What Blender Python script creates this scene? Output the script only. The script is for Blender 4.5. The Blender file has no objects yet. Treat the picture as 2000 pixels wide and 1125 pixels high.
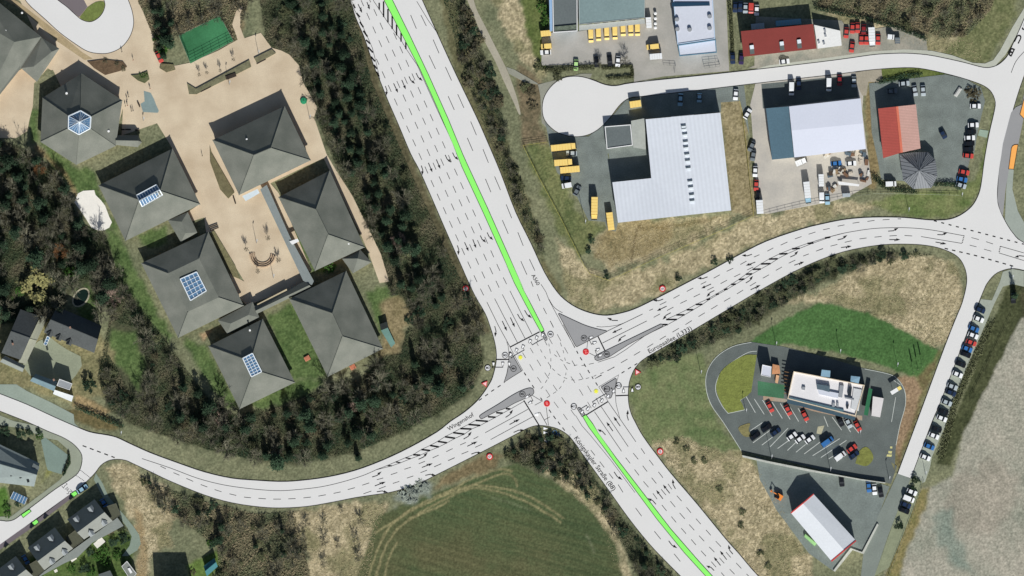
# Aerial view of a road junction with a school, commercial yards and woods.
import bpy, bmesh, math, random
import numpy as np
from mathutils import Vector, geometry
random.seed(7); rng = np.random.default_rng(11)
S = 5.0                                   # 5 plan units = 1 metre
def W(p, z=0.0): return ((p[0]-1000.0)/S, (562.5-p[1])/S, z)
def R(x0, y0, pts, s=3.75): return [(x0+a/s, y0+b/s) for a, b in pts]
def srgb(c):
    return tuple(((v/255)/12.92 if v/255 <= .04045 else ((v/255+.055)/1.055)**2.4) for v in c)
scene = bpy.context.scene
COL = scene.collection
# ------------------------------------------------------------------ light, camera
ELEV, AZX, AZY = math.radians(35), .205, -.979
SUN = Vector((AZX*math.cos(ELEV), AZY*math.cos(ELEV), math.sin(ELEV))).normalized()
SHX, SHY = -AZX/math.tan(ELEV), -AZY/math.tan(ELEV)      # shadow offset per metre of height
w = bpy.data.worlds.new("World"); scene.world = w; w.use_nodes = True
nt = w.node_tree; bg = nt.nodes['Background']
sky = nt.nodes.new('ShaderNodeTexSky'); sky.sky_type = 'NISHITA'; sky.sun_disc = False
sky.sun_elevation = ELEV; sky.sun_rotation = math.atan2(AZX, AZY)
nt.links.new(sky.outputs[0], bg.inputs[0]); bg.inputs[1].default_value = .06
sl = bpy.data.lights.new('sun', 'SUN'); sl.energy = 5.0; sl.angle = math.radians(.5); sl.color = (1, .98, .94)
so = bpy.data.objects.new('sun', sl); COL.objects.link(so); so.location = (0, -100, 200)
so.rotation_euler = SUN.to_track_quat('Z', 'Y').to_euler()
cd = bpy.data.cameras.new('camera'); cd.type = 'ORTHO'; cd.ortho_scale = 400; cd.clip_end = 2000; cd.clip_start = 1
co = bpy.data.objects.new('camera', cd); COL.objects.link(co); co.location = (0, 0, 400); scene.camera = co
vs = scene.view_settings; vs.view_transform = 'Standard'; vs.look = 'None'; vs.exposure = -.06; vs.gamma = 1; vs.use_curve_mapping = False
# ------------------------------------------------------------------ materials
MATS = {}
def mat(name, rgb, amt=.12, scale=1.2, rough=.85, rgb2=None, fine=9., metallic=0., spec=.3, wave=None, bump=0., objvar=0.):
    """procedural paint: two noise octaves around a base colour; rgb in display values"""
    if name in MATS: return MATS[name]
    m = bpy.data.materials.new(name); m.use_nodes = True; n = m.node_tree; L = n.links
    b = n.nodes['Principled BSDF']; b.inputs['Roughness'].default_value = rough; b.inputs['Metallic'].default_value = metallic
    b.inputs['Specular IOR Level'].default_value = spec
    c = srgb(rgb); c2 = srgb(rgb2) if rgb2 else c
    tc = n.nodes.new('ShaderNodeTexCoord')
    n1 = n.nodes.new('ShaderNodeTexNoise'); n1.inputs['Scale'].default_value = scale/6.; n1.inputs['Detail'].default_value = 5
    n2 = n.nodes.new('ShaderNodeTexNoise'); n2.inputs['Scale'].default_value = fine/6.; n2.inputs['Detail'].default_value = 3
    L.new(tc.outputs['Object'], n1.inputs['Vector']); L.new(tc.outputs['Object'], n2.inputs['Vector'])
    r = n.nodes.new('ShaderNodeValToRGB'); r.color_ramp.elements[0].position = .3; r.color_ramp.elements[1].position = .7
    lo, hi = 1-amt, 1+amt
    r.color_ramp.elements[0].color = (*[v*lo for v in c], 1); r.color_ramp.elements[1].color = (*[min(v*hi, .95) for v in c2], 1)
    L.new(n1.outputs[0], r.inputs[0])
    mm = n.nodes.new('ShaderNodeMapRange'); mm.inputs['To Min'].default_value = 1-amt*1.3; mm.inputs['To Max'].default_value = 1+amt*1.3
    mm.inputs['From Min'].default_value = .25; mm.inputs['From Max'].default_value = .75
    L.new(n2.outputs[0], mm.inputs['Value'])
    mul = n.nodes.new('ShaderNodeVectorMath'); mul.operation = 'SCALE'
    L.new(r.outputs[0], mul.inputs[0]); L.new(mm.outputs[0], mul.inputs['Scale']); out = mul.outputs[0]
    if wave:                                     # (angle of the ribs, spacing in m, strength)
        mp = n.nodes.new('ShaderNodeMapping'); mp.inputs['Rotation'].default_value[2] = -wave[0]
        wv = n.nodes.new('ShaderNodeTexWave'); wv.inputs['Scale'].default_value = .314/wave[1]; wv.inputs['Distortion'].default_value = 0
        L.new(tc.outputs['Object'], mp.inputs[0]); L.new(mp.outputs[0], wv.inputs['Vector'])
        mw = n.nodes.new('ShaderNodeMapRange'); mw.inputs['To Min'].default_value = 1-wave[2]; mw.inputs['To Max'].default_value = 1
        L.new(wv.outputs[1], mw.inputs['Value'])
        m3 = n.nodes.new('ShaderNodeVectorMath'); m3.operation = 'SCALE'; L.new(out, m3.inputs[0]); L.new(mw.outputs[0], m3.inputs['Scale']); out = m3.outputs[0]
    if objvar:
        oi = n.nodes.new('ShaderNodeObjectInfo'); mo = n.nodes.new('ShaderNodeMapRange')
        mo.inputs['To Min'].default_value = 1-objvar; mo.inputs['To Max'].default_value = 1+objvar; L.new(oi.outputs['Random'], mo.inputs['Value'])
        m4 = n.nodes.new('ShaderNodeVectorMath'); m4.operation = 'SCALE'; L.new(out, m4.inputs[0]); L.new(mo.outputs[0], m4.inputs['Scale']); out = m4.outputs[0]
    L.new(out, b.inputs['Base Color'])
    if bump:
        bp = n.nodes.new('ShaderNodeBump'); bp.inputs['Strength'].default_value = bump; bp.inputs['Distance'].default_value = .2
        L.new(n2.outputs[0], bp.inputs['Height']); L.new(bp.outputs[0], b.inputs['Normal'])
    MATS[name] = m; return m
# ------------------------------------------------------------------ mesh helpers
def tag(o, label=None, cat=None, group=None, kind=None):
    if label: o['label'] = label
    if cat: o['category'] = cat
    if group: o['group'] = group
    if kind: o['kind'] = kind
    return o
def empty(name, loc=(0, 0, 0), rz=0.):
    o = bpy.data.objects.new(name, None); COL.objects.link(o); o.location = loc; o.rotation_euler = (0, 0, rz); o.empty_display_size = .5
    return o
def link(name, me, parent=None, loc=None, rz=0.):
    o = bpy.data.objects.new(name, me); COL.objects.link(o)
    if parent is not None: o.parent = parent
    if loc is not None: o.location = loc
    o.rotation_euler = (0, 0, rz)
    return o
class MB:
    def __init__(s, o=(0, 0, 0)): s.v = []; s.f = []; s.o = Vector(o)
    def add(s, vs, fs):
        k = len(s.v); s.v += [tuple(Vector(v)-s.o) for v in vs]; s.f += [tuple(i+k for i in f) for f in fs]
    def poly(s, pts, z0, z1=None, wall=True):          # plan polygon as a sheet, or a prism from z0 up to z1
        zt = z0 if z1 is None else z1
        P = [Vector(W(p, zt)) for p in pts]; n = len(P)
        tri = geometry.tessellate_polygon([[Vector((p.x, p.y, 0)) for p in P]])
        fs = []
        for t in tri:
            a, b, c = [P[i] for i in t]
            fs.append(t if ((b-a).cross(c-a)).z > 0 else (t[0], t[2], t[1]))
        s.add(P, fs)
        if z1 is not None and wall:
            area = sum(P[i].x*P[(i+1) % n].y-P[(i+1) % n].x*P[i].y for i in range(n))
            Q = [Vector((p.x, p.y, z0)) for p in P]
            q = [(i, (i+1) % n, n+(i+1) % n, n+i) for i in range(n)]
            s.add(Q+P, q if area > 0 else [tuple(reversed(x)) for x in q])
    def box(s, c, d, rz=0.):                            # centre (metres), size
        x, y, z = [k/2 for k in d]; cs, sn = math.cos(rz), math.sin(rz)
        v = [(c[0]+a*x*cs-b*y*sn, c[1]+a*x*sn+b*y*cs, c[2]+e*z) for e in (-1, 1) for a, b in ((-1, -1), (1, -1), (1, 1), (-1, 1))]
        s.add(v, [(3, 2, 1, 0), (4, 5, 6, 7), (0, 1, 5, 4), (1, 2, 6, 5), (2, 3, 7, 6), (3, 0, 4, 7)])
    def tube(s, a, b, r0, r1, n=6, cap=True):
        a, b = Vector(a), Vector(b); d = (b-a).normalized(); u = d.orthogonal().normalized(); v = d.cross(u)
        P = [c+(u*math.cos(2*math.pi*i/n)+v*math.sin(2*math.pi*i/n))*r for c, r in ((a, r0), (b, r1)) for i in range(n)]
        fs = [(i, (i+1) % n, n+(i+1) % n, n+i) for i in range(n)]
        if cap: fs += [tuple(range(n, 2*n)), tuple(range(n-1, -1, -1))]
        s.add(P, fs)
    def ribbon(s, pts, wd, z, closed=False):            # painted line of width wd (plan units)
        P = [Vector((*p, 0)) for p in pts]; n = len(P)
        if n < 2: return
        L = []; Rr = []
        for i in range(n):
            a = P[(i-1) % n] if closed or i > 0 else None; b = P[(i+1) % n] if closed or i < n-1 else None
            d1 = (P[i]-a).normalized() if a is not None and (P[i]-a).length > 1e-6 else None
            d2 = (b-P[i]).normalized() if b is not None and (b-P[i]).length > 1e-6 else None
            d1 = d1 or d2; d2 = d2 or d1
            t = (d1+d2); t = t.normalized() if t.length > 1e-6 else d1
            m = Vector((-t.y, t.x, 0)); k = min(1/max(abs(m.dot(Vector((-d1.y, d1.x, 0)))), .5), 2)*wd/2
            L.append(W((P[i]+m*k)[:2], z)); Rr.append(W((P[i]-m*k)[:2], z))
        m = n if closed else n-1
        s.add(L+Rr, [(i, (i+1) % n, n+(i+1) % n, n+i) for i in range(m)])
    def build(s, name, m, parent=None, loc=None, rz=0., smooth=False):
        me = bpy.data.meshes.new(name); me.from_pydata(s.v, [], s.f); me.update()
        for k in (m if isinstance(m, list) else [m]): me.materials.append(k)
        if smooth: me.polygons.foreach_set('use_smooth', [True]*len(me.polygons))
        return link(name, me, parent, loc, rz)
def spline(pts, k=4):
    """Catmull-Rom through the points (open)"""
    P = [pts[0]]+list(pts)+[pts[-1]]; out = []
    for i in range(1, len(P)-2):
        p0, p1, p2, p3 = [Vector(q) for q in P[i-1:i+3]]
        for j in range(k):
            t = j/k; out.append(tuple(.5*((2*p1)+(p2-p0)*t+(2*p0-5*p1+4*p2-p3)*t*t+(3*p1-p0-3*p2+p3)*t**3)))
    out.append(tuple(pts[-1])); return out
def resample(pts, step):
    out = [pts[0]]; acc = 0
    for a, b in zip(pts, pts[1:]):
        a, b = Vector(a), Vector(b); L = (b-a).length; t = step-acc
        while t <= L: out.append(tuple(a+(b-a)*(t/L))); t += step
        acc = (acc+L) % step
    return out
def dashes(mb, pts, on, off, wd, z, phase=0.):
    pts = [Vector(p) for p in pts]; L = [0.]
    for a, b in zip(pts, pts[1:]): L.append(L[-1]+(b-a).length)
    def at(t):
        for i in range(len(pts)-1):
            if t <= L[i+1]: return tuple(pts[i]+(pts[i+1]-pts[i])*((t-L[i])/max(L[i+1]-L[i], 1e-9)))
        return tuple(pts[-1])
    t = phase
    while t < L[-1]:
        a, b = max(t, 0), min(t+on, L[-1])
        if b-a > 1: mb.ribbon([at(a), at((a+b)/2), at(b)], wd, z)
        t += on+off
def inpoly(poly, X, Y):
    c = np.zeros(np.shape(X), bool); n = len(poly)
    for i in range(n):
        x1, y1 = poly[i]; x2, y2 = poly[(i+1) % n]
        if y1 == y2: continue
        k = ((y1 > Y) != (y2 > Y)) & (X < (x2-x1)*(Y-y1)/(y2-y1)+x1); c ^= k
    return c
def text_mesh(txt, size_h, bold=0.):
    """flat lettering, cap height size_h metres, centred on the origin"""
    cu = bpy.data.curves.new('lettering', 'FONT'); cu.body = txt; cu.size = size_h/.70; cu.align_x = 'CENTER'; cu.align_y = 'CENTER'; cu.offset = bold
    cu.resolution_u = 3
    o = bpy.data.objects.new('lettering', cu); COL.objects.link(o)
    dg = bpy.context.evaluated_depsgraph_get(); me = bpy.data.meshes.new_from_object(o.evaluated_get(dg))
    bpy.data.objects.remove(o); bpy.data.curves.remove(cu); me.name = 'lettering'
    return me
BLACK = mat('black marking paint', (30, 30, 32), .1, spec=.1)
WHITE = mat('white plastic', (236, 236, 234), .03)
# ------------------------------------------------------------------ the ground: one sheet to the horizon
ST = 2.5
xs = np.concatenate([[-30000, -12000, -5000, -2500, -1200, -600, -300], np.arange(-100, 2101, ST), [2300, 2600, 3200, 4500, 7000, 14000, 32000]])
ys = np.concatenate([[-30000, -12000, -5000, -2500, -1200, -600, -300], np.arange(-100, 1226, ST), [1400, 1700, 2300, 3600, 6100, 13000, 31000]])
GX, GY = np.meshgrid(xs, ys); NY, NX = GX.shape
def noise(sx, sy=None, seed=0, ang=0., octs=3):
    """smooth value noise over the grid, 0..1, features of sx by sy plan units"""
    sy = sy or sx; ca, sa = math.cos(ang), math.sin(ang); out = np.zeros_like(GX); amp = 1.; tot = 0.
    for o in range(octs):
        r = np.random.default_rng(seed*31+o); T = r.random((257, 257))
        u = ((GX*ca+GY*sa)/sx*(2**o)) % 256; v = ((-GX*sa+GY*ca)/sy*(2**o)) % 256
        i = np.clip(u.astype(int), 0, 255); j = np.clip(v.astype(int), 0, 255); fu, fv = u-i, v-j
        fu = fu*fu*(3-2*fu); fv = fv*fv*(3-2*fv)
        out += amp*((T[j, i]*(1-fu)+T[j, i+1]*fu)*(1-fv)+(T[j+1, i]*(1-fu)+T[j+1, i+1]*fu)*fv); tot += amp; amp *= .55
    out /= tot
    return np.clip((out-.5)*1.9+.5, 0, 1)
JX = (noise(14, seed=1)-.5); JY = (noise(14, seed=2)-.5)
N1, N2, N3 = noise(60, seed=3), noise(18, seed=4), noise(3.6, seed=5, octs=2)
CF = np.zeros((NY, NX, 3)); ZR = np.zeros((NY, NX))
def mix2(a, b, t): return np.array(srgb(a))[None, None]*(1-t[..., None])+np.array(srgb(b))[None, None]*t[..., None]
def cover(a, b, m, t, rough=0.):
    global CF
    m = np.clip(m, 0, 1)
    CF = CF*(1-m[..., None])+mix2(a, b, t)*m[..., None]; ZR[:] = ZR*(1-m)+rough*m
def blur(m, k=1):
    m = m.astype(float)
    for _ in range(k):
        m = (m+np.roll(m, 1, 0)+np.roll(m, -1, 0)+np.roll(m, 1, 1)+np.roll(m, -1, 1))/5
    return m
def zone(poly, a, b, t=None, jit=8, k=2, rough=.12, alpha=1.):
    m = inpoly(poly, GX+JX*jit, GY+JY*jit)
    cover(a, b, blur(m, k)*alpha, N2 if t is None else t, rough)
def track(pts, wd, a, alpha=.8, jit=2):
    d = np.full(GX.shape, 1e9); X, Y = GX+JX*jit, GY+JY*jit; P = spline(pts, 6)
    for (x1, y1), (x2, y2) in zip(P, P[1:]):
        dx, dy = x2-x1, y2-y1; q = np.clip(((X-x1)*dx+(Y-y1)*dy)/(dx*dx+dy*dy+1e-9), 0, 1)
        d = np.minimum(d, np.hypot(X-x1-q*dx, Y-y1-q*dy))
    m = np.clip(1.2-d/wd, 0, 1)*alpha*(.55+.45*N3)
    cover(a, a, m, N2, .03)
MIXN = np.clip(.55*N2+.45*N3, 0, 1)
cover((104, 110, 84), (138, 138, 108), np.ones_like(GX), N1*.5+MIXN*.5, .12)
# the woods' floor
WOODS = {
 'belt': [(500, -60), (672, -60), (726, 160), (786, 300), (864, 475), (930, 600), (945, 650), (820, 650), (770, 590), (735, 500), (690, 400), (650, 310), (610, 210), (575, 130), (520, 90)],
 'south': [(150, 430), (225, 470), (280, 600), (340, 690), (400, 770), (465, 815), (560, 775), (640, 750), (700, 740), (760, 690), (800, 640), (935, 640), (945, 715), (915, 768), (858, 808), (772, 852), (688, 886), (560, 907), (445, 890), (338, 858), (258, 830), (215, 800), (190, 740), (215, 620), (180, 530)],
 'west': [(-60, 250), (40, 290), (110, 330), (150, 420), (190, 470), (215, 560), (195, 620), (150, 560), (110, 620), (-60, 640)],
 'low': [(270, 935), (400, 980), (500, 1003), (575, 1000), (590, 1060), (620, 1180), (430, 1180), (425, 1070), (380, 1035), (310, 990)],
 'corner': [(985, 885), (1030, 850), (1090, 848), (1130, 890), (1210, 1005), (1345, 1160), (1270, 1180), (1225, 1080), (1160, 980), (1080, 925), (1000, 905)],
 'thicket': [(850, -60), (885, -60), (925, 50), (962, 150), (985, 240), (990, 290), (1034, 400), (1066, 500), (1050, 490), (1000, 390), (955, 270), (905, 140)],
 'bank': [(1252, 706), (1300, 680), (1400, 622), (1500, 562), (1600, 512), (1700, 490), (1830, 497), (1720, 512), (1620, 545), (1520, 600), (1430, 655), (1350, 690), (1290, 715)],
 'scrub': [(1560, -60), (1960, -60), (1935, 20), (1890, 70), (1840, 75), (1770, 50), (1690, 30), (1600, 15)],
 'court': [(255, -60), (500, -60), (470, 60), (455, 90), (340, 60), (310, 110), (285, 60)],
}
for nm, P in WOODS.items():
    zone(P, *(((64, 72, 54), (92, 92, 70)) if nm != 'scrub' and nm != 'court' else ((106, 102, 76), (138, 124, 96))), MIXN, 14, 3, .3)
zone([(672, -60), (692, -60), (742, 160), (800, 300), (880, 475), (960, 650), (930, 650), (856, 475), (780, 300), (722, 160)], (80, 78, 58), (106, 100, 76), MIXN, 6, 2, .15)
zone([(850, -60), (875, -60), (905, 60), (960, 200), (1010, 330), (1060, 470), (1030, 470), (940, 270), (880, 110)], (92, 94, 66), (116, 112, 84), MIXN, 6, 2, .15)
# verges, straw, lawns, fields
STRAW = [
 [(1500, 590), (1600, 570), (1680, 520), (1760, 500), (1850, 505), (1880, 540), (1880, 590), (1850, 670), (1820, 680), (1790, 660), (1700, 612), (1600, 585)],
 [(1270, 860), (1330, 850), (1400, 880), (1450, 882), (1490, 930), (1530, 990), (1540, 1030), (1580, 1090), (1600, 1180), (1490, 1180), (1420, 1050), (1340, 950)],
 [(205, 915), (250, 905), (330, 960), (350, 1000), (330, 1040), (345, 1070), (300, 1075), (285, 1180), (255, 1180), (275, 1060), (262, 1020), (230, 960)],
 [(560, 1000), (680, 985), (760, 985), (735, 1040), (710, 1180), (610, 1180), (600, 1080)],
 [(1085, 460), (1150, 530), (1190, 545), (1290, 512), (1470, 428), (1560, 405), (1700, 395), (1740, 400), (1660, 420), (1555, 445), (1400, 510), (1240, 595), (1160, 608), (1110, 590)],
 [(1150, 480), (1200, 440), (1330, 425), (1440, 420), (1400, 450), (1290, 500), (1190, 530)],
 [(1600, 20), (1700, 35), (1800, 70), (1900, 80), (1920, 120), (1830, 100), (1760, 80), (1640, 40)],
 [(1095, 860), (1130, 920), (1190, 1000), (1250, 1180), (1228, 1180), (1170, 1020), (1110, 960), (1060, 915)],
 [(940, -60), (985, -60), (1040, 60), (1075, 130), (1060, 160), (1010, 110), (985, 60)]]
for P in STRAW: zone(P, (150, 140, 110), (200, 186, 152), np.clip(N3*.75+N2*.35-.05, 0, 1), 16, 3, .16); cover((104, 108, 76), (132, 128, 92), blur(inpoly(P, GX+JX*16, GY+JY*16), 3)*np.clip((noise(46, seed=41)-.45)*3.2, 0, 1)*.75, MIXN, .16)
zone([(262, 990), (275, 1000), (285, 1050), (290, 1125), (305, 1200), (255, 1200), (270, 1080)], (150, 132, 98), (168, 150, 116), k=2)
zone([(1690, 400), (1760, 376), (1880, 372), (1915, 330), (1930, 250), (1940, 200), (1938, 300), (1915, 372), (1895, 405), (1850, 425), (1760, 420)], (96, 112, 66), (126, 132, 88), rough=.08)
zone([(1720, 120), (1760, 115), (1850, 130), (1900, 155), (1850, 160), (1720, 165)], (86, 100, 52), (112, 122, 68), rough=.08)
zone([(1700, 150), (1715, 150), (1720, 290), (1712, 370), (1696, 370), (1690, 200)], (122, 110, 78), (148, 132, 96), MIXN, 6)
zone([(1405, 195), (1450, 190), (1478, 400), (1470, 425), (1430, 415), (1412, 260)], (128, 118, 86), (164, 152, 120), MIXN, 6)
zone([(1820, -60), (1990, -60), (1985, 25), (1950, 90), (1915, 130), (1860, 118), (1830, 110), (1880, 70)], (98, 106, 70), (130, 130, 94), MIXN, 12)
zone([(1440, 690), (1500, 640), (1600, 590), (1700, 612), (1790, 660), (1840, 690), (1815, 740), (1790, 740), (1740, 720), (1640, 690), (1540, 672)], (68, 100, 56), (86, 120, 70), np.clip(N1*.5+MIXN*.5, 0, 1), 5, 1, .05)
zone([(1790, 740), (1840, 680), (1800, 790), (1770, 880), (1750, 920), (1740, 900), (1755, 800)], (110, 96, 70), (126, 124, 84), MIXN)
zone([(1745, 735), (1785, 735), (1800, 760), (1775, 840), (1755, 900), (1745, 880), (1760, 800), (1762, 760)], (140, 118, 92), (164, 140, 112), MIXN, 6)
zone([(1235, 735), (1300, 700), (1370, 690), (1385, 740), (1380, 780), (1420, 850), (1450, 880), (1400, 880), (1330, 850), (1275, 870), (1245, 830), (1232, 790)], (94, 112, 72), (130, 134, 96), np.clip(N2*.6+N1*.4, 0, 1), 10, 3, .1)
zone([(1395, 700), (1420, 690), (1476, 694), (1468, 770), (1420, 806), (1402, 770)], (112, 122, 62), (136, 140, 76), MIXN, 1, 1, .06)
DIRT = [(1995, 620), (2200, 600), (2200, 1300), (1690, 1300), (1740, 1060), (1790, 960), (1860, 930), (1880, 850), (1965, 660)]
DN = noise(170, 60, 8, .9); D2 = noise(40, 20, 9, 1.1)
zone(DIRT, (140, 144, 128), (182, 174, 158), np.clip(DN*.6+D2*.25+N3*.15, 0, 1), 6, 2, .05)
zone([(1860, 930), (1930, 890), (1990, 930), (1975, 1010), (1900, 1050), (1840, 1010)], (140, 132, 118), (168, 158, 142), D2, 30, 8, .05, .5)
zone([(1815, 1005), (1850, 990), (1880, 1060), (1900, 1120), (1850, 1100)], (122, 136, 124), (140, 148, 134), D2, 20, 6, .04, .8)
zone([(1790, 960), (1815, 950), (1800, 1010), (1765, 1090), (1745, 1180), (1715, 1180), (1735, 1100)], (118, 118, 74), (146, 132, 92), MIXN, 8, 2, .1)
zone([(1965, 560), (1992, 548), (2100, 600), (1995, 620), (1880, 850), (1855, 912), (1828, 905), (1935, 640)], (62, 68, 46), (88, 92, 64), MIXN, 4, 1, .2)
zone([(1995, 500), (2100, 500), (2100, 640), (1996, 620)], (62, 66, 48), (90, 86, 64), MIXN, 4, 2, .2)
FIELD = [(735, 1010), (790, 985), (860, 960), (950, 925), (1010, 905), (1090, 945), (1150, 990), (1200, 1060), (1225, 1180), (690, 1300), (700, 1120)]
FA = .27
rows = noise(160, 3.2, 12, FA, 2)
zone(FIELD, (76, 92, 62), (92, 100, 68), np.clip(rows*.6+N1*.4, 0, 1), 3, 1, .06)
ft = np.clip((GY-985-(GX-960)*.16)/110, 0, 1)*np.clip(N1*.9+.35, 0, 1)
cover((90, 84, 60), (108, 102, 74), blur(inpoly(FIELD, GX, GY))*ft*.6, rows, .06)
cover((66, 80, 54), (84, 94, 64), blur(inpoly([(1030, 1000), (1120, 985), (1200, 1060), (1230, 1200), (1150, 1200), (1090, 1080)], GX+JX*40, GY+JY*40), 8)*.6, rows, .05)
for P in ([(700, 1200), (728, 1100), (765, 1025), (840, 975), (910, 950), (950, 950), (1010, 960), (1060, 985), (1100, 1012)],
          [(716, 1200), (742, 1100), (775, 1035), (850, 985), (915, 955), (960, 958), (1010, 972), (1055, 995), (1095, 1020)],
          [(735, 1040), (800, 1000), (860, 970), (920, 935), (970, 918), (1000, 920)], [(860, 970), (930, 945), (985, 925), (1005, 935), (1010, 950)],
          [(752, 1125), (760, 1090), (775, 1060)], [(800, 1012), (850, 993), (875, 978)]):
    track(P, 2.8, (154, 145, 107), .85)
track([(960, 972), (1000, 983), (1035, 997)], 2.4, (118, 128, 98), .6)
track([(1145, 1045), (1155, 1065), (1160, 1080)], 3, (120, 124, 98), .6)
zone([(780, 960), (830, 938), (850, 945), (835, 965), (800, 985), (775, 985)], (128, 138, 126), (150, 156, 146), MIXN, 16, 4, .2)
zone([(860, 930), (905, 910), (960, 885), (985, 890), (960, 915), (900, 935), (850, 958)], (108, 98, 72), (134, 120, 90), MIXN, 12, 3, .15)
zone([(1185, 450), (1240, 425), (1300, 430), (1320, 460), (1270, 495), (1200, 520), (1160, 500)], (126, 114, 80), (164, 150, 114), np.clip(noise(30, 8, 21, 1.2)*.7+N3*.3, 0, 1), 12, 3, .12)
track([(1250, 440), (1240, 470), (1232, 510)], 4, (76, 64, 44), .7, 6); track([(1255, 445), (1330, 440), (1400, 425)], 5, (98, 82, 48), .6, 6)
zone([(1022, 285), (1072, 275), (1085, 320), (1110, 380), (1140, 430), (1185, 440), (1150, 480), (1130, 510), (1085, 440)], (92, 104, 66), (124, 126, 86), MIXN, 10, 3, .1)
zone([(1010, -60), (1070, -60), (1065, 60), (1068, 140), (1055, 130), (1030, 70)], (84, 100, 54), (110, 118, 72), MIXN, 8, 2, .12)
zone([(1010, 120), (1060, 160), (1055, 240), (1075, 280), (1020, 285), (1012, 200)], (104, 98, 76), (128, 114, 90), MIXN, 10, 3, .2)
zone([(990, 520), (1060, 500), (1100, 570), (1090, 580), (1040, 480)], (96, 100, 72), (120, 112, 82), MIXN)
# school grounds: lawns
for P in ([(545, 390), (565, 395), (600, 470), (640, 530), (612, 530), (560, 440)], [(520, 620), (580, 590), (640, 730), (600, 745), (575, 745), (545, 690)], [(360, 660), (405, 680), (465, 795), (440, 790), (385, 720)],
          [(480, 790), (560, 750), (640, 735), (620, 760), (520, 800)], [(710, 570), (760, 560), (790, 600), (760, 640), (740, 650)], [(200, 440), (240, 470), (290, 580), (345, 660), (330, 670), (270, 600), (225, 520)],
          [(80, 275), (150, 325), (185, 330), (190, 370), (240, 470), (215, 450), (150, 370), (100, 330)], [(55, 215), (75, 215), (80, 280), (60, 280)],
          [(220, 640), (265, 650), (280, 720), (270, 770), (250, 740), (210, 680)], [(140, 570), (175, 555), (190, 600), (180, 640), (155, 620)], [(270, 460), (320, 440), (330, 475), (285, 490)]):
    zone(P, (72, 94, 54), (102, 120, 74), MIXN, 10, 3, .08)
zone([(740, 590), (780, 580), (800, 610), (780, 690), (740, 700), (750, 650)], (126, 116, 84), (150, 136, 104), MIXN, 10, 4, .1)
zone([(395, 670), (415, 640), (390, 655)], (160, 136, 104), (176, 150, 118), MIXN)
for P in ([(148, 380), (130, 345), (95, 310), (72, 290)],): track(P, 6, (150, 128, 92), .8, 3)
# village gardens
zone([(-60, 640), (90, 620), (190, 650), (230, 700), (205, 770), (150, 790), (60, 760), (-60, 760)], (112, 112, 80), (142, 134, 100), MIXN, 10, 3, .08)
zone([(110, 800), (190, 800), (240, 835), (210, 845), (150, 825)], (96, 92, 62), (122, 108, 76), MIXN, 6, 2, .12)
zone([(150, 770), (220, 800), (200, 815), (140, 795)], (140, 124, 90), (172, 150, 112), N3, 6, 2, .1)
zone([(-60, 1015), (25, 1020), (0, 1030), (-60, 1040)], (80, 96, 56), (100, 112, 66))
zone([(60, 1090), (150, 1050), (240, 1030), (262, 1050), (255, 1100), (230, 1180), (40, 1180)], (62, 84, 44), (92, 108, 62), MIXN, 10, 3, .12)
zone([(70, 950), (110, 915), (95, 905), (85, 940)], (126, 130, 76), (144, 144, 92), MIXN, 2)
zone([(365, 1105), (400, 1085), (425, 1075), (432, 1105), (400, 1140), (372, 1130)], (86, 108, 52), (104, 124, 66), MIXN, 4, 2, .1)
zone([(-60, 975), (12, 950), (18, 970), (8, 1010), (-60, 1010)], (70, 104, 44), (92, 122, 60), MIXN, 3)
hz = noise(5, seed=31)*.6+noise(14, seed=32)*.4
ZG = -.03-ZR*hz*.95
me = bpy.data.meshes.new('ground')
nv = NX*NY; co3 = np.stack([(GX-1000)/S, (562.5-GY)/S, ZG], -1).reshape(-1, 3).astype(np.float32)
ii = np.arange(nv).reshape(NY, NX); q = np.stack([ii[1:, :-1], ii[1:, 1:], ii[:-1, 1:], ii[:-1, :-1]], -1).reshape(-1, 4).astype(np.int32); nf = len(q)
me.vertices.add(nv); me.vertices.foreach_set('co', co3.ravel()); me.loops.add(nf*4); me.loops.foreach_set('vertex_index', q.ravel())
me.polygons.add(nf); me.polygons.foreach_set('loop_start', np.arange(0, nf*4, 4, dtype=np.int32))
at = me.attributes.new('cover', 'FLOAT_COLOR', 'POINT'); ca = np.ones((nv, 4), np.float32)
ca[:, :3] = (CF*(.84+.32*N3[..., None])).reshape(-1, 3); at.data.foreach_set('color', ca.ravel())
me.update(calc_edges=True); me.validate()
gm = bpy.data.materials.new('soil and grass'); gm.use_nodes = True; n = gm.node_tree; b = n.nodes['Principled BSDF']
b.inputs['Roughness'].default_value = 1; b.inputs['Specular IOR Level'].default_value = .05
a = n.nodes.new('ShaderNodeAttribute'); a.attribute_name = 'cover'
tx = n.nodes.new('ShaderNodeTexNoise'); tx.inputs['Scale'].default_value = 1.3; tx.inputs['Detail'].default_value = 4
tc = n.nodes.new('ShaderNodeTexCoord'); n.links.new(tc.outputs['Object'], tx.inputs[0])
mr = n.nodes.new('ShaderNodeMapRange'); mr.inputs['From Min'].default_value = .3; mr.inputs['From Max'].default_value = .7; mr.inputs['To Min'].default_value = .72; mr.inputs['To Max'].default_value = 1.22
n.links.new(tx.outputs[0], mr.inputs['Value']); vm = n.nodes.new('ShaderNodeVectorMath'); vm.operation = 'SCALE'
n.links.new(a.outputs['Color'], vm.inputs[0]); n.links.new(mr.outputs[0], vm.inputs['Scale']); n.links.new(vm.outputs[0], b.inputs['Base Color'])
me.materials.append(gm); g = link('ground', me); tag(g, kind='structure')

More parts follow.
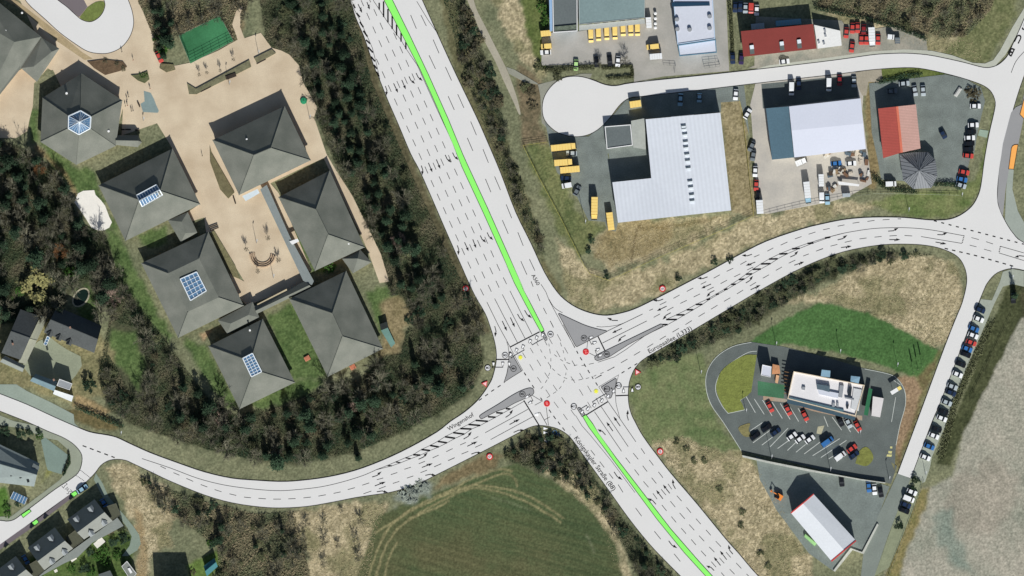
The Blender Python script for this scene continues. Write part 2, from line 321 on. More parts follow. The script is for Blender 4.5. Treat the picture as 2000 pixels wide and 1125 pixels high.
# ------------------------------------------------------------------ paved sheets
ZL = [0.]
def sheet(name, pts, m, z, kind='structure', label=None, k=None):
    mb = MB(); mb.poly(pts, z-.6, z); return tag(mb.build(name, m), label, kind=kind)
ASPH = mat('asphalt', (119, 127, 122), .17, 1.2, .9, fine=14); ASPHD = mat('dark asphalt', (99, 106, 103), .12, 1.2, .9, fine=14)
CONC = mat('pale yard concrete', (178, 174, 166), .05, .8, .9, (192, 186, 174)); PAVE = mat('footway concrete', (162, 168, 154), .07, 1.6, .9)
BRICK = mat('tan school paving', (200, 181, 153), .07, .7, .95, (209, 193, 166), fine=16)
YARDG = mat('grey yard concrete', (160, 158, 150), .05, .8, .9, (172, 168, 160))
GRAV = mat('pale gravel', (150, 146, 132), .12, 3, 1)
P3 = R(0, 0, [(0, 600), (150, 510), (430, 350), (560, 430), (420, 500), (375, 515), (350, 500), (250, 610), (240, 780), (215, 880), (200, 960), (120, 1010), (-60, 1010), (-100, 700)])
SCH = R(0, 0, [(150, 10), (-20, -150), (1000, -150), (1010, 10), (1050, 90), (1090, 190), (1130, 280), (1120, 370), (1200, 480), (1290, 480), (1340, 470), (1390, 460), (1600, 370), (1740, 290), (1700, 180), (1730, 80), (1780, 40), (1760, 110), (1760, 200), (1790, 280)]) + \
    R(400, 0, [(410, 240), (490, 350), (560, 370), (620, 400), (690, 480), (720, 600), (770, 690), (825, 790), (800, 860), (890, 1125)]) + \
    R(400, 270, [(940, 200), (1080, 420), (1190, 640), (1290, 850), (1350, 1050), (1280, 1060), (1200, 840), (1140, 700), (1030, 480), (870, 145), (740, 205), (480, 330), (540, 400), (780, 970), (690, 980), (740, 1050), (640, 1110), (400, 1190), (310, 1230), (240, 1150), (180, 990)]) + \
    R(0, 270, [(1790, 1050), (1700, 900), (1580, 690), (1510, 690), (1495, 580), (1400, 610), (1370, 545), (1465, 480), (1380, 360), (1260, 70), (1150, -110), (890, -20), (893, -60), (900, -220), (870, -110), (840, -110), (760, -160), (800, -130), (550, -160)])
sheet('school_yard_pavement', SCH, BRICK, .02); sheet('school_side_yard_pavement', P3, BRICK, .024)
sheet('bare_earth_path', R(0, 0, [(0, -40), (130, 10), (260, 110), (430, 240), (600, 380), (680, 430), (620, 440), (400, 290), (240, 140), (100, 30), (-60, -40)]), mat('sandy path', (170, 152, 118), .12), .028)
sheet('gravel_court', R(0, 370, [(1090, 190), (1140, 60), (1220, 20), (1380, 10), (1400, 80), (1480, 160), (1540, 240), (1600, 400), (1640, 480), (1600, 560), (1520, 600), (1440, 600), (1340, 560), (1240, 400), (1170, 300)], 7.5), mat('white gravel', (238, 234, 224), .04, 2), .02)
COURT = R(0, 0, [(1310, 260), (1610, 115), (1710, 300), (1395, 465)])
sheet('sports_court', COURT, mat('green court surface', (52, 112, 72), .12, .6, .9, (64, 126, 84)), .03)
PATHP = R(650, 0, spline([(960, -60), (1030, 110), (1100, 280), (1190, 450), (1250, 590), (1320, 740), (1360, 830), (1375, 830), (1350, 720), (1310, 600), (1270, 500), (1200, 360), (1120, 200), (1050, 60), (1020, -60)], 3))
sheet('footpath', PATHP, mat('stone dust path', (168, 162, 144), .07), .02)
sheet('side_path', R(650, 0, [(1270, 490), (1330, 510), (1500, 610), (1520, 700), (1530, 900), (1590, 960), (1680, 1020), (1700, 1000), (1900, 540), (1820, 540), (1500, 620), (1400, 600), (1290, 540)]), mat('weathered path', (146, 146, 132), .08), .012)
sheet('depot_yard', R(1000, 0, [(280, 240), (220, 240), (215, 480), (620, 470), (880, 470), (895, 600), (1110, 560), (1590, 520), (1590, 480), (1585, 420), (1570, 10), (1560, -80), (975, -80), (975, 160), (480, 230)]), YARDG, .02)
sheet('warehouse_forecourt', R(1000, 0, [(240, 890), (300, 960), (400, 1000), (560, 1000), (720, 870), (830, 735), (960, 700), (1400, 650), (1700, 625), (1740, 1000), (1670, 740), (1530, 750), (1530, 820), (980, 870), (1010, 1060), (700, 1125)]) + R(1000, 220, [(740, 510), (775, 805), (760, 870), (700, 860), (680, 800), (560, 790), (430, 520), (330, 440), (270, 220), (260, 150)]), ASPH, .022)
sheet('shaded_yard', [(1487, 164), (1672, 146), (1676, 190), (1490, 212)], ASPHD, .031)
sheet('warehouse_notch', [(1184, 240), (1270, 233), (1274, 352), (1194, 360)], ASPH, .03)
sheet('trade_yard', R(1500, 220, [(-80, -260), (740, -300), (700, -150), (690, -10), (760, 520), (600, 610), (450, 655), (0, 740), (-60, 740), (-90, 500), (-120, 60), (-130, -60)]), CONC, .021)
sheet('car_dealer_yard', R(1500, 0, [(-150, 500), (-100, 480), (-90, 120), (540, 150), (560, 180), (720, 170), (780, 210), (920, 190), (1100, 250), (1160, 290), (1170, 380), (1000, 385), (740, 405), (500, 440), (0, 500)]), mat('patched yard', (140, 142, 130), .12, 1.3, .9, (158, 152, 138)), .023)
sheet('lot_north_of_hall', R(1500, 0, [(640, 530), (830, 500), (840, 600), (735, 600), (720, 700), (690, 700), (660, 640)]), mat('worn lot', (164, 156, 138), .1), .025)
sheet('garage_yard', R(1500, 0, [(740, 610), (1300, 545), (1440, 575), (1560, 640), (1590, 740), (1560, 860), (1530, 1000), (1510, 1125)]) + R(1500, 220, [(1490, 300), (1440, 500), (1380, 520), (1240, 510), (1230, 540), (980, 500), (830, 490), (800, 330), (760, 150)]), ASPH, .021)
sheet('drive_through_lot', R(1350, 600, spline([(370, 1055), (240, 850), (150, 720), (110, 600), (115, 480), (180, 370), (300, 290), (440, 255)], 4)) + R(1350, 600, [(680, 290), (1000, 370), (1270, 450), (1440, 490)] + spline([(1500, 520), (1560, 600), (1565, 720), (1530, 860), (1500, 1010), (1490, 1200)], 3)) + R(1500, 825, [(900, 290), (945, 320), (900, 450), (860, 440), (470, 370), (0, 250), (-195, 210)]), ASPHD, .02)
LOTI = [R(1350, 600, spline([(480, 350), (400, 350), (300, 400), (220, 470), (185, 560), (190, 630), (230, 720), (270, 775)], 4)) + R(1350, 600, [(300, 770), (390, 750), (375, 710), (360, 680), (410, 650), (440, 620)]),
        R(1350, 600, spline([(360, 870), (430, 850), (420, 900), (440, 940), (400, 950), (370, 930), (345, 890), (360, 870)], 4)),
        R(1500, 825, spline([(640, 300), (670, 210), (720, 180), (760, 220), (770, 270), (720, 320), (640, 300)], 4))]
for P, c in zip(LOTI, ((122, 130, 66), (128, 122, 82), (122, 126, 66))): sheet('lot_lawn', P, mat('lot lawn %d' % c[1], c, .16, 2.5, 1, bump=.6), .13)
sheet('lower_yard', R(1500, 825, [(-90, 245), (0, 285), (310, 350), (800, 440), (890, 470), (840, 600), (790, 740), (690, 960), (610, 930), (480, 1090), (300, 960), (150, 760), (60, 640), (20, 560), (-60, 420)]), mat('greenish yard', (121, 130, 125), .12, 1.2, .9), .022)
sheet('lane', R(1500, 825, [(950, 370), (1045, 412), (960, 620), (880, 830), (780, 1125), (700, 1400), (600, 1400), (680, 1125), (700, 950), (800, 700)]), mat('old lane asphalt', (128, 136, 128), .06, 1, .9), .026)
sheet('parking_bays', R(1500, 480, [(1560, 390), (1640, 400), (1700, 260), (1720, 190), (1790, 170), (1875, 185), (1875, 300), (1790, 280), (1720, 300), (1660, 420), (1560, 650), (1450, 900), (1360, 1125)]) + R(1700, 800, [(1100, 230), (900, 700), (870, 860), (800, 1060), (740, 1080), (580, 1010), (730, 640), (960, 60)], 7.5), PAVE, .016)
sheet('lane_bays', R(1500, 825, [(1045, 412), (1130, 430), (1100, 540), (1000, 800), (890, 1060), (780, 1125), (880, 840), (960, 620)]), mat('grass paver bays', (138, 144, 116), .1, 2.5), .018)
ped = R(1500, 0, [(-1000, 618), (-900, 590), (-160, 525), (0, 480), (500, 415), (750, 378), (1000, 362), (1200, 372), (1350, 405), (1500, 460), (1590, 465), (1650, 440), (1700, 370), (1790, 200), (1900, 20), (1990, -120), (2050, -120), (1875, 160), (1740, 400), (1640, 510), (1400, 480), (1000, 410), (500, 455), (0, 510), (-760, 605), (-800, 640)])
sheet('pavement', ped, mat('pale footway', (184, 186, 172), .05, 1.5), .03)
sheet('village_pavement', R(0, 540, [(-40, 840), (0, 790), (120, 790), (200, 840), (370, 920), (540, 1010), (545, 1075), (620, 1140), (400, 1050), (0, 880)]), mat('village footway', (146, 158, 146), .06), .018)
sheet('village_footway', R(0, 825, [(-20, -60), (100, -10), (300, 30), (450, 90), (560, 150), (620, 240), (610, 340), (300, 590), (150, 700), (60, 740), (-40, 730), (-20, 690), (80, 690), (440, 420), (520, 300), (510, 210), (420, 130), (300, 110), (200, 50), (0, 20)]), mat('village kerbside', (150, 156, 138), .06), .014)
sheet('house_drive', R(0, 825, [(300, 130), (330, 110), (500, 240), (450, 380), (350, 350), (340, 320)]), mat('drive', (124, 142, 132), .06), .018)
sheet('cul_de_sac_path', [(187, 924), (200, 943), (212, 970), (222, 982), (240, 1003), (262, 1030), (272, 1045), (275, 1062), (268, 1075), (250, 1086), (238, 1086), (253, 1066), (257, 1048), (249, 1031), (234, 1011), (220, 992), (208, 984), (196, 962), (183, 936)], mat('village path', (132, 146, 132), .07), .018)
sheet('farm_court', R(0, 640, [(720, 130), (860, 240), (1000, 330), (1180, 420), (1200, 560), (1110, 700), (1000, 820), (440, 700), (280, 500), (440, 300), (560, 200)], 7.5), mat('farm court', (142, 148, 126), .09), .016)
sheet('terrace_paving', R(1440, 680, [(300, 480), (420, 500), (700, 540), (680, 740), (300, 690)], 7.5), mat('green play carpet', (66, 112, 82), .12), .035)
sheet('restaurant_footway', R(1440, 680, [(380, 690), (690, 740), (1040, 860), (1600, 960), (1830, 990), (1830, 1060), (1560, 1020), (1100, 920), (760, 800), (380, 760)], 7.5), mat('terracotta paving', (186, 140, 108), .1, 2, .9, (156, 154, 140)), .034)

# ------------------------------------------------------------------ the main road: one slab with all its arms
E = [(658, -68), (684.7, 2.7), (695, 35), (711, 72), (730, 128), (742, 157), (758, 197), (778, 243), (802, 300), (820, 334), (846, 393), (871, 451), (897, 510), (915, 551), (929, 580), (948, 613), (958, 640), (965, 663), (969, 684), (969.5, 702), (967, 718), (961, 740), (953, 754.5), (944, 768), (930, 785), (907, 805), (880, 823), (853, 844), (800, 874), (747, 899), (693, 919), (640, 931.5), (587, 938.5), (547, 940.5), (500, 938), (453, 934), (400, 922), (347, 904), (293, 884), (253, 866), (227, 854), (205, 849), (181, 845), (160, 838), (107, 815), (53, 790), (0, 769), (-70, 741)]
E2 = [(-70, 775), (0, 803), (53, 824), (93, 842), (120, 853), (139, 864), (152, 876), (160, 890), (159, 908), (152, 924), (136, 937), (107, 956), (75, 980), (43, 1004), (27, 1015), (13, 1018), (0, 1016.5), (-70, 1014)]
E3 = [(-70, 1112), (0, 1065), (70, 1014), (137, 966), (155, 953), (176, 934), (187, 922), (197, 909), (211, 900), (227, 897), (245, 899), (261, 906), (293, 921), (333, 940), (400, 967), (453, 982), (507, 990), (549, 992), (600, 989), (653, 980), (693, 972), (733, 966), (755, 963), (787, 955), (827, 940), (853, 927), (907, 900), (960, 873), (1008, 848), (1027, 838), (1040, 833), (1051, 831), (1067, 832), (1088, 837), (1107, 848), (1120, 862), (1147, 900), (1187, 955), (1227, 1011), (1267, 1061), (1300, 1096), (1331, 1127), (1384, 1180)]
E4 = [(1540, 1180), (1481, 1125), (1443, 1081), (1417, 1052), (1363, 986), (1310, 924), (1283, 889), (1265, 865), (1251, 844), (1241, 825), (1234, 811), (1229, 794), (1227, 775), (1228, 754.5), (1231, 740), (1238, 723), (1246, 712), (1254, 704), (1266, 696), (1283, 686), (1350, 647), (1417, 607), (1483, 568), (1550, 531), (1603, 507), (1650, 491), (1700, 481), (1740, 477), (1780, 477), (1807, 479), (1833, 484), (1857, 493), (1873, 504), (1883, 520), (1888, 539), (1887, 560), (1879, 592), (1868, 619), (1847, 672), (1807, 780), (1753, 925)]
E5 = [(1779, 934), (1820, 825), (1839, 780), (1900, 621), (1921, 568), (1929, 552), (1943, 536), (1959, 528), (1977, 524.5), (2000, 528), (2080, 548)]
E6 = [(2080, 512), (2000, 474), (1980, 457), (1964, 433), (1951, 404), (1948, 380), (1951, 340), (1959, 290), (1972, 240), (1984, 197), (2000, 149), (2020, 100), (2080, -10)]
E7 = [(2032, -40), (2000, 37), (1990, 60), (1979, 84), (1971, 103), (1963, 115), (1950, 126), (1937, 131), (1926, 132), (1913, 130), (1883, 122), (1843, 113), (1810, 107), (1770, 104), (1730, 105), (1700, 107.5), (1633, 117), (1500, 133), (1373, 147), (1240, 161), (1203, 167.5), (1181, 165), (1160, 157), (1141, 151), (1123, 149), (1101, 152), (1080, 165), (1064, 187), (1059, 211), (1064, 235), (1083, 255), (1104, 264), (1128, 267), (1152, 262), (1173, 249), (1192, 229), (1208, 208), (1221, 196), (1235, 190), (1256, 188), (1373, 175), (1500, 160), (1633, 145), (1700, 136.5), (1767, 132), (1807, 135), (1860, 147), (1900, 159), (1924, 169), (1937, 181), (1944, 200), (1941, 222), (1932, 261), (1923, 310), (1916, 362), (1909, 385), (1897, 404), (1876, 420), (1855, 428), (1831, 430), (1807, 429), (1767, 425), (1727, 424), (1687, 425), (1647, 429), (1607, 437), (1567, 447), (1497, 471), (1443, 498), (1390, 527), (1323, 562), (1270, 589), (1238, 604), (1211, 612), (1185, 616), (1160, 613), (1133, 604), (1109, 590), (1088, 570), (1063, 531), (1037, 475), (1007, 414), (978, 338), (950, 272), (930, 227), (890, 144), (853, 63), (826, 2.7), (795, -68)]
EDGES = [spline(e, 3) for e in (E, E2, E3, E4, E5, E6, E7)]
RPOLY = sum(EDGES, [])
ROADM = mat('road surface', (221, 220, 217), .014, .5, .9, spec=.2)
mb = MB(); mb.poly(RPOLY, -.6, .06); road = tag(mb.build('road', ROADM), kind='structure')
UR = R(0, 0, spline([(120, -110), (200, 20), (330, 140), (440, 240), (550, 320), (640, 375), (730, 392), (810, 385), (890, 345), (950, 270), (978, 180), (970, 90), (940, 0), (900, -110)], 4)+spline([(720, -110), (765, 10), (765, 60), (740, 110), (700, 145), (655, 160), (600, 145), (550, 105), (490, 50), (430, 5), (290, -110)], 4))
mb = MB(); mb.poly(UR, -.6, .058); turn = tag(mb.build('turning_road', ROADM), kind='structure')
ZM = .068
def mark(name, parent, fn, m=BLACK, lab=None):
    k = MB(); fn(k); o = k.build(name, m, parent)
    if lab: o['label'] = lab
    return o
for e in EDGES: mark('kerb_line', road, lambda k: k.ribbon(e, 1.3, ZM))
mark('kerb_line', turn, lambda k: k.ribbon(UR[:53], 1.2, ZM)); mark('kerb_line', turn, lambda k: k.ribbon(UR[53:], 1.2, ZM))
def segs(name, lst, wd=1.1, z=ZM):
    mark(name, road, lambda k: [k.ribbon(list(s), wd, z) for s in lst])
def pairs(x0, y0, l, s=3.75): return [R(x0, y0, [(a, b), (c, d)], s) for a, b, c, d in l]
# southbound lanes of the north arm
for L, n0 in (([(735, 115), (747, 141), (843.6, 356), (928, 543), (951, 590)], 1), ([(705, 0), (764, 133), (859, 348), (943, 535), (966, 583)], 1), ([(722, 0), (780, 128), (875, 342), (959.5, 529), (981, 575)], 1), ([(768, 62), (794, 120), (890, 335), (974, 524), (996, 568)], 1)):
    L = list(reversed(L)); mark('lane_line', road, lambda k: dashes(k, L, 14.6, 14.5, 1.2, ZM, 14.6))
for L in ([(951, 590), (973, 635), (996.5, 678)], [(966, 583), (985, 620), (1010.5, 669)], [(981, 575), (1004, 620), (1025.5, 661)], [(996, 568), (1022, 620), (1039, 653)]): mark('lane_line', road, lambda k: k.ribbon(L, 1.1, ZM))
mark('lane_line', road, lambda k: k.ribbon(R(930, 620, [(560, 445), (585, 520), (597, 620), (600, 770), (590, 940), (535, 1125)], 9.375)+[(985, 748)], 1., ZM))
segs('lane_line', pairs(650, 0, [(570, 110, 612, 210), (705, 405, 752, 505), (845, 705, 890, 805), (985, 1010, 1026, 1105)])+pairs(650, 270, [(1118, 298, 1158, 395), (1242, 600, 1285, 700), (1377, 900, 1422, 1000)])+pairs(880, 540, [(590, 35, 605, 75), (635, 130, 655, 180), (680, 230, 703, 275), (730, 325, 753, 370)]), 1.2)
segs('lane_line', pairs(650, 0, [(645, 110, 685, 190), (735, 290, 778, 390), (825, 490, 870, 590), (915, 690, 960, 790), (1010, 890, 1052, 990)])+pairs(650, 270, [(1100, 80, 1140, 180), (1185, 280, 1228, 380), (1270, 485, 1310, 585), (1355, 688, 1395, 788), (1440, 885, 1480, 970)]), 1.2)
for L in (R(650, 270, [(1525, 1070), (1560, 1125)])+R(880, 540, [(720, 170), (815, 350), (912, 522)]), R(880, 540, spline([(720, 165), (750, 215), (780, 243), (820, 266)])), R(650, 0, [(615, 10), (700, 150), (772, 250)]), R(650, 0, [(295, 0), (400, 160), (500, 295), (540, 362), (620, 480), (700, 660), (770, 815), (850, 985), (905, 1110)])+R(650, 270, [(905, 110), (1000, 320), (1100, 540), (1150, 650)]), R(650, 0, [(125, 10), (200, 150), (250, 260), (290, 352), (320, 470), (345, 580)])):
    mark('lane_line', road, lambda k: k.ribbon(L, 1., ZM))
H1 = [(140, 30, 160, 60), (165, 95, 195, 125), (190, 160, 220, 200), (215, 225, 250, 268), (235, 292, 270, 320), (250, 345, 290, 385), (272, 415, 305, 450), (293, 475, 320, 505), (312, 525, 335, 560)]
mark('hatching', road, lambda k: [k.ribbon(R(650, 0, [(a+8, b), (c+4, d)]), 3.2, ZM) for a, b, c, d in H1])
H2 = [(340, 20, 340, 70), (372, 10, 372, 125), (404, 65, 404, 165), (435, 115, 435, 213), (467, 180, 467, 260), (500, 240, 500, 305), (535, 308, 535, 360)]
mark('hatching', road, lambda k: [k.ribbon(R(650, 0, [(a, b), (c, d)]), 3., ZM) for a, b, c, d in H2])
# Wingenshof arm
U3 = [(988, 798), (969, 806), (953, 814), (929, 821), (915, 829), (899, 837), (885, 845), (869, 853), (855, 862), (840, 870), (823, 878), (807, 888), (792, 894), (773, 902), (757, 909)]
L3 = [(997, 799), (982, 807), (968, 815), (953, 823), (938, 831), (921, 838), (907, 848), (889, 856), (873, 865), (857, 873), (840, 880), (821, 889), (802, 896), (782, 904), (765, 910)]
mark('hatching', road, lambda k: [k.ribbon([a, b], 3.4 if i < 12 else 2.6, ZM) for i, (a, b) in enumerate(zip(U3, L3))])
mark('lane_line', road, lambda k: k.ribbon(U3[3:]+[(733, 918)], 1., ZM)); mark('lane_line', road, lambda k: k.ribbon([(1023, 784)]+L3+[(733, 918)], 1., ZM))
mark('lane_line', road, lambda k: k.ribbon(spline(R(0, 825, [(1040, 265), (1250, 335), (1450, 410), (1650, 460), (1875, 490)])+R(400, 825, [(550, 500), (700, 490), (850, 472), (1000, 438), (1150, 392), (1250, 350)])), 1.1, ZM))
segs('lane_line', pairs(0, 825, [(1175, 320, 1215, 340), (1270, 368, 1315, 387), (1365, 410, 1415, 432), (1470, 455, 1518, 473), (1572, 492, 1622, 508), (1680, 523, 1730, 535), (1787, 547, 1838, 552)])+pairs(400, 825, [(393, 556, 447, 560), (502, 562, 557, 562), (612, 560, 665, 558), (722, 553, 777, 547), (832, 540, 887, 530), (943, 520, 995, 509), (1047, 492, 1100, 478), (1153, 460, 1205, 443), (1260, 420, 1307, 407), (1362, 383, 1410, 367), (1462, 343, 1510, 328), (1567, 303, 1613, 285), (1668, 260, 1713, 240), (1768, 215, 1815, 192)])+pairs(800, 825, [(370, 165, 412, 147), (468, 122, 503, 103)]), 1.2)
segs('lane_line', pairs(400, 825, [(1162, 523, 1220, 503), (1275, 487, 1325, 468), (1377, 447, 1425, 432), (1480, 408, 1528, 392), (1580, 368, 1628, 350), (1682, 325, 1730, 303), (1782, 280, 1830, 258)])+pairs(800, 825, [(180, 325, 232, 303), (283, 280, 328, 260), (380, 232, 430, 212), (480, 183, 530, 160)]), 1.2)
segs('lane_line', [R(930, 730, [(165, 1080), (950, 650)], 9.375), R(930, 730, [(265, 1205), (1040, 785)], 9.375)], 1.1)
mark('lane_line', road, lambda k: dashes(k, R(0, 825, [(605, 170), (840, 258)]), 8, 7, 2.2, ZM))
for L in (R(0, 825, [(590, 350), (660, 405)]), R(0, 825, [(560, 390), (622, 432)])): mark('dotted_line', road, lambda k: dashes(k, L, 1.6, 1.6, 1.6, ZM))
mark('hump_marking', road, lambda k: [k.ribbon(R(0, 880, q, 7.5), 1., ZM) for q in ([(965, 480), (985, 490), (945, 520), (930, 550), (905, 520)], [(950, 570), (990, 535), (975, 580), (1010, 555), (985, 595)], [(1030, 570), (1060, 600), (1010, 595), (1000, 635), (975, 630)])])
# Europaallee arm
segs('lane_line', pairs(1150, 450, [(1610, 28, 1660, 12), (1510, 62, 1558, 45), (1405, 108, 1455, 85), (1308, 152, 1352, 128), (1210, 195, 1250, 178), (1110, 250, 1155, 225), (1010, 300, 1058, 277), (915, 350, 960, 325), (820, 395, 860, 375), (718, 447, 765, 422), (620, 498, 665, 473), (520, 545, 568, 522), (443, 587, 470, 575), (395, 612, 130, 740)])+pairs(1500, 220, [(950, 778, 975, 778), (840, 785, 890, 782), (728, 797, 780, 789), (620, 810, 670, 802), (510, 832, 560, 822), (403, 858, 452, 848)]), 1.2)
segs('lane_line', pairs(1150, 450, [(1160, 290, 1205, 268), (1065, 340, 1110, 318), (965, 390, 1012, 365), (868, 438, 915, 415), (768, 488, 815, 465), (670, 535, 718, 512), (573, 587, 620, 562), (475, 637, 522, 612), (425, 663, 100, 825)]), 1.2)
segs('lane_line', pairs(1150, 450, [(1665, 152, 1715, 132), (1570, 188, 1612, 172), (1465, 240, 1513, 217), (1370, 293, 1415, 268), (1275, 350, 1320, 325), (1180, 407, 1225, 380), (1085, 465, 1130, 437), (990, 520, 1037, 493), (895, 577, 943, 548), (803, 632, 850, 603), (708, 690, 755, 660), (613, 745, 660, 717), (520, 800, 565, 773), (427, 857, 472, 830), (330, 915, 377, 887), (235, 970, 283, 943), (140, 1027, 187, 1000), (45, 1085, 95, 1060)])+pairs(1500, 220, [(1000, 900, 1055, 903), (890, 903, 943, 900), (780, 912, 832, 907), (670, 925, 722, 918), (562, 950, 613, 938), (458, 978, 508, 965), (355, 1013, 402, 997)]), 1.2)
U4 = [(1294, 634), (1301, 624), (1321, 615), (1341, 605), (1359, 594.5), (1380, 585), (1398, 575), (1414, 565.5), (1428, 555.5), (1443, 546), (1457, 535.5), (1470, 526), (1486, 515.5), (1502, 506), (1522, 496), (1547, 486), (1577, 475.5), (1611, 465)]
L4 = [(1304, 634), (1322, 624), (1337, 615), (1354, 605), (1372, 594.5), (1387, 584), (1404, 574), (1421, 564.5), (1437, 555), (1454, 545), (1469, 535), (1486, 525.5), (1505, 515), (1519, 505.5), (1538, 495.5), (1562, 485), (1589, 474.5), (1622, 463)]
mark('hatching', road, lambda k: [k.ribbon([a, b], 3.4, ZM) for a, b in zip(U4, L4)])
mark('lane_line', road, lambda k: k.ribbon(U4[1:]+[(1650, 455)], 1., ZM)); mark('lane_line', road, lambda k: k.ribbon(L4[::-1]+[(1262, 654), (1222, 683), (1200, 697), (1168, 707.5)], 1., ZM))
mark('lane_line', road, lambda k: k.ribbon(spline([(1615, 464), (1650, 455), (1700, 447), (1740, 444.8), (1780, 445.3), (1820, 449.3), (1883, 460.5)]), 1.1, ZM))
segs('lane_line', [[(1799, 462), (1879, 475.5)], [(1954, 481), (2000, 494)], [(1951, 494), (2000, 509)]], 1.1)
for L in ([(1883, 460), (1879, 475.5)], [(1954, 481), (1951, 494)]): mark('dotted_line', road, lambda k: dashes(k, L, 1.8, 1.4, 2.2, ZM))
mark('dashed_edge_line', road, lambda k: dashes(k, [(1824, 431), (2000, 477)], 6, 8.8, 2.3, ZM)); mark('dashed_edge_line', road, lambda k: dashes(k, [(1845, 485), (1905, 499), (1981, 520.5)], 7, 7.6, 2.3, ZM))
segs('lane_line', pairs(1500, 220, [(1490, 915, 1545, 930), (1597, 945, 1648, 962), (1477, 970, 1527, 983), (1582, 1000, 1635, 1015)]), 1.1)
mark('lane_line', road, lambda k: k.ribbon(spline([(1975, 142), (1982, 124), (1990, 112), (2002, 99)]), 1.1, ZM))
mark('lane_line', road, lambda k: k.ribbon(spline([(1968, 104), (1980, 83), (1992, 55), (2003, 30)]), 1., ZM))
# Koenigskauler Strasse arm
B8 = [[(383, 190, 410, 230), (443, 275, 473, 315), (510, 362, 543, 405), (580, 450, 608, 490), (645, 537, 680, 577), (715, 622, 748, 662), (785, 705, 820, 745), (858, 787, 893, 827), (930, 870, 968, 910), (1005, 950, 1040, 990), (1080, 1030, 1117, 1070), (1155, 1110, 1185, 1140)],
      [(325, 225, 362, 270), (395, 318, 427, 360), (460, 405, 495, 448), (530, 490, 565, 532), (597, 577, 633, 620), (665, 663, 703, 706), (735, 748, 773, 790), (808, 830, 845, 870), (882, 912, 920, 950), (957, 992, 992, 1032), (1032, 1075, 1068, 1112)],
      [(270, 258, 303, 300), (335, 345, 368, 388), (400, 432, 437, 475), (470, 520, 500, 562), (535, 605, 570, 648), (605, 690, 640, 733), (677, 775, 712, 815), (750, 857, 785, 898), (822, 940, 858, 980), (897, 1020, 932, 1060), (970, 1100, 1000, 1135)],
      [(15, 203, 45, 242), (80, 287, 113, 330), (148, 373, 178, 412), (215, 455, 250, 512), (343, 627, 387, 687), (480, 797, 527, 855), (625, 963, 670, 1018)]]
for q in B8: segs('lane_line', pairs(1150, 825, q), 1.2)
segs('lane_line', [[(1161, 804), (1214, 881.5)], [(1174, 794), (1227, 872.5)], [(1188, 785), (1242, 863)]], 1.1)
for L in (R(1100, 730, spline([(960, 410), (965, 520), (985, 620), (1040, 820), (1060, 850)]), 9.375), [(1124, 811), (1137, 832), (1153, 850), (1194, 900), (1240, 962)], R(1100, 620, [(610, 165), (700, 175), (850, 165), (1000, 140), (1120, 100)], 9.375), R(1100, 730, [(650, 240), (1015, 20), (960, 230), (955, 400)], 9.375), R(1100, 730, [(650, 240), (820, 500)], 9.375), R(930, 620, [(620, 545), (855, 975)], 9.375), R(1100, 620, [(0, 130), (210, 555)], 9.375)):
    mark('lane_line', road, lambda k: k.ribbon(L, .9, ZM))
for a, b in (((996, 678), (1054, 648)), ((969, 702), (994, 702)), ((1168, 657), (1182, 686)), ((1023, 782), (1053, 831)), ((1144, 811), (1188, 784)), ((1202, 773), (1227, 772))):
    mark('stop_line', road, lambda k: k.ribbon([a, b], 2.4, ZM))
segs('crossing_line', pairs(930, 730, [(890, 0, 910, 30), (950, 92, 985, 147), (1025, 207, 1062, 265), (1178, 437, 1212, 490), (1335, 657, 1372, 713), (1415, 770, 1455, 828), (1500, 878, 1538, 932), (1580, 985, 1622, 1040)], 9.375)+pairs(930, 620, [(880, 1010, 910, 1060)], 9.375), 1.9)
segs('crossing_line', pairs(1100, 620, [(245, 612, 272, 665), (310, 730, 345, 785), (380, 848, 415, 905), (450, 962, 485, 1020), (525, 1080, 550, 1125)], 9.375)+pairs(1100, 730, [(595, 160, 630, 215)], 9.375), 1.9)
segs('give_way_line', pairs(930, 730, [(50, 490, 105, 452), (165, 408, 218, 370), (275, 325, 330, 290), (392, 248, 448, 210)], 9.375), 1.9)
segs('give_way_line', pairs(1100, 620, [(1068, 1020, 1122, 987), (1185, 945, 1240, 910), (1305, 875, 1357, 842)], 9.375), 1.9)
segs('guide_line', pairs(930, 620, [(990, 560, 1045, 655), (1355, 65, 1415, 185), (1485, 310, 1550, 430), (1330, 375, 1395, 487), (1110, 465, 1137, 522), (1255, 430, 1300, 510), (1175, 585, 1208, 643), (1615, 550, 1680, 660), (1470, 610, 1535, 725), (850, 645, 905, 740), (1115, 775, 1185, 890), (980, 857, 1045, 970), (1250, 710, 1277, 757), (1755, 790, 1810, 890), (1330, 480, 1338, 530), (1345, 575, 1358, 660), (1368, 745, 1368, 805), (1365, 880, 1362, 940), (1345, 1015, 1325, 1070), (1430, 680, 1480, 720), (1540, 765, 1590, 800), (1655, 825, 1720, 850), (1540, 460, 1565, 530), (1590, 600, 1605, 655), (1620, 735, 1635, 790), (1395, 935, 1440, 980), (1490, 1030, 1545, 1068), (1605, 1100, 1665, 1120), (1645, 1010, 1640, 1060), (1605, 855, 1668, 962), (1315, 820, 1370, 905), (1255, 1010, 1330, 1120), (1790, 880, 1850, 870)], 9.375), 1.)
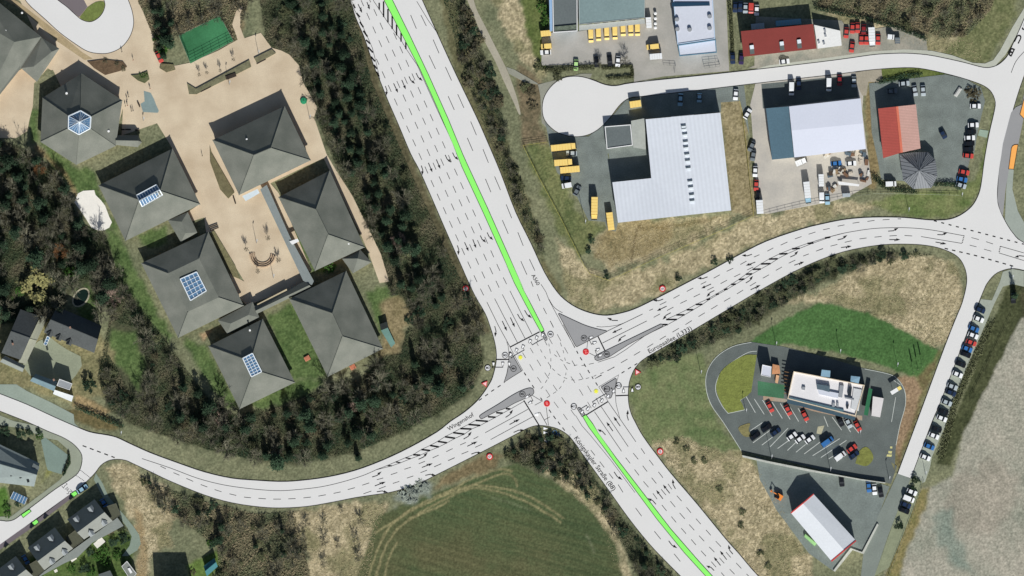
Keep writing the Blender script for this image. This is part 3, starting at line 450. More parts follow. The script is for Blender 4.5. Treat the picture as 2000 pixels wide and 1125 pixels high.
segs('guide_line', pairs(930, 730, [(1120, 60, 1190, 165), (1410, 207, 1485, 315), (1275, 292, 1350, 405), (1565, 432, 1645, 545), (1425, 515, 1505, 625), (1595, 738, 1672, 845), (1760, 958, 1838, 1060), (1735, 50, 1810, 165), (1265, 165, 1300, 110), (1185, 275, 1225, 232), (1595, 162, 1617, 112), (1520, 278, 1558, 230), (1410, 362, 1465, 328), (1295, 440, 1350, 405), (1740, 110, 1800, 118), (1075, 575, 1195, 510), (1240, 850, 1350, 790)], 9.375)+pairs(1100, 620, [(470, 858, 560, 838), (335, 878, 390, 880), (160, 790, 215, 880), (65, 825, 125, 850), (805, 975, 940, 910), (1060, 830, 1175, 765), (680, 1030, 740, 1005), (555, 1080, 605, 1055), (590, 1115, 700, 1050), (300, 1020, 365, 1130)], 9.375)+pairs(1100, 730, [(415, 90, 475, 72), (280, 115, 350, 100), (445, 220, 515, 338), (295, 285, 365, 400), (445, 515, 515, 630), (600, 440, 660, 560), (140, 660, 215, 765), (165, 958, 245, 1060)], 9.375), 1.)
def arrow(p, t, bend=0, straight=True, wd=1.7):
    """lane arrow from p to t; bend -1 right, 1 left: the head is offset to that side"""
    k = MB(); a, b = Vector(p), Vector(t); d = (b-a); L = d.length; d = d/L; nrm = Vector((d.y, -d.x))   # nrm: left in the picture
    c = a+d*(L*.62); h = 2.7
    k.ribbon([tuple(a), tuple(a+d*(L*(.5 if bend and not straight else .62)))], wd, ZM)
    def head(q, dd):
        m = Vector((dd.y, -dd.x)); k.add([W(tuple(q+m*h), ZM), W(tuple(q-m*h), ZM), W(tuple(q+dd*L*.38), ZM)], [(0, 1, 2)])
    if bend and not straight:
        c = a+d*(L*.5); e = c+d*(L*.1)+nrm*bend*1.7; k.ribbon([tuple(c-d*.5), tuple(e)], wd, ZM+.002); head(e-d*.3, (d*.93+nrm*bend*.36).normalized())
    else:
        head(c, d)
        if bend: k.add([W(tuple(c-d*4+nrm*bend*.6), ZM+.002), W(tuple(c-d*2.5+nrm*bend*4.), ZM+.002), W(tuple(c-d*.2+nrm*bend*.6), ZM+.002)], [(0, 1, 2)])
    k.build('lane_arrow', BLACK, road)
AR = [(650, 0, 3.75, [(385, 630, 410, 700, -1), (445, 610, 478, 680, 0), (505, 585, 535, 655, 0), (558, 560, 590, 625, 1), (610, 535, 645, 605, 1), (185, 30, 215, 95, 2), (250, 15, 270, 70, 2)]),
      (650, 270, 3.75, [(648, 200, 672, 270, -1), (700, 180, 730, 250, 0), (758, 155, 788, 225, 0), (823, 122, 855, 190, 1), (877, 105, 908, 170, 1), (912, 785, 936, 855, -1), (965, 762, 995, 828, 0), (1025, 740, 1050, 805, 0), (1080, 712, 1110, 775, 1), (1130, 690, 1162, 757, 1)]),
      (930, 620, 9.375, [(340, 160, 392, 360, -1), (477, 65, 565, 250, 0), (625, 0, 710, 180, 0)]), (880, 520, 9.375, [(1355, 805, 1460, 985, 1), (1225, 875, 1325, 1045, 1)]),
      (1150, 450, 3.75, [(1195, 175, 1120, 200, -1), (1220, 232, 1150, 258, 2), (870, 340, 795, 368, -1), (895, 393, 823, 425, 0), (920, 440, 850, 475, 1), (545, 503, 470, 530, -1), (570, 555, 498, 590, 0), (600, 603, 528, 642, 1), (243, 717, 170, 752, 0), (270, 768, 200, 805, 1), (213, 660, 128, 658, -1), (1150, 385, 1215, 345, 1), (1185, 435, 1258, 400, -2), (1475, 195, 1545, 165, 1), (1505, 255, 1578, 230, -2)]),
      (1500, 220, 3.75, [(510, 932, 590, 912, 1), (535, 988, 612, 978, -2), (880, 868, 962, 862, 1), (888, 930, 970, 930, -2), (1240, 893, 1318, 897, 1), (1227, 948, 1308, 962, -2), (1875, 1052, 1805, 1042, 1)]),
      (400, 825, 3.75, [(1225, 400, 1305, 375, 1), (1245, 465, 1325, 435, 2), (1260, 508, 1345, 495, -1), (1565, 270, 1645, 235, 1), (1590, 330, 1670, 300, 2), (1615, 388, 1695, 370, -1)]),
      (800, 825, 3.75, [(395, 122, 468, 80, 1), (422, 175, 497, 140, 2), (452, 232, 528, 205, -1)]), (930, 730, 9.375, [(537, 800, 710, 685, 1), (610, 930, 800, 830, 2), (685, 1075, 885, 985, -1)]),
      (1150, 825, 3.75, [(635, 487, 597, 420, -1), (593, 520, 543, 455, 0), (543, 560, 493, 495, 0), (492, 600, 440, 540, 1), (1055, 965, 1005, 903, -1), (1010, 1005, 960, 940, 0), (965, 1048, 915, 985, 0), (918, 1085, 868, 1035, 1), (185, 362, 235, 437, 1), (585, 867, 637, 937, 1)]),
      (1100, 730, 9.375, [(1195, 855, 1140, 660, -1), (1045, 960, 920, 780, 0), (910, 1050, 790, 880, 0), (775, 1120, 650, 980, 1)])]
for x0, y0, s, l in AR:
    for a, b, c, d, e in l:
        p, t = R(x0, y0, [(a, b), (c, d)], s); arrow(p, t, (e > 0)-(e < 0), abs(e) != 1)
def letters(txt, c, ang, h, parent, m=BLACK, z=ZM+.002, bold=0., name='lettering', sx=1.):
    o = link(name, text_mesh(txt, h, bold), parent, W(c, z), math.radians(ang)); o.data.materials.clear(); o.data.materials.append(m); o.scale = (sx, 1, 1); return o
letters('A560', (1046, 546.5), -61, 1.5, road, bold=.02); letters('Europaallee (L333)', (1308.5, 664), 29, 1.75, road, sx=1.02, bold=.025)
letters('Wingenshof', (899.5, 824), 31, 1.65, road, bold=.025); letters('Königskauler Straße (B8)', (1162, 905.5), -53.7, 1.85, road, sx=.97, bold=.025)
for ch, c in (('B', (1976, 101)), ('U', (1989, 75)), ('S', (2002, 50))):
    o = letters(ch, c, 154, 3.2, road, bold=.12); o.scale = (.72, 1.0, 1)
# islands, medians, added beds
ISL = mat('grey island surface', (156, 156, 156), .02, 1, .9); GREEN = mat('bright green strip', (146, 252, 112), .015, 1, .8)
def slabthing(name, label, cat, pts, m, h=.14, group=None, line=True, wd=1.1):
    c = (sum(p[0] for p in pts)/len(pts), sum(p[1] for p in pts)/len(pts)); root = empty(name, W(c)); tag(root, label, cat, group)
    k = MB(W(c)); k.poly(pts, .02, h); k.build('surface', m, root)
    if line: k = MB(W(c)); k.ribbon(pts, wd, h+.006, True); k.build('kerb_line', BLACK, root)
    return root
GI = 'grey traffic islands at the junction'
slabthing('traffic_island', 'large grey triangular traffic island north of the junction, below the A560 lettering', 'traffic island', R(880, 540, [(790, 275), (800, 272)]+spline([(800, 272), (880, 310), (980, 355), (1060, 380), (1140, 398)])+[(1145, 403), (925, 515), (915, 508)]), ISL, group=GI)
slabthing('traffic_island', 'long narrow grey traffic island along the Europaallee arm', 'traffic island', R(880, 540, [(1100, 560), (1540, 348), (1553, 352), (1555, 362), (1545, 370), (1300, 500), (1160, 590), (1100, 610), (1075, 617), (1058, 608), (1055, 592), (1065, 580)]), ISL, group=GI)
slabthing('traffic_island', 'drop shaped grey traffic island at the mouth of Wingenshof', 'traffic island', R(930, 730, spline([(60, 790), (100, 740), (400, 560), (650, 400), (820, 310), (960, 262), (1030, 270), (1058, 320), (1045, 370), (970, 420), (700, 540), (540, 630), (350, 700), (130, 815), (85, 820), (60, 790)], 3)[:-1], 9.375), ISL, group=GI)
slabthing('traffic_island', 'grey wedge traffic island holding the M4 and M5 markers', 'traffic island', R(930, 620, [(600, 650), (620, 628), (640, 640), (835, 980), (620, 1115), (510, 1190), (560, 1040), (595, 860)], 9.375), ISL, group=GI)
slabthing('traffic_island', 'small grey wedge traffic island holding the M11 marker', 'traffic island', R(1100, 730, [(700, 240), (955, 85), (975, 100), (960, 220), (880, 430), (855, 452), (835, 440), (700, 255)], 9.375), ISL, group=GI)
slabthing('traffic_island', 'stubby grey island nose at the south end of the northern green median', 'traffic island', R(930, 620, [(1190, 275), (1240, 260), (1300, 380), (1298, 412), (1270, 425), (1245, 405)], 9.375), ISL, group=GI)
slabthing('traffic_island', 'stubby grey island nose at the north end of the southern green median', 'traffic island', R(1100, 730, [(262, 650), (270, 622), (310, 620), (400, 745), (345, 785)], 9.375), ISL, group=GI)
M1 = R(650, 0, [(375, 0), (330, -80), (390, -80), (437, 0), (560, 250), (702, 550), (845, 870), (950, 1125)])+R(650, 270, [(980, 180), (1133, 510), (1284, 850), (1400, 1110)])+R(880, 520, [(1260, 290), (1470, 690), (1700, 1140)], 9.375)+R(930, 620, [(1245, 240), (1185, 270), (1035, 0)], 9.375)+R(880, 520, [(1370, 690), (1170, 310), (1020, -20)], 9.375)+R(650, 270, [(1340, 1080), (1239, 850), (1102, 545), (946, 210), (862, 0)])+R(650, 0, [(905, 1115), (770, 800), (640, 510), (500, 240)])
slabthing('green_median', 'bright green median strip down the middle of the A560 arm', 'median strip', M1, GREEN, .12)
M2 = [(1138, 813.5), (1144.5, 810), (1158, 828), (1171, 850)]+R(1150, 825, [(60, 65), (200, 260), (400, 520), (600, 780), (800, 1010), (905, 1125), (980, 1210), (930, 1210), (855, 1125), (700, 955), (500, 710), (300, 440), (100, 170), (0, 35)])
slabthing('green_median', 'bright green median strip down the middle of Königskauler Straße', 'median strip', M2, GREEN, .12)
for P, lab in ((R(0, 880, [(310, 940), (430, 860), (457, 890), (340, 983)], 7.5), 'bright green kerb bed on the village side of the side street'), (R(0, 880, [(460, 1060), (535, 1005), (570, 1050), (495, 1108)], 7.5), 'bright green kerb bed halfway along the grey parking strip'), (R(0, 880, [(1030, 635), (1103, 590), (1140, 635), (1070, 690)], 7.5), 'bright green kerb bed beside the parked blue car')):
    slabthing('kerb_bed', lab, 'kerb bed', P, GREEN, .16, 'green kerb beds on the side street')
sheet('parking_strip', R(0, 880, [(1030, 640), (1060, 690), (570, 1060), (370, 1200), (-40, 1480), (-100, 1440), (0, 1375), (330, 1140), (560, 995)], 7.5), mat('brown grey strip', (112, 104, 108), .03), .075)
sheet('cycle_pavement', R(1500, 220, [(1780, 0), (1815, -40), (1860, -60), (1875, -140), (1880, 0), (1830, 250), (1770, 390), (1740, 560), (1720, 760), (1740, 800), (1700, 715), (1680, 640), (1690, 450), (1720, 230)]), mat('dark overlay pavement', (152, 152, 152), .02), .072)
ORA = mat('orange bed', (252, 176, 92), .02)
slabthing('kerb_bed', 'long orange kerb bed with a rounded end on the dark footway', 'kerb bed', R(1750, 250, [(1650, 600), (1690, 300), (1705, 265), (1735, 245), (1785, 242), (1785, 260), (1725, 605)], 7.5), ORA, .16, 'orange kerb beds')
slabthing('kerb_bed', 'orange kerb bed cut by the border beside the dark footway', 'kerb bed', R(1750, 150, [(1815, 550), (1875, 325), (1990, 200), (1990, 640), (1880, 620)], 7.5), ORA, .16, 'orange kerb beds')
sheet('junction_footway', R(1500, 220, [(1760, 400), (1800, 410), (1790, 560), (1830, 720), (1900, 850), (1875, 960), (1800, 890), (1735, 790), (1745, 560)]), mat('new footway', (158, 166, 156), .05), .05)
sheet('green_kerb_link', R(1750, 150, [(1225, 770), (1355, 790), (1330, 895), (1200, 860)], 7.5), mat('pale link', (150, 168, 150), .06), .03)
sheet('parking_rectangle', R(0, 0, [(430, 5), (290, -110), (560, -110), (640, 50), (580, 125)]), mat('purple grey lot', (116, 108, 110), .03), .05)
slabthing('grass_bed', 'small rounded grass bed inside the bend of the turning road', 'grass bed', R(0, 0, spline([(640, 55), (700, 15), (762, 12), (762, 60), (738, 108), (700, 142), (655, 157), (600, 142), (585, 125)], 2)), mat('turning grass', (112, 124, 66), .16, 2.5, 1), .12, line=False)
def shades_road(p, h, r=0.):
    """does a thing of height h (metres) at plan point p throw its shadow on the road?"""
    for t in (.25, .5, .75, 1.):
        x = p[0]+(SHX*h*t)*S; y = p[1]-(SHY*h*t)*S
        if bool(inpoly(RP_A, np.array([x]), np.array([y]))[0]): return True
    return False
RP_A = RPOLY
# ------------------------------------------------------------------ buildings
def cen(P): return (sum(p[0] for p in P)/len(P), sum(p[1] for p in P)/len(P))
def inset(P, d):
    """move every side of the plan polygon inwards by d plan units"""
    n = len(P); A = sum(P[i][0]*P[(i+1) % n][1]-P[(i+1) % n][0]*P[i][1] for i in range(n)); sg = 1 if A > 0 else -1
    out = []
    for i in range(n):
        a, b, c = Vector(P[i-1]), Vector(P[i]), Vector(P[(i+1) % n]); d1, d2 = (b-a).normalized(), (c-b).normalized()
        n1, n2 = Vector((-d1.y, d1.x))*sg, Vector((-d2.y, d2.x))*sg; m = (n1+n2)
        m = m.normalized() if m.length > 1e-6 else n1; out.append(tuple(b+m*(d/max(m.dot(n1), .4))))
    return out
TILE = mat('grey roof tiles', (110, 114, 105), .1, .9, .9, (120, 122, 113), fine=20)
TILED = mat('dark slate roof', (76, 80, 80), .12, .8, .85); TILEG = mat('pale grey roof tiles', (138, 144, 138), .06, 1, .9)
WALLT = mat('buff brick wall', (176, 150, 120), .08); WALLW = mat('pale render', (214, 212, 204), .04); FRAME = mat('white frame', (228, 236, 240), .02, rough=.5)
GLASS = mat('skylight glass', (88, 122, 154), .12, 2, .15, spec=.5); METAL = mat('zinc metal', (150, 154, 158), .06, rough=.5)
class Bld:
    def __init__(s, name, label, P, cat='building', group=None):
        s.c = cen(P); s.o = W(s.c); s.root = tag(empty(name, s.o), label, cat, group)
    def prism(s, name, P, z0, z1, m, parent=None, label=None):
        k = MB(s.o); k.poly(P, z0, z1); return tag(k.build(name, m, parent or s.root), label)
    def roof(s, V, F, m, name='roof', th=.28, parent=None):
        """V: name -> (x, y, height); F: faces by name, any winding"""
        key = {n: i for i, n in enumerate(V)}; top = [Vector(W(v, v[2])) for v in V.values()]; k = MB(s.o); fs = []; ed = {}
        for f in F:
            q = [key[a] for a in f]; nn = Vector((0, 0, 0))
            for i in range(len(q)): a, b = top[q[i]], top[q[(i+1) % len(q)]]; nn += Vector(((a.y-b.y)*(a.z+b.z), (a.z-b.z)*(a.x+b.x), (a.x-b.x)*(a.y+b.y)))
            if nn.z < 0: q = q[::-1]
            fs.append(tuple(q))
            for i in range(len(q)): ed[(q[i], q[(i+1) % len(q)])] = 1
        n = len(top); low = [t-Vector((0, 0, th)) for t in top]
        side = [(b, a, a+n, b+n) for a, b in ed if (b, a) not in ed]
        k.add(top+low, fs+[tuple(i+n for i in reversed(f)) for f in fs]+[x[::-1] for x in side])
        return k.build(name, m, parent or s.root)
    def ridge(s, lines, m, wd=.22):
        for a, b in lines: k = MB(s.o); k.tube(W(a, a[2]+.03), W(b, b[2]+.03), wd, wd, 5); k.build('ridge_tiles', m, s.root)
    def flat(s, P, h, rm, wm, pm=None, pw=2., ph=.35, name='roof'):
        s.prism('wall', P, 0, h, wm)
        k = MB(s.o); k.poly(inset(P, pw*.98) if pm else P, h, h+.08); k.build(name, rm, s.root)
        if pm:
            Q = inset(P, pw); n = len(P); k = MB(s.o); z0, z1 = h, h+ph
            v = [W(p, z0) for p in P]+[W(p, z1) for p in P]+[W(p, z1) for p in Q]+[W(p, z0) for p in Q]
            A = sum(P[i][0]*P[(i+1) % n][1]-P[(i+1) % n][0]*P[i][1] for i in range(n)); f = []
            for i in range(n):
                j = (i+1) % n
                for q in ((i, j, n+j, n+i), (n+i, n+j, 2*n+j, 2*n+i), (2*n+i, 2*n+j, 3*n+j, 3*n+i)): f.append(q[::-1] if A > 0 else q)
            k.add(v, f); k.build('parapet', pm, s.root)
def skylight(b, quad, z0, z1=None, nu=5, nv=3):
    """glazing over four plan corners (z per corner) with white bars as a part of it"""
    z = z0 if isinstance(z0, (list, tuple)) else [z0]*4
    k = MB(b.o); k.add([W(p, h+.25) for p, h in zip(quad, z)]+[W(p, h-.5) for p, h in zip(quad, z)], [(3, 2, 1, 0), (4, 5, 6, 7), (0, 1, 5, 4), (1, 2, 6, 5), (2, 3, 7, 6), (3, 0, 4, 7)])
    g = k.build('skylight', GLASS, b.root)
    def P(u, v):
        a = [Vector(W(p, h+.33)) for p, h in zip(quad, z)]; return (a[0]*(1-u)+a[1]*u)*(1-v)+(a[3]*(1-u)+a[2]*u)*v
    k = MB(b.o)
    for i in range(nu+1): k.tube(P(i/nu, 0), P(i/nu, 1), .13 if 0 < i < nu else .26, .13 if 0 < i < nu else .26, 4)
    for j in range(nv+1): k.tube(P(0, j/nv), P(1, j/nv), .13 if 0 < j < nv else .26, .13 if 0 < j < nv else .26, 4)
    k.build('glazing_bars', FRAME, g)
def vents(b, pts, z, r=.25, h=.7):
    for p in pts:
        k = MB(b.o); q = W(p, z); k.tube(q, (q[0], q[1], q[2]+h), r, r, 8); k.tube((q[0], q[1], q[2]+h), (q[0], q[1], q[2]+h+.15), r*1.5, r*1.2, 8); k.build('roof_vent', WHITE, b.root)
TN = math.tan(math.radians(29.5))
SG = 'hipped grey school pavilions round the tan yard'
def pavilion(name, label, corners, ridge, eave, deck=None, extra=None):
    """four corners (N, E, S, W), ridge (two points, W end then E end or N then S) or a flat deck of four points"""
    b = Bld(name, label, corners, 'school building', SG); b.prism('wall', inset(corners, 4), 0, eave-.1, WALLT)
    N, Ea, So, We = corners; V = {k: (*p, eave) for k, p in zip('NESW', corners)}
    def dl(p, a, c): a, c, p = Vector(a), Vector(c), Vector(p); d = (c-a).normalized(); return abs((p-a).x*d.y-(p-a).y*d.x)/S
    if deck:
        zr = eave+TN*min(dl(deck[0], N, We), dl(deck[2], So, Ea), dl(deck[1], N, Ea))
        for k, p in zip('abcd', deck): V[k] = (*p, zr)          # a: NW end, b: NE, c: SE, d: SW
        b.roof(V, ['NWab', 'NbcE', 'EcdS', 'SdaW', 'abcd'], TILE)
        b.ridge([(V[x], V[y]) for x, y in ('Nb', 'Ec', 'Sd', 'Wa')], TILE)
    else:
        r0, r1, mode = ridge; zr = eave+TN*max(dl(r0, N, We), dl(r0, N, Ea) if mode == 'ns' else 0)
        if mode == 'ew':
            zr = eave+TN*(dl(r0, N, We)+dl(r1, So, Ea))/2; V['p'] = (*r0, zr); V['q'] = (*r1, zr)     # ridge along the long N side
            b.roof(V, ['NWpq', 'NqE', 'EqpS', 'SpW'], TILE); rl = ('Wp', 'Sp', 'pq', 'Nq', 'Eq')
        else:
            zr = eave+TN*(dl(r0, N, Ea)+dl(r1, So, We))/2; V['p'] = (*r0, zr); V['q'] = (*r1, zr)     # ridge from the N end to the S end
            b.roof(V, ['NWp', 'NpqE', 'EqS', 'SqpW'], TILE); rl = ('Wp', 'Np', 'pq', 'Sq', 'Eq')
        b.ridge([(V[x], V[y]) for x, y in rl], TILE)
    b.zr = zr; return b
# hexagonal pavilion
H = [(159, 143), (239, 196), (226, 285), (149, 322), (79, 277), (83, 191)]; HI = R(0, 0, [(590, 810), (665, 855), (660, 940), (578, 985), (500, 940), (502, 850)])
b = Bld('school_pavilion', 'six sided grey tiled school pavilion with a glass cone on its peak', H, 'school building', SG); b.prism('wall', inset(H, 4), 0, 3.6, WALLT)
zr = 3.7+TN*12; V = {i: (*p, 3.7) for i, p in enumerate(H)}; V.update({6+i: (*p, zr) for i, p in enumerate(HI)})
b.roof(V, [(i, (i+1) % 6, 6+(i+1) % 6, 6+i) for i in range(6)]+[(6, 7, 8, 9, 10, 11)], TILE); b.ridge([(V[i], V[6+i]) for i in range(6)], TILE, .16)
k = MB(b.o); ap = (155, 238); k.add([W(p, zr+.1) for p in HI]+[W(ap, zr+2.2)], [((i+1) % 6, i, 6) for i in range(6)]); gl = k.build('skylight', GLASS, b.root)
k = MB(b.o)
for i in range(6):
    p, q = HI[i], HI[(i+1) % 6]; k.tube(W(p, zr+.15), W(q, zr+.15), .28, .28, 5); k.tube(W(p, zr+.15), W(ap, zr+2.25), .14, .14, 4)
    for t in (.25, .5, .75): m_ = (p[0]+(q[0]-p[0])*t, p[1]+(q[1]-p[1])*t); k.tube(W(m_, zr+.15), W(ap, zr+2.25), .05, .05, 3)
k.build('glazing_bars', FRAME, gl); vents(b, [(130, 182), (172, 183), (111, 270), (167, 287), (212, 256), (182, 195)], 5.2, .35, 1.)
A6 = R(0, 0, [(848, 990), (1010, 990), (1040, 1040), (1010, 1078), (848, 1062)]); b.prism('annex_wall', inset(A6, 2.5), 0, 2.6, WALLT)
b.roof({'a': (*A6[0], 2.7), 'b': (*A6[1], 2.7), 'c': (*A6[2], 2.7), 'd': (*A6[3], 2.7), 'e': (*A6[4], 2.7), 'p': (226, 274, 4.6), 'q': (270, 275, 4.6)}, ['abqp', 'bcq', 'cdq', 'dqpe'], TILE, 'annex_roof')
P2 = pavilion('school_pavilion', 'grey school pavilion with a ridge skylight, just south of the six sided one', [(337, 290), (391, 399), (245, 470.5), (192.5, 362)], ((272, 391), (313, 373), 'ew'), 3.7)
q = R(0, 270, [(1000, 418), (1145, 340), (1190, 415), (1042, 500)]); z = P2.zr
k = MB(P2.o); mid = [((q[0][0]+q[3][0])/2, (q[0][1]+q[3][1])/2), ((q[1][0]+q[2][0])/2, (q[1][1]+q[2][1])/2)]
skylight(P2, [q[0], q[1], mid[1], mid[0]], [z-1.3, z-1.3, z+.1, z+.1], nu=8, nv=1); skylight(P2, [mid[0], mid[1], q[2], q[3]], [z+.1, z+.1, z-1.5, z-1.5], nu=8, nv=1)
P3_ = pavilion('school_pavilion', 'plain grey school pavilion with roof vents and a glass canopy at its south corner', [(556, 207), (607, 313), (467, 381), (415, 273.5)], ((496, 303), (529, 289), 'ew'), 4.6)
vents(P3_, [(482, 272), (528, 275), (553, 277), (472, 316), (538, 304)], 6.6, .3, .9)
k = MB(P3_.o); k.poly([(473, 383), (503, 369), (507, 377), (480, 393)], 3., 3.15); k.build('glass_canopy', mat('milky canopy', (214, 226, 230), .05, rough=.4), P3_.root)
P4 = pavilion('school_pavilion', 'plain grey school pavilion east of the long walkway roof with a small lean-to', [(644, 333), (712, 483), (615, 529), (544, 385)], ((617, 409), (641, 458), 'ns'), 3.9)
A4 = R(400, 270, [(1005, 882), (1135, 812), (1222, 908), (1085, 990)]); P4.prism('annex_wall', inset(A4, 2.5), 0, 2.7, WALLT)
P4.roof({'a': (*A4[0], 2.9), 'b': (*A4[1], 2.9), 'c': (*A4[2], 2.9), 'd': (*A4[3], 2.9), 'p': (698.5, 505, 5.2)}, ['abp', 'bcp', 'cdp', 'dap'], TILE, 'annex_roof')
vents(P4, [(681, 476)], 5., .25, 1.2)
P5 = pavilion('school_pavilion', 'large grey school pavilion with a square grid skylight on its flat top', [(407, 453), (476, 597), (348, 660), (276, 514)], None, 3.9, [(328, 534), (389, 505), (427, 581), (367, 609)])
skylight(P5, [(352, 545), (384, 531), (403, 568), (372, 587)], P5.zr, nu=4, nv=5)
P6 = pavilion('school_pavilion', 'southern grey school pavilion with a narrow grid skylight on its peak', [(513, 623), (576, 747), (468, 799), (407, 676)], None, 3.9, [(473.5, 700), (494, 690), (511.5, 727), (491, 736)])
skylight(P6, [(474, 700), (493, 690), (511, 726), (491, 736)], P6.zr, nu=3, nv=7); vents(P6, [(488, 645)], 5.2, .3, .9)
P7 = pavilion('school_pavilion', 'plain grey school pavilion at the south east end of the yard, beside the green lawn', [(676, 529), (748, 681), (640, 736), (565, 584)], ((649, 612), (669, 657), 'ns'), 3.9)
# walkway roofs and links
b = Bld('covered_walkway', 'long grey monopitch walkway roof along the east side of the school yard', [(508, 370), (521, 361), (613, 550), (604, 558)], 'walkway', None)
b.roof({'a': (508, 370, 2.9), 'b': (521, 361, 3.3), 'c': (566, 462, 3.3), 'd': (613, 549, 3.3), 'e': (609, 557, 3.1), 'f': (592, 548, 2.9)}, ['abcdef'], mat('walkway metal', (132, 140, 138), .06, rough=.6), th=.2)
for i, t in enumerate((.05, .3, .55, .8, .97)):
    k = MB(b.o); p = (511+t*84, 371+t*178); k.tube(W(p, 0), W(p, 2.75), .1, .1, 6); k.build('post', METAL, b.root)
k = MB(b.o); k.poly(R(400, 270, [(620, 755), (680, 735), (692, 755), (640, 780)]), 3.3, 3.6); k.build('white_cover', WHITE, b.root)
b = Bld('covered_walkway', 'gabled walkway roof along the south side of the school yard', [(499, 606), (604, 556)], 'walkway')
b.roof({'a': (496, 598, 2.6), 'b': (596, 548, 2.6), 'p': (499, 607, 4.0), 'q': (604, 557, 4.0), 'c': (502, 613, 3.0), 'd': (609, 561, 3.0)}, ['abqp', 'pqdc'], TILE); b.prism('wall', [(500, 604), (601, 554), (606, 559), (504, 610)], 0, 2.5, WALLT)
k = MB(b.o); k.poly([(502, 594), (560, 564), (561, 567), (504, 598)], 2.55, 2.8); k.build('eaves_strip', mat('pale eaves', (196, 182, 150), .04), b.root)
b = Bld('link_roof', 'small hipped link roof between the ridge skylight pavilion and the square skylight pavilion', R(0, 270, [(1230, 600), (1375, 540), (1445, 690), (1325, 762)]), 'building')
q = R(0, 270, [(1230, 600), (1375, 540), (1445, 690), (1325, 762), (1330, 612), (1358, 695)])
b.roof({k: (*p, 2.9 if i < 4 else 4.2) for i, (k, p) in enumerate(zip('abcdpq', q))}, ['abp', 'bcqp', 'cdq', 'daqp'[:0] or 'dapq'], TILE); b.prism('wall', inset(q[:4], 2.5), 0, 2.8, WALLT)
b = Bld('link_roof', 'small hipped link roof between the square skylight pavilion and the southern pavilion', R(400, 540, [(95, 320), (345, 195), (395, 305), (165, 420)]), 'building')
q = R(400, 540, [(95, 320), (350, 185), (400, 300), (165, 420), (190, 345), (320, 282)])
b.roof({k: (*p, 2.9 if i < 4 else 4.2) for i, (k, p) in enumerate(zip('abcdpq', q))}, ['abqp', 'bcq', 'cdpq', 'dap'], TILE); b.prism('wall', inset(q[:4], 2.5), 0, 2.8, WALLT)
# big school hall in the corner
b = Bld('school_hall', 'large grey hipped school hall running out of the picture beside the turning road', [(81, 72), (41, 133), (-60, 220), (-40, -20)], 'school building')
b.roof({'A': (81, 72, 4.2), 'B': (41, 133, 4.2), 'C': (-60, 260, 4.2), 'D': (28, 82, 9.), 'E': (-60, 30, 9.), 'F': (-60, -42, 4.2)}, ['ADEF', 'ABCED'], TILE)
b.prism('wall', inset([(81, 72), (41, 133), (-60, 260), (-60, -42)], 4), 0, 4.1, WALLT)
b.roof({'a': (81, 73, 2.9), 'b': (116, 95, 2.9), 'c': (72, 160, 2.9), 'd': (41, 133, 2.9), 'p': (101, 101, 4.6), 'q': (66, 130, 4.6)}, ['abpqd', 'bcqp', 'cdq'], TILE, 'wing_roof'); b.prism('wing_wall', inset([(81, 73), (116, 95), (72, 160), (41, 133)], 3), 0, 2.8, WALLT)
vents(b, [(11, 60), (43, 25)], 7., .3, 1.)

# commercial buildings
DGREY = mat('dark felt roof', (104, 112, 112), .08, .7, .9); BLUEW = mat('pale blue cladding', (150, 182, 214), .04, rough=.6)
SHEET = mat('ribbed white roof sheeting', (216, 221, 228), .025, .4, .6, fine=5, wave=(.12, 1.6, .07)); PALE = mat('pale roof membrane', (206, 210, 220), .03, .5, .7)
SLATEB = mat('slate blue roof', (84, 112, 126), .07, .6, .6); GRNR = mat('grey green roof', (126, 146, 146), .07, .5, .7)
b = Bld('depot_building', 'grey green flat depot building behind the row of yellow vans, with a dark west wing', [(1071, -40), (1259, -40), (1259, 35), (1131, 48), (1128, 62), (1080, 65)], 'building')
b.flat([(1078, -60), (1127.5, -60), (1128, 61), (1080, 64)], 5.2, DGREY, BLUEW, WHITE, 1.6, .4, 'wing_roof'); b.flat([(1129, -60), (1259.5, -60), (1259.5, 35), (1131, 48)], 5.6, GRNR, WALLW, mat('roof edging', (170, 178, 176), .04), 1.2, .2)
k = MB(b.o); k.poly([(1071, -60), (1077.5, -60), (1079.5, 60), (1074, 62)], 4.6, 4.9); k.build('side_canopy', BLUEW, b.root)
k = MB(b.o); k.poly([(1131, 49.5), (1259, 36.5), (1260, 46), (1131, 60)], 3.6, 3.85); k.build('loading_canopy', mat('loading canopy', (168, 172, 168), .04), b.root)
k = MB(b.o); k.poly([(1083, 52), (1126, 48), (1126, 57), (1084, 60)], 5.3, 5.75); k.build('roof_planting', mat('rooftop gravel planting', (104, 114, 100), .35, 6, 1, fine=30), b.root)
b = Bld('office_building', 'white flat roofed hall with pale blue walls and a lower south bay', [(1312, 13), (1395, 5), (1398, 103), (1324, 110)], 'building')
b.flat([(1309, -60), (1389, -60), (1397, 76), (1323, 87)], 6.2, PALE, BLUEW, mat('light blue edge', (186, 206, 226), .03), 1.6, .3)
b.prism('blue_gable', [(1312, 5), (1386, 5), (1386.5, 11), (1313, 13)], 6.3, 6.7, mat('dark blue band', (26, 60, 84), .06)); b.flat([(1324, 88), (1398, 77), (1400, 103), (1327, 110)], 4.4, PALE, BLUEW, mat('steel blue band', (92, 132, 152), .05), 1.6, .25, 'lower_roof')
for p in ((1322, 38), (1323, 57), (1386, 32), (1386, 55), (1347, 58)):
    k = MB(b.o); q = W(p, 6.3); k.tube(q, (q[0], q[1], 7.2), .9, .8, 9); k.build('roof_vent', METAL, b.root)
RED = mat('red roof sheeting', (124, 50, 44), .07, .8, .7, fine=14)
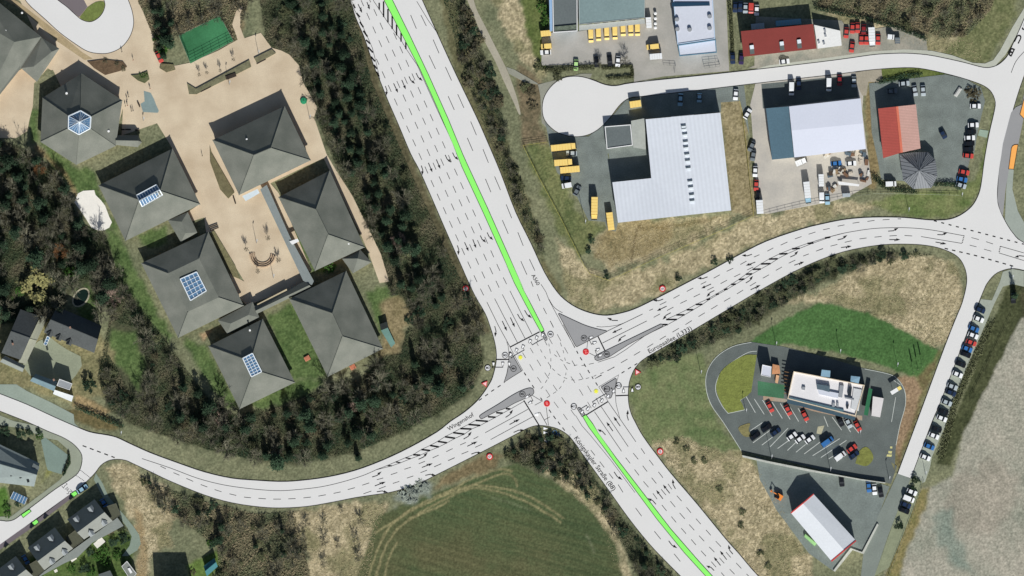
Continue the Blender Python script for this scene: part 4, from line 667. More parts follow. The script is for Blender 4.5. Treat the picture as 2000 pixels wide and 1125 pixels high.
b = Bld('workshop_building', 'red roofed workshop with three white rooflights beside the car dealer yard', [(1447, 61), (1588, 47), (1595, 95), (1452, 111)], 'building')
b.prism('wall', inset([(1447, 61), (1588, 47), (1595, 95), (1452, 111)], 2), 0, 4., WALLW)
b.roof({'a': (1447, 61, 5.6), 'b': (1588, 47, 5.6), 'c': (1595, 95, 4.2), 'd': (1452, 111, 4.2)}, ['abcd'], RED)
for p in ((1468.5, 92), (1527, 85), (1561, 81)):
    k = MB(b.o); k.box(W((p[0], p[1]+5), 5.), (1.7, 3.4, .5), math.radians(8)); d = k.build('dormer', mat('dormer grey', (96, 104, 102), .06), b.root)
    k = MB(b.o); k.box(W(p, 5.3), (1.5, 1.5, .5), math.radians(8)); k.build('rooflight', FRAME, d)
EX = [(1590, 48.5), (1641, 60), (1644, 89), (1597, 95)]; b.flat(EX, 3.4, mat('white flat roof', (232, 232, 228), .04), WALLW, name='extension_roof')
for p in ((1611, 60), (1612, 69), (1609, 84), (1599, 82)): k = MB(b.o); k.box(W(p, 3.7), (.8, 1.2, .5), .3); k.build('roof_unit', METAL, b.root)
LW = [(1261, 233), (1407, 220), (1428, 411), (1207, 435), (1196, 356), (1272, 348)]
b = Bld('warehouse', 'L shaped white ribbed warehouse with a row of ridge vents', LW, 'warehouse'); b.prism('wall', inset(LW, 1), 0, 6.3, WALLW)
RA, RB_ = (1334, 226.5), (1353, 419); 
b.roof({'a': (*LW[0], 6.5), 'r': (*RA, 7.3), 'b': (*LW[1], 6.5), 'c': (*LW[2], 6.5), 's': (*RB_, 7.3), 'd': (*LW[3], 6.5), 'e': (*LW[4], 6.5), 'f': (*LW[5], 6.5)}, ['arsdef', 'rbcs'], SHEET)
for i, (zx, zy) in enumerate([(1255, 92), (1258, 112), (1265, 153), (1270, 208), (1272, 248), (1280, 300), (1285, 346), (1290, 400), (1303, 497), (1308, 541), (1315, 597), (1318, 640)]):
    p = R(1000, 220, [(zx, zy)])[0]; k = MB(b.o); k.box(W(p, 7.45), (2., .45, .4), .12); v = k.build('ridge_vent', mat('vent grey', (92, 104, 112), .06), b.root)
    k = MB(b.o); k.box(W((p[0]+.6, p[1]+3.4), 7.55), (1.7, .7, .5), .12); k.build('vent_flap', FRAME, v)
b = Bld('office_annex', 'small grey flat roofed office beside the L shaped warehouse', [(1181, 247), (1232, 243), (1236, 284), (1185, 291)], 'building')
b.flat([(1181, 247), (1232, 243), (1236, 284), (1185, 291)], 2.7, DGREY, WALLW, WHITE, 1.5, .35)
b.prism('link_roof', [(1232.5, 236), (1259, 231), (1261.5, 292), (1237, 288), (1234, 262)], 0, 3., mat('link roof', (172, 176, 168), .06))
b = Bld('warehouse', 'white low gabled warehouse with a slate blue flat west wing', [(1496, 211), (1681, 192), (1691, 291), (1508, 312)], 'warehouse')
b.flat([(1496, 211.5), (1540.5, 208), (1551, 307.5), (1508, 312)], 5.4, SLATEB, WALLW, name='west_roof'); Q = [(1541, 208), (1681, 192), (1691, 291), (1551.5, 307.5)]; b.prism('wall', inset(Q, 1), 0, 6.2, WALLW)
b.roof({'a': (*Q[0], 6.4), 'b': (*Q[1], 6.4), 'c': (*Q[2], 6.4), 'd': (*Q[3], 6.4), 'p': (1546, 255, 7.), 'q': (1686, 241, 7.)}, ['abqp', 'pqcd'], mat('white roof sheeting', (218, 222, 234), .02, .4, .7))
b = Bld('garage_hall', 'gabled hall with a red west slope and a pale pink east slope', [(1715, 212), (1789, 204), (1798, 290), (1725, 309)], 'building')
Q = [(1715, 212), (1789, 204), (1798, 290), (1725, 309)]; b.prism('wall', inset(Q, 1.5), 0, 4.6, WALLW)
b.roof({'a': (1715, 212, 4.8), 'p': (1752, 208, 6.8), 'q': (1761, 298, 6.8), 'd': (1725, 309, 4.8)}, ['apqd'], mat('red sheet roof', (180, 86, 76), .06, .8, .7, wave=(1.49, 1.1, .1))); b.roof({'p': (1752.3, 208, 6.8), 'b': (1789, 204, 4.8), 'c': (1798, 290, 4.8), 'q': (1761.3, 298, 6.8)}, ['pbcq'], mat('pale pink sheet roof', (200, 160, 148), .05, .8, .7, wave=(1.49, 1.1, .1)), 'east_roof')  # east slope coloured a paler pink than the red west slope
b.ridge([((1752, 208, 6.82), (1761, 298, 6.82))], mat('bright ridge capping', (226, 124, 98), .04), .5)
OC = [(1757, 301), (1785, 297.5), (1812, 297), (1827, 312), (1831, 344), (1819, 367), (1784, 369), (1764, 352)]
b = Bld('showroom', 'dark eight sided metal showroom roof at the end of the red and pink hall', OC, 'building'); b.prism('wall', inset(OC, 3), 0, 3.2, WALLW)
V = {i: (*p, 3.3) for i, p in enumerate(OC)}; V[8] = (1795, 333, 6.6); SEAM = mat('standing seam zinc', (122, 126, 130), .04, .8, .6)
b.roof(V, [(i, (i+1) % 8, 8) for i in range(8)], SEAM)
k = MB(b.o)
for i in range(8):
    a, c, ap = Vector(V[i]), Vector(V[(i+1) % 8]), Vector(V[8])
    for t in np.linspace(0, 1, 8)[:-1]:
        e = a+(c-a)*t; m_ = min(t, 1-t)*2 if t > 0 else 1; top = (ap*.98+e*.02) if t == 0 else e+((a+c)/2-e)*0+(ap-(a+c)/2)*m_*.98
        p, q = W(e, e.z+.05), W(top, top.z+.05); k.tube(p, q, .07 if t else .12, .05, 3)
k.build('seam_ribs', mat('dark seam grey', (74, 78, 82), .04), b.root)  # ribs in a darker grey than the zinc between them
# the restaurant
RW = [(1550, 725), (1689, 752), (1671, 813), (1538, 779)]
b = Bld('restaurant', 'white flat roofed drive-through restaurant with rooftop plant and a dark awning along its front', RW, 'restaurant')
b.flat(RW, 5.6, mat('white membrane roof', (226, 224, 224), .025, .6, .8), mat('brown wall', (92, 70, 56), .08), mat('cream parapet', (222, 206, 180), .05), 1.6, .7)
b.prism('front_awning', [(1537.5, 780), (1671, 814.5), (1669.5, 821), (1537, 787)], 3.2, 3.6, mat('dark awning', (62, 86, 100), .06)); b.prism('front_fascia', [(1541, 775), (1648, 800), (1647, 806), (1540, 780)], 5.75, 6.25, mat('steel fascia', (84, 112, 122), .06))
for P, h, m_, nm in (([(1595, 750), (1621, 754), (1620, 766), (1596, 759)], 1.4, mat('plant louvre', (88, 106, 116), .1), 'roof_plant'), ([(1596, 760), (1638, 768), (1637, 778), (1600, 770)], .8, PALE, 'roof_plant'), ([(1640, 752), (1648, 753), (1645, 776), (1638, 776)], .9, METAL, 'roof_plant'), ([(1658, 756), (1664, 757), (1662, 774), (1656, 773)], 1.2, mat('black plant', (40, 48, 54), .1), 'roof_plant'), ([(1667, 758), (1683, 761), (1677, 803), (1662, 798)], .45, mat('upper deck', (204, 206, 206), .05), 'upper_roof'), ([(1654, 790), (1658, 791), (1656, 799), (1653, 798)], 1., mat('black plant', (40, 48, 54)), 'roof_plant'), ([(1626, 786), (1631, 787), (1630, 795), (1625, 794)], .8, METAL, 'roof_plant'), ([(1634, 786), (1638, 787), (1638, 795), (1634, 795)], .8, METAL, 'roof_plant'), ([(1650, 775), (1668, 779), (1668, 782), (1650, 778)], .7, METAL, 'roof_plant'), ([(1567, 755), (1573, 756), (1572, 762), (1566, 761)], .7, METAL, 'roof_plant')):
    b.prism(nm, P, 5.7, 5.7+h, m_)
for p in ((1644, 766), (1643, 775), (1623, 768), (1612, 768)): k = MB(b.o); q = W(p, 5.7); k.tube(q, (q[0], q[1], 6.4), .35, .35, 8); k.build('roof_vent', METAL, b.root)
for P in ([(1605, 722), (1622, 724), (1621, 737), (1603, 735)], [(1662, 734), (1680, 736), (1677, 749), (1661, 745)]): k = MB(b.o); k.add([W(p, z_) for p, z_ in zip(P, (5.2, 5.2, 6.2, 6.2))]+[W(p, z_-.12) for p, z_ in zip(P, (5.2, 5.2, 6.2, 6.2))], [(3, 2, 1, 0), (4, 5, 6, 7), (0, 1, 5, 4), (1, 2, 6, 5), (2, 3, 7, 6), (3, 0, 4, 7)]); k.build('window_canopy', mat('blue canopy', (186, 226, 246), .05, rough=.4), b.root)
b.prism('side_awning', [(1697, 758), (1704, 760), (1695, 812), (1687, 810)], 2.7, 3.2, mat('green awning', (46, 108, 74), .1)); b.prism('store_roof', [(1705, 774), (1726, 778), (1719, 815), (1702, 812)], 0, 3., mat('store roof', (218, 214, 212), .04))
for i in range(7): p = (1536-i*.3+2, 727+i*7); k = MB(b.o); k.box(W(p, 3.2), (2.4, .25, .25), -.2); k.build('pergola_beam', mat('timber beam', (128, 98, 66), .1), b.root)
b = Bld('play_house', 'small white flat roofed play house with an orange side, west of the restaurant', [(1489, 712), (1507, 716), (1505, 737), (1486, 733)], 'play house')
b.flat([(1489, 712), (1507, 716), (1505, 737), (1486, 733)], 5.2, PALE, WALLW, WHITE, 1., .2); b.prism('climbing_deck', [(1509, 711), (1522, 714), (1524, 730), (1508, 731)], 0, 2.2, mat('orange deck', (196, 142, 102), .12)); b.prism('slide', [(1516, 732), (1522, 734), (1519, 749), (1514, 747)], .3, 1.2, mat('cream slide', (208, 168, 130), .06))
b = Bld('metal_hall', 'white gabled metal hall with red verges at both gable ends', [(1589, 965), (1672, 1056), (1624, 1096), (1545, 1002)], 'warehouse')
Q = [(1589, 965), (1672, 1056), (1624, 1096), (1545, 1002)]; b.prism('wall', inset(Q, 1.5), 0, 5.4, WALLW)
b.roof({'a': (*Q[0], 5.6), 'b': (*Q[1], 5.6), 'q': (1649, 1075, 7.4), 'c': (*Q[2], 5.6), 'd': (*Q[3], 5.6), 'p': (1568, 983, 7.4)}, ['abqp', 'pqcd'], mat('pale metal roof', (216, 220, 224), .03, .5, .7))
for A_, z1, B_, z2 in ((Q[0], 5.6, (1568, 983), 7.4), ((1568, 983), 7.4, Q[3], 5.6), (Q[1], 5.6, (1649, 1075), 7.4), ((1649, 1075), 7.4, Q[2], 5.6)): k = MB(b.o); k.tube(W(A_, z1+.02), W(B_, z2+.02), .3, .3, 4); k.build('verge', mat('red verge', (206, 70, 66), .05), b.root)
# houses in the village corner
def gable(name, label, P, eave, rise, rm, wm=WALLW, cat='house', group=None, hipped=0.):
    """P: four corners, ridge runs from the middle of side 0-3 to the middle of side 1-2"""
    b = Bld(name, label, P, cat, group); b.prism('wall', inset(P, 2.2), 0, eave-.1, wm); m1 = ((P[0][0]+P[3][0])/2, (P[0][1]+P[3][1])/2); m2 = ((P[1][0]+P[2][0])/2, (P[1][1]+P[2][1])/2)
    if hipped: m1, m2 = (m1[0]+(m2[0]-m1[0])*hipped, m1[1]+(m2[1]-m1[1])*hipped), (m2[0]+(m1[0]-m2[0])*hipped, m2[1]+(m1[1]-m2[1])*hipped)
    b.r = b.roof({'a': (*P[0], eave), 'b': (*P[1], eave), 'c': (*P[2], eave), 'd': (*P[3], eave), 'p': (*m1, eave+rise), 'q': (*m2, eave+rise)}, ['abqp', 'pqcd']+(['bcq', 'dap'] if hipped else []), rm)
    if not hipped:                                            # gable ends
        k = MB(b.o); I = inset(P, 2.2); n1 = ((I[0][0]+I[3][0])/2, (I[0][1]+I[3][1])/2); n2 = ((I[1][0]+I[2][0])/2, (I[1][1]+I[2][1])/2)
        k.add([W(I[0], eave-.1), W(I[3], eave-.1), W(n1, eave+rise-.5), W(I[1], eave-.1), W(I[2], eave-.1), W(n2, eave+rise-.5)], [(0, 1, 2), (4, 3, 5)]); k.build('gable_wall', wm, b.root)
    b.ridge([((*m1, eave+rise), (*m2, eave+rise))], rm, .16); return b
def chimney(b, p, z): k = MB(b.o); k.box(W(p, z), (.7, .9, 1.6), .3); k.build('chimney', mat('chimney brick', (150, 120, 104), .1), b.r)
def dormer(b, p, z, ang, m):
    k = MB(b.o); c, s_ = math.cos(ang), math.sin(ang); o = Vector(W(p, z)); f = Vector((c, s_, 0)); r = Vector((-s_, c, 0)); u = Vector((0, 0, 1))
    k.add([o+f*1.4-r*1.1-u*.6, o+f*1.4+r*1.1-u*.6, o+f*1.2+u*.7, o-f*1.2+u*.75, o-f*.1-r*1.1-u*.3, o-f*.1+r*1.1-u*.3], [(0, 1, 2), (0, 2, 3, 4), (2, 1, 5, 3)]); k.build('dormer', m, b.r)
q7 = lambda l: R(0, 640, l, 7.5)
b = gable('farm_house', 'dark slate farm house with a row of dormers north of the farm court', R(0, 540, [(420, 220), (745, 360), (690, 560), (320, 410)]), 4.4, 5.2, TILED); 
for p in ((98, 651), (116, 658), (136, 667)): dormer(b, p, 6.2, -1.95, TILED)
chimney(b, (137, 640), 9.2)
b = gable('barn', 'long narrow barn with a pale roof edge west of the farm court', R(0, 540, [(300, 285), (350, 300), (240, 560), (150, 630), (60, 600)])[:2]+R(0, 540, [(190, 640), (135, 628)]), 3.6, 1.2, mat('pale fibre roof', (158, 160, 142), .06), cat='barn')
b = gable('barn', 'dark slate barn behind the long pale roofed one', R(0, 540, [(150, 240), (290, 290), (150, 610), (10, 560)]), 4., 4.4, TILED, cat='barn'); chimney(b, (25, 672), 7.)
b = gable('farm_building', 'pale roofed gatehouse range at the west end of the farm court', q7([(70, 410), (370, 555), (330, 650), (0, 500)]), 3.2, 1.2, TILEG, cat='barn')
b = gable('farm_house', 'tall farm house south of the farm court with a grey blue roof', q7([(520, 675), (840, 790), (790, 930), (440, 780)]), 6.2, 3., mat('grey blue slate', (108, 130, 138), .08), cat='house'); chimney(b, (105, 742), 9.4)
b = Bld('flat_annex', 'flat grey annex joined to the tall farm house', q7([(870, 750), (1060, 820), (1020, 915), (830, 850)]), 'annex'); b.flat(q7([(870, 750), (1060, 820), (1020, 915), (830, 850)]), 4.6, METAL, WALLW, WHITE, .9, .2)
b = Bld('flat_annex', 'white flat roofed lean-to on the street side of the tall farm house', q7([(800, 910), (1075, 1000), (1050, 1085), (775, 970)]), 'annex'); b.flat(q7([(800, 910), (1075, 1000), (1050, 1085), (775, 970)]), 2.8, mat('white lean-to roof', (232, 236, 236), .03), WALLW)
b = Bld('greenhouse', 'white framed cold frame beside the farm house dormers', q7([(690, 125), (728, 145), (680, 260), (640, 245)]), 'greenhouse'); b.prism('base', q7([(690, 125), (728, 145), (680, 260), (640, 245)]), 0, 1.1, GLASS)
k = MB(b.o); q = q7([(690, 125), (728, 145), (680, 260), (640, 245)])
for i in range(4): t = i/3; k.tube(W((q[0][0]+(q[3][0]-q[0][0])*t, q[0][1]+(q[3][1]-q[0][1])*t), 1.15), W((q[1][0]+(q[2][0]-q[1][0])*t, q[1][1]+(q[2][1]-q[1][1])*t), 1.15), .12, .12, 4)
k.tube(W(q[0], 1.15), W(q[3], 1.15), .12, .12, 4); k.tube(W(q[1], 1.15), W(q[2], 1.15), .12, .12, 4); k.build('frame', FRAME, b.root)
b = gable('house', 'detached house with a pale south roof slope beside the side street', R(0, 825, [(-150, 90), (290, 300), (265, 480), (70, 545), (-230, 400)])[:2]+R(0, 825, [(250, 470), (-200, 420)]), 5., 4., mat('grey roof tiles B', (132, 142, 140), .06), cat='house')
k = MB(b.o); k.poly(R(0, 880, [(490, 185), (580, 240), (520, 400), (415, 355)], 7.5), 7., 7.25); k.build('flat_dormer', DGREY, b.r)
for p in ((3, 914), (22, 928), (40, 932), (55, 940)): k = MB(b.o); k.box(W(p, 7.4), (.9, .9, .5), .4); k.build('rooflight', mat('black rooflight', (30, 36, 40)), b.r)
b = Bld('conservatory', 'grey glazed conservatory on the garden side of the detached house', R(0, 880, [(200, 600), (400, 690), (360, 790), (150, 700)], 7.5), 'conservatory'); b.prism('base', R(0, 880, [(200, 600), (400, 690), (360, 790), (150, 700)], 7.5), 0, 2.6, GLASS)
k = MB(b.o); q = R(0, 880, [(200, 600), (400, 690), (360, 790), (150, 700)], 7.5)
for i in range(6): t = i/5; k.tube(W((q[0][0]+(q[1][0]-q[0][0])*t, q[0][1]+(q[1][1]-q[0][1])*t), 2.65), W((q[3][0]+(q[2][0]-q[3][0])*t, q[3][1]+(q[2][1]-q[3][1])*t), 2.65), .1, .1, 4)
k.build('glazing_bars', FRAME, b.root)
# terrace: three pairs of houses with flat link roofs between
TG = 'terraced houses along the side street'; q75 = lambda l: R(0, 975, l, 7.5)
TER = [('terraced pair of houses nearest the street corner', [(985, 295), (1385, 0), (1720, 260), (1260, 590)], [(1130, 490), (1530, 190), (1650, 320), (1230, 590)], [(1340, 150), (1130, 300)], [(1520, 335), (1330, 490)]),
       ('terraced pair of houses in the middle of the row', [(405, 712), (803, 412), (1090, 720), (690, 1010)], [(550, 910), (950, 610), (1070, 720), (650, 1040)], [(755, 580), (555, 720)], [(940, 765), (755, 900)]),
       ('terraced pair of houses cut by the picture border', [(-165, 1132), (233, 832), (500, 1140), (80, 1430)], [(-20, 1330), (380, 1030), (500, 1140), (80, 1460)], [(175, 1000), (-30, 1140)], [(350, 1190), (180, 1300)])]
for lab, A_, S_, dn, ds in TER:
    n0, n1 = q75([A_[0], A_[1]]); s1, s0 = q75([S_[2], S_[3]]); Pq = [n0, n1, s1, s0]
    b = Bld('terraced_house', lab+', with small dormers on both slopes', Pq, 'house', TG); r0, r1 = q75([S_[0], S_[1]])
    b.prism('wall', inset(Pq, 2), 0, 2.6, WALLW); b.r = b.roof({'a': (*n0, 2.5), 'b': (*n1, 2.5), 'c': (*s1, 4.6), 'd': (*s0, 4.6), 'p': (*r0, 8.4), 'q': (*r1, 8.4)}, ['abqp', 'pqcd'], mat('terrace tiles', (136, 139, 133), .05, 1, .9))
    for p in q75(dn): dormer(b, p, 6.2, 2.2, mat('dormer zinc', (158, 164, 166), .04))
    for p in q75(ds): dormer(b, p, 6.9, -.95, mat('dormer zinc', (158, 164, 166)))
for lab, Q in (('low brown flat roof at the corner end of the terrace', [(1480, 130), (1700, 60), (1770, 230), (1640, 310)]), ('low brown flat roof between the corner pair and the middle pair', [(960, 560), (1100, 455), (1225, 610), (1060, 725)]), ('low brown flat roof between the middle pair and the last pair', [(400, 970), (540, 890), (650, 1050), (500, 1160)])):
    b = Bld('garage', lab, q75(Q), 'garage', 'flat link roofs of the terrace'); b.flat(q75(Q), 3., mat('brown felt roof', (84, 86, 70), .1), WALLW, mat('felt edge', (98, 98, 84)), .8, .15)
b = Bld('rear_extension', 'long low grey roof strip along the garden side of the terrace', q75([(1240, 600), (1720, 260), (1830, 400), (1000, 960), (560, 1180), (540, 1090)]), 'extension'); b.flat(q75([(1075, 735), (1720, 270), (1810, 390), (1350, 640), (1140, 850), (940, 940), (500, 1180), (660, 1050)]), 2.9, TILEG, WALLW)
for i, (p, sx, sy, a) in enumerate((((194, 1060), 5.2, 3., .7), ((143, 1091), 3., 2.2, .6), ((109, 1115), 1.6, 1.4, .5))):
    b = Bld('garden_awning', ('large white awning behind the corner end of the terrace', 'cream awning behind the middle of the terrace', 'small white parasol top on the terrace gardens')[i], [p], 'awning'); k = MB(b.o); k.box(W(p, 2.6), (sx*.8, sy*.8, .12), a); k.build('canopy', mat('awning cloth', (226, 222, 210), .05), b.root)
    for dx in (-.3, .3): k = MB(b.o); k.tube(W((p[0]+dx*sx*4, p[1]), 0), W((p[0]+dx*sx*4, p[1]), 2.55), .05, .05, 5); k.build('post', METAL, b.root)
b = Bld('garden_shed', 'small grey shed with a white skylight on the earth path', R(200, 975, [(360, 905), (500, 1090), (400, 1150), (280, 985)], 7.5), 'shed'); Q = R(200, 975, [(360, 905), (500, 1090), (420, 1200), (280, 985)], 7.5); b.flat(Q, 3.4, mat('shed felt', (132, 136, 130), .08), WALLW, WHITE, .8, .2); b.prism('skylight', R(200, 975, [(370, 1015), (400, 1005), (440, 1070), (410, 1090)], 7.5), 3.5, 3.9, WHITE)
b = gable('garden_shed', 'teal roofed shed on the allotment lawn', R(200, 975, [(1480, 980), (1640, 860), (1690, 985), (1530, 1130)], 7.5), 2.6, 1.2, mat('teal sheet roof', (64, 118, 124), .06), cat='shed')
b = gable('house', 'grey house on the right edge of the gardens, partly beyond the border', [(192, 1122), (215, 1114), (240, 1165), (205, 1180)], 4., 2.4, TILEG)
b = gable('tall_house', 'tall dark roofed house just beyond the southern border throwing a broad shadow', [(318, 1133), (372, 1133), (388, 1190), (312, 1190)], 7., 4.6, TILED)

# ------------------------------------------------------------------ vehicles
TYRE = mat('tyre rubber', (24, 24, 26), .1); AUTOG = mat('car glass', (22, 28, 34), .1, rough=.12, spec=.6)
PAINT = {n: mat(n+' car paint', c, .02, rough=.28, spec=.5) for n, c in dict(white=(236, 238, 238), silver=(176, 186, 190), black=(26, 28, 32), darkblue=(34, 50, 78), blue=(58, 112, 172), lightblue=(152, 188, 206), red=(198, 74, 66), darkred=(136, 40, 44), yellow=(250, 216, 128), green=(182, 224, 146), grey=(112, 120, 124), orange=(244, 146, 66), purple=(56, 44, 84), teal=(128, 176, 196)).items()}
CACHE = {}
def loft(stations, glass):
    """stations: (x, low z, belt z, top z, half width, top half width); returns body and glass face sets"""
    v = []; body = []; gl = {k: [] for k in ('windscreen', 'rear_window', 'left_window', 'right_window')}
    for x, z0, z1, zt, w_, wi in stations: v += [(x, -w_, z0), (x, -w_, z1), (x, -wi, zt), (x, wi, zt), (x, w_, z1), (x, w_, z0)]
    n = len(stations)
    for i in range(n-1):
        a, b_ = i*6, i*6+6
        for j in range(5):
            f = (a+j, a+j+1, b_+j+1, b_+j); kk = glass.get((i, j)); (gl[kk] if kk else body).append(f)
        body.append((a+5, a, b_, b_+5))
    body += [tuple(range(5, -1, -1)), tuple(range((n-1)*6, n*6))]
    return v, body, gl
KINDS_ = {
 'car': ([(2.1, .3, .5, .62, .7, .6), (1.95, .22, .6, .76, .84, .74), (.95, .2, .68, .92, .88, .8), (.25, .2, .78, 1.42, .88, .64), (-1.15, .2, .8, 1.44, .88, .62), (-1.8, .2, .78, 1.0, .87, .72), (-2.05, .25, .7, .9, .82, .7), (-2.15, .35, .6, .7, .74, .62)], {(2, 2): 'windscreen', (4, 2): 'rear_window', (3, 1): 'right_window', (3, 3): 'left_window', (2, 1): 'right_window', (2, 3): 'left_window', (4, 1): 'right_window', (4, 3): 'left_window'}, 1.3, .31),
 'van': ([(2.65, .35, .7, .9, .8, .7), (2.5, .3, .8, 1.1, .95, .85), (1.75, .25, .95, 1.35, .98, .9), (1.1, .25, 1.15, 2.2, .99, .84), (.4, .25, 1.2, 2.3, .99, .86), (-2.5, .25, 1.2, 2.3, .99, .86), (-2.68, .3, 1.1, 2.15, .95, .82)], {(2, 2): 'windscreen', (3, 1): 'right_window', (3, 3): 'left_window', (5, 2): 'rear_window'}, 1.65, .34),
}
def parts(kind, color):
    key = (kind, color)
    if key in CACHE: return CACHE[key]
    st, gm_, wb, wr = KINDS_[kind]; v, body, gl = loft(st, gm_); out = []
    def me(nm, vs, fs, m):
        d = bpy.data.meshes.new(nm); d.from_pydata(vs, [], [f[::-1] for f in fs]); d.update(); d.materials.append(m); out.append((nm, d))
    me('body', v, body, PAINT[color])
    for nm, f in gl.items():
        if f: u = sorted({i for q in f for i in q}); ix = {a: i for i, a in enumerate(u)}; me('windscreen' if nm == 'windscreen' else 'rear_window' if nm == 'rear_window' else 'side_window', [v[i] for i in u], [tuple(ix[i] for i in q) for q in f], AUTOG)
    hw = st[2][4]
    for sx in (1, -1):
        for sy in (1, -1):
            k = MB(); k.tube((sx*wb, sy*(hw-.16), wr), (sx*wb, sy*(hw+.02), wr), wr, wr, 12); d = bpy.data.meshes.new('wheel'); d.from_pydata(k.v, [], k.f); d.materials.append(TYRE); out.append(('wheel', d))
    CACHE[key] = out; return out
def vehicle(kind, color, p, ang, label, cat=None, group=None, k=1., z=.03):
    cat = cat or ('car' if kind == 'car' else 'van'); root = tag(empty('parked_'+('car' if kind == 'car' else 'van'), W(p, z), math.radians(ang)), label, cat, group)
    root.scale = (k, 1.12 if kind == 'car' else 1.05, 1)
    for nm, d in parts(kind, color): link(nm, d, root)
    return root
def boxy(name, label, cat, p, ang, L, wd, h, color, z0=.9, cab=None, group=None, ribs=True):
    """lorry, trailer or container: a long body with ribs, wheels, and a cab if it has one"""
    root = tag(empty(name, W(p, .03), math.radians(ang)), label, cat, group); cl = 2. if cab else 0; x0, x1 = -L/2, L/2-cl-(.15 if cab else 0)
    k = MB(); k.box(((x0+x1)/2, 0, z0+(h-z0)/2), (x1-x0, wd, h-z0)); k.box(((x0+x1)/2, 0, h+.03), (x1-x0-.2, wd-.2, .06)); k.build('load_box', PAINT[color], root)
    if ribs:
        k = MB()
        for i in range(1, int((x1-x0)/1.2)+1): k.box((x0+i*(x1-x0)/(int((x1-x0)/1.2)+1), 0, h+.075), (.06, wd-.1, .04))
        k.build('roof_ribs', mat('roof rib grey', (190, 186, 170)) if color != 'yellow' else mat('roof rib ochre', (214, 170, 74)), root)
    if z0 > .4:
        for sx in (x0+1.1, x0+2.1, (L/2-1.2) if cab else x1-.8):
            for sy in (1, -1): k = MB(); k.tube((sx, sy*(wd/2-.3), .45), (sx, sy*(wd/2-.02), .45), .45, .45, 12); k.build('wheel', TYRE, root)
        k = MB(); k.box((0, 0, .75), (L-.4, wd*.5, .25)); k.build('chassis', TYRE, root)
    if cab:
        k = MB(); k.add([(L/2-cl, -wd/2+.05, .5), (L/2, -wd/2+.1, .5), (L/2, wd/2-.1, .5), (L/2-cl, wd/2-.05, .5), (L/2-cl, -wd/2+.1, 2.5), (L/2-.45, -wd/2+.2, 2.5), (L/2-.45, wd/2-.2, 2.5), (L/2-cl, wd/2-.1, 2.5), (L/2, -wd/2+.1, 1.4), (L/2, wd/2-.1, 1.4)], [(0, 3, 2, 1), (4, 5, 6, 7), (0, 1, 8, 5, 4), (3, 7, 6, 9, 2), (1, 2, 9, 8), (0, 4, 7, 3)]); c = k.build('cab', PAINT[cab], root)
        k = MB(); k.add([(L/2-.02, -wd/2+.15, 1.42), (L/2-.02, wd/2-.15, 1.42), (L/2-.42, wd/2-.22, 2.45), (L/2-.42, -wd/2+.22, 2.45)], [(0, 1, 2, 3)]); o = k.build('windscreen', AUTOG, c); o.location.x = .02
    return root
YV = 'yellow delivery vans in a row'
for i, p in enumerate([(1154, 70), (1169, 67), (1185, 65), (1201, 64), (1217, 57.5), (1232, 57), (1245, 57)]):
    vehicle('van', 'yellow', p, -88, ('westernmost', 'second from the west', 'third from the west', 'middle', 'third from the east', 'second from the east', 'easternmost')[i]+' yellow van in the row at the depot loading canopy', group=YV, k=.98)
V_ = vehicle
boxy('box_trailer', 'short yellow box trailer beside the depot west wing', 'trailer', (1066, 65), 5, 4., 2.3, 2.5, 'yellow'); V_('van', 'yellow', (1067, 90), 184, 'yellow van by the west edge of the depot yard, south of the yellow trailer', k=.8)
V_('car', 'white', (1065.5, 102), 184, 'white car parked tight south of the western yellow van'); V_('car', 'green', (1125, 127), -93, 'pale green car at the depot hedge'); V_('car', 'black', (1165, 121), -85, 'black car at the depot hedge, west of two cars there'); V_('car', 'black', (1191, 118), -85, 'black car in the depot yard next to the white one'); V_('car', 'white', (1207, 120), -95, 'white car at the end of the depot lawn hedge')
boxy('container', 'white upright container east of the yellow van row', 'container', (1267, 44), -85, 4.2, 2.1, 2.6, 'white', .1); V_('van', 'yellow', (1275, 91), 186, 'yellow van at the east edge of the depot yard', k=.95); boxy('box_trailer', 'white box trailer at the east edge of the depot yard by the lawn', 'trailer', (1281, 110), 5, 4.8, 2.3, 2.6, 'white')
for i, y in enumerate((26, 36, 46, 54)): 
    b = Bld('waste_bin', ('northernmost', 'second', 'third', 'southernmost')[i]+' pale waste bin in the file east of the white container', [(1280, y)], 'bin', 'pale waste bins east of the depot'); k = MB(b.o); q = W((1280, y)); k.tube(q, (q[0], q[1], 1.2), .5, .6, 10); k.build('body', mat('bin grey', (196, 200, 190), .05), b.root); k = MB(b.o); k.tube((q[0], q[1], 1.2), (q[0], q[1], 1.35), .65, .4, 10); k.build('lid', WHITE, b.root)
boxy('lorry', 'long yellow lorry with a small cab just below the turning circle', 'lorry', (1101, 287), 6, 10., 2.5, 3.2, 'yellow', cab='yellow'); V_('car', 'silver', (1116, 299), 180, 'silver car between two yellow lorries'); boxy('lorry', 'shorter yellow lorry, second one below the turning circle', 'lorry', (1101, 317), 4, 7.4, 2.5, 3., 'yellow', cab='yellow')
boxy('box_trailer', 'yellow swap body beside the shorter yellow lorry', 'trailer', (1113, 331), 5, 7.6, 2.5, 2.6, 'yellow'); V_('car', 'darkblue', (1105, 348), 175, 'dark blue car below the yellow swap body'); V_('van', 'white', (1107, 362), 190, 'white van at the corner of the grass below the yellow lorries', k=.75); V_('car', 'grey', (1127, 372), 60, 'grey car with a trailer hitch angled at the edge of the yard')
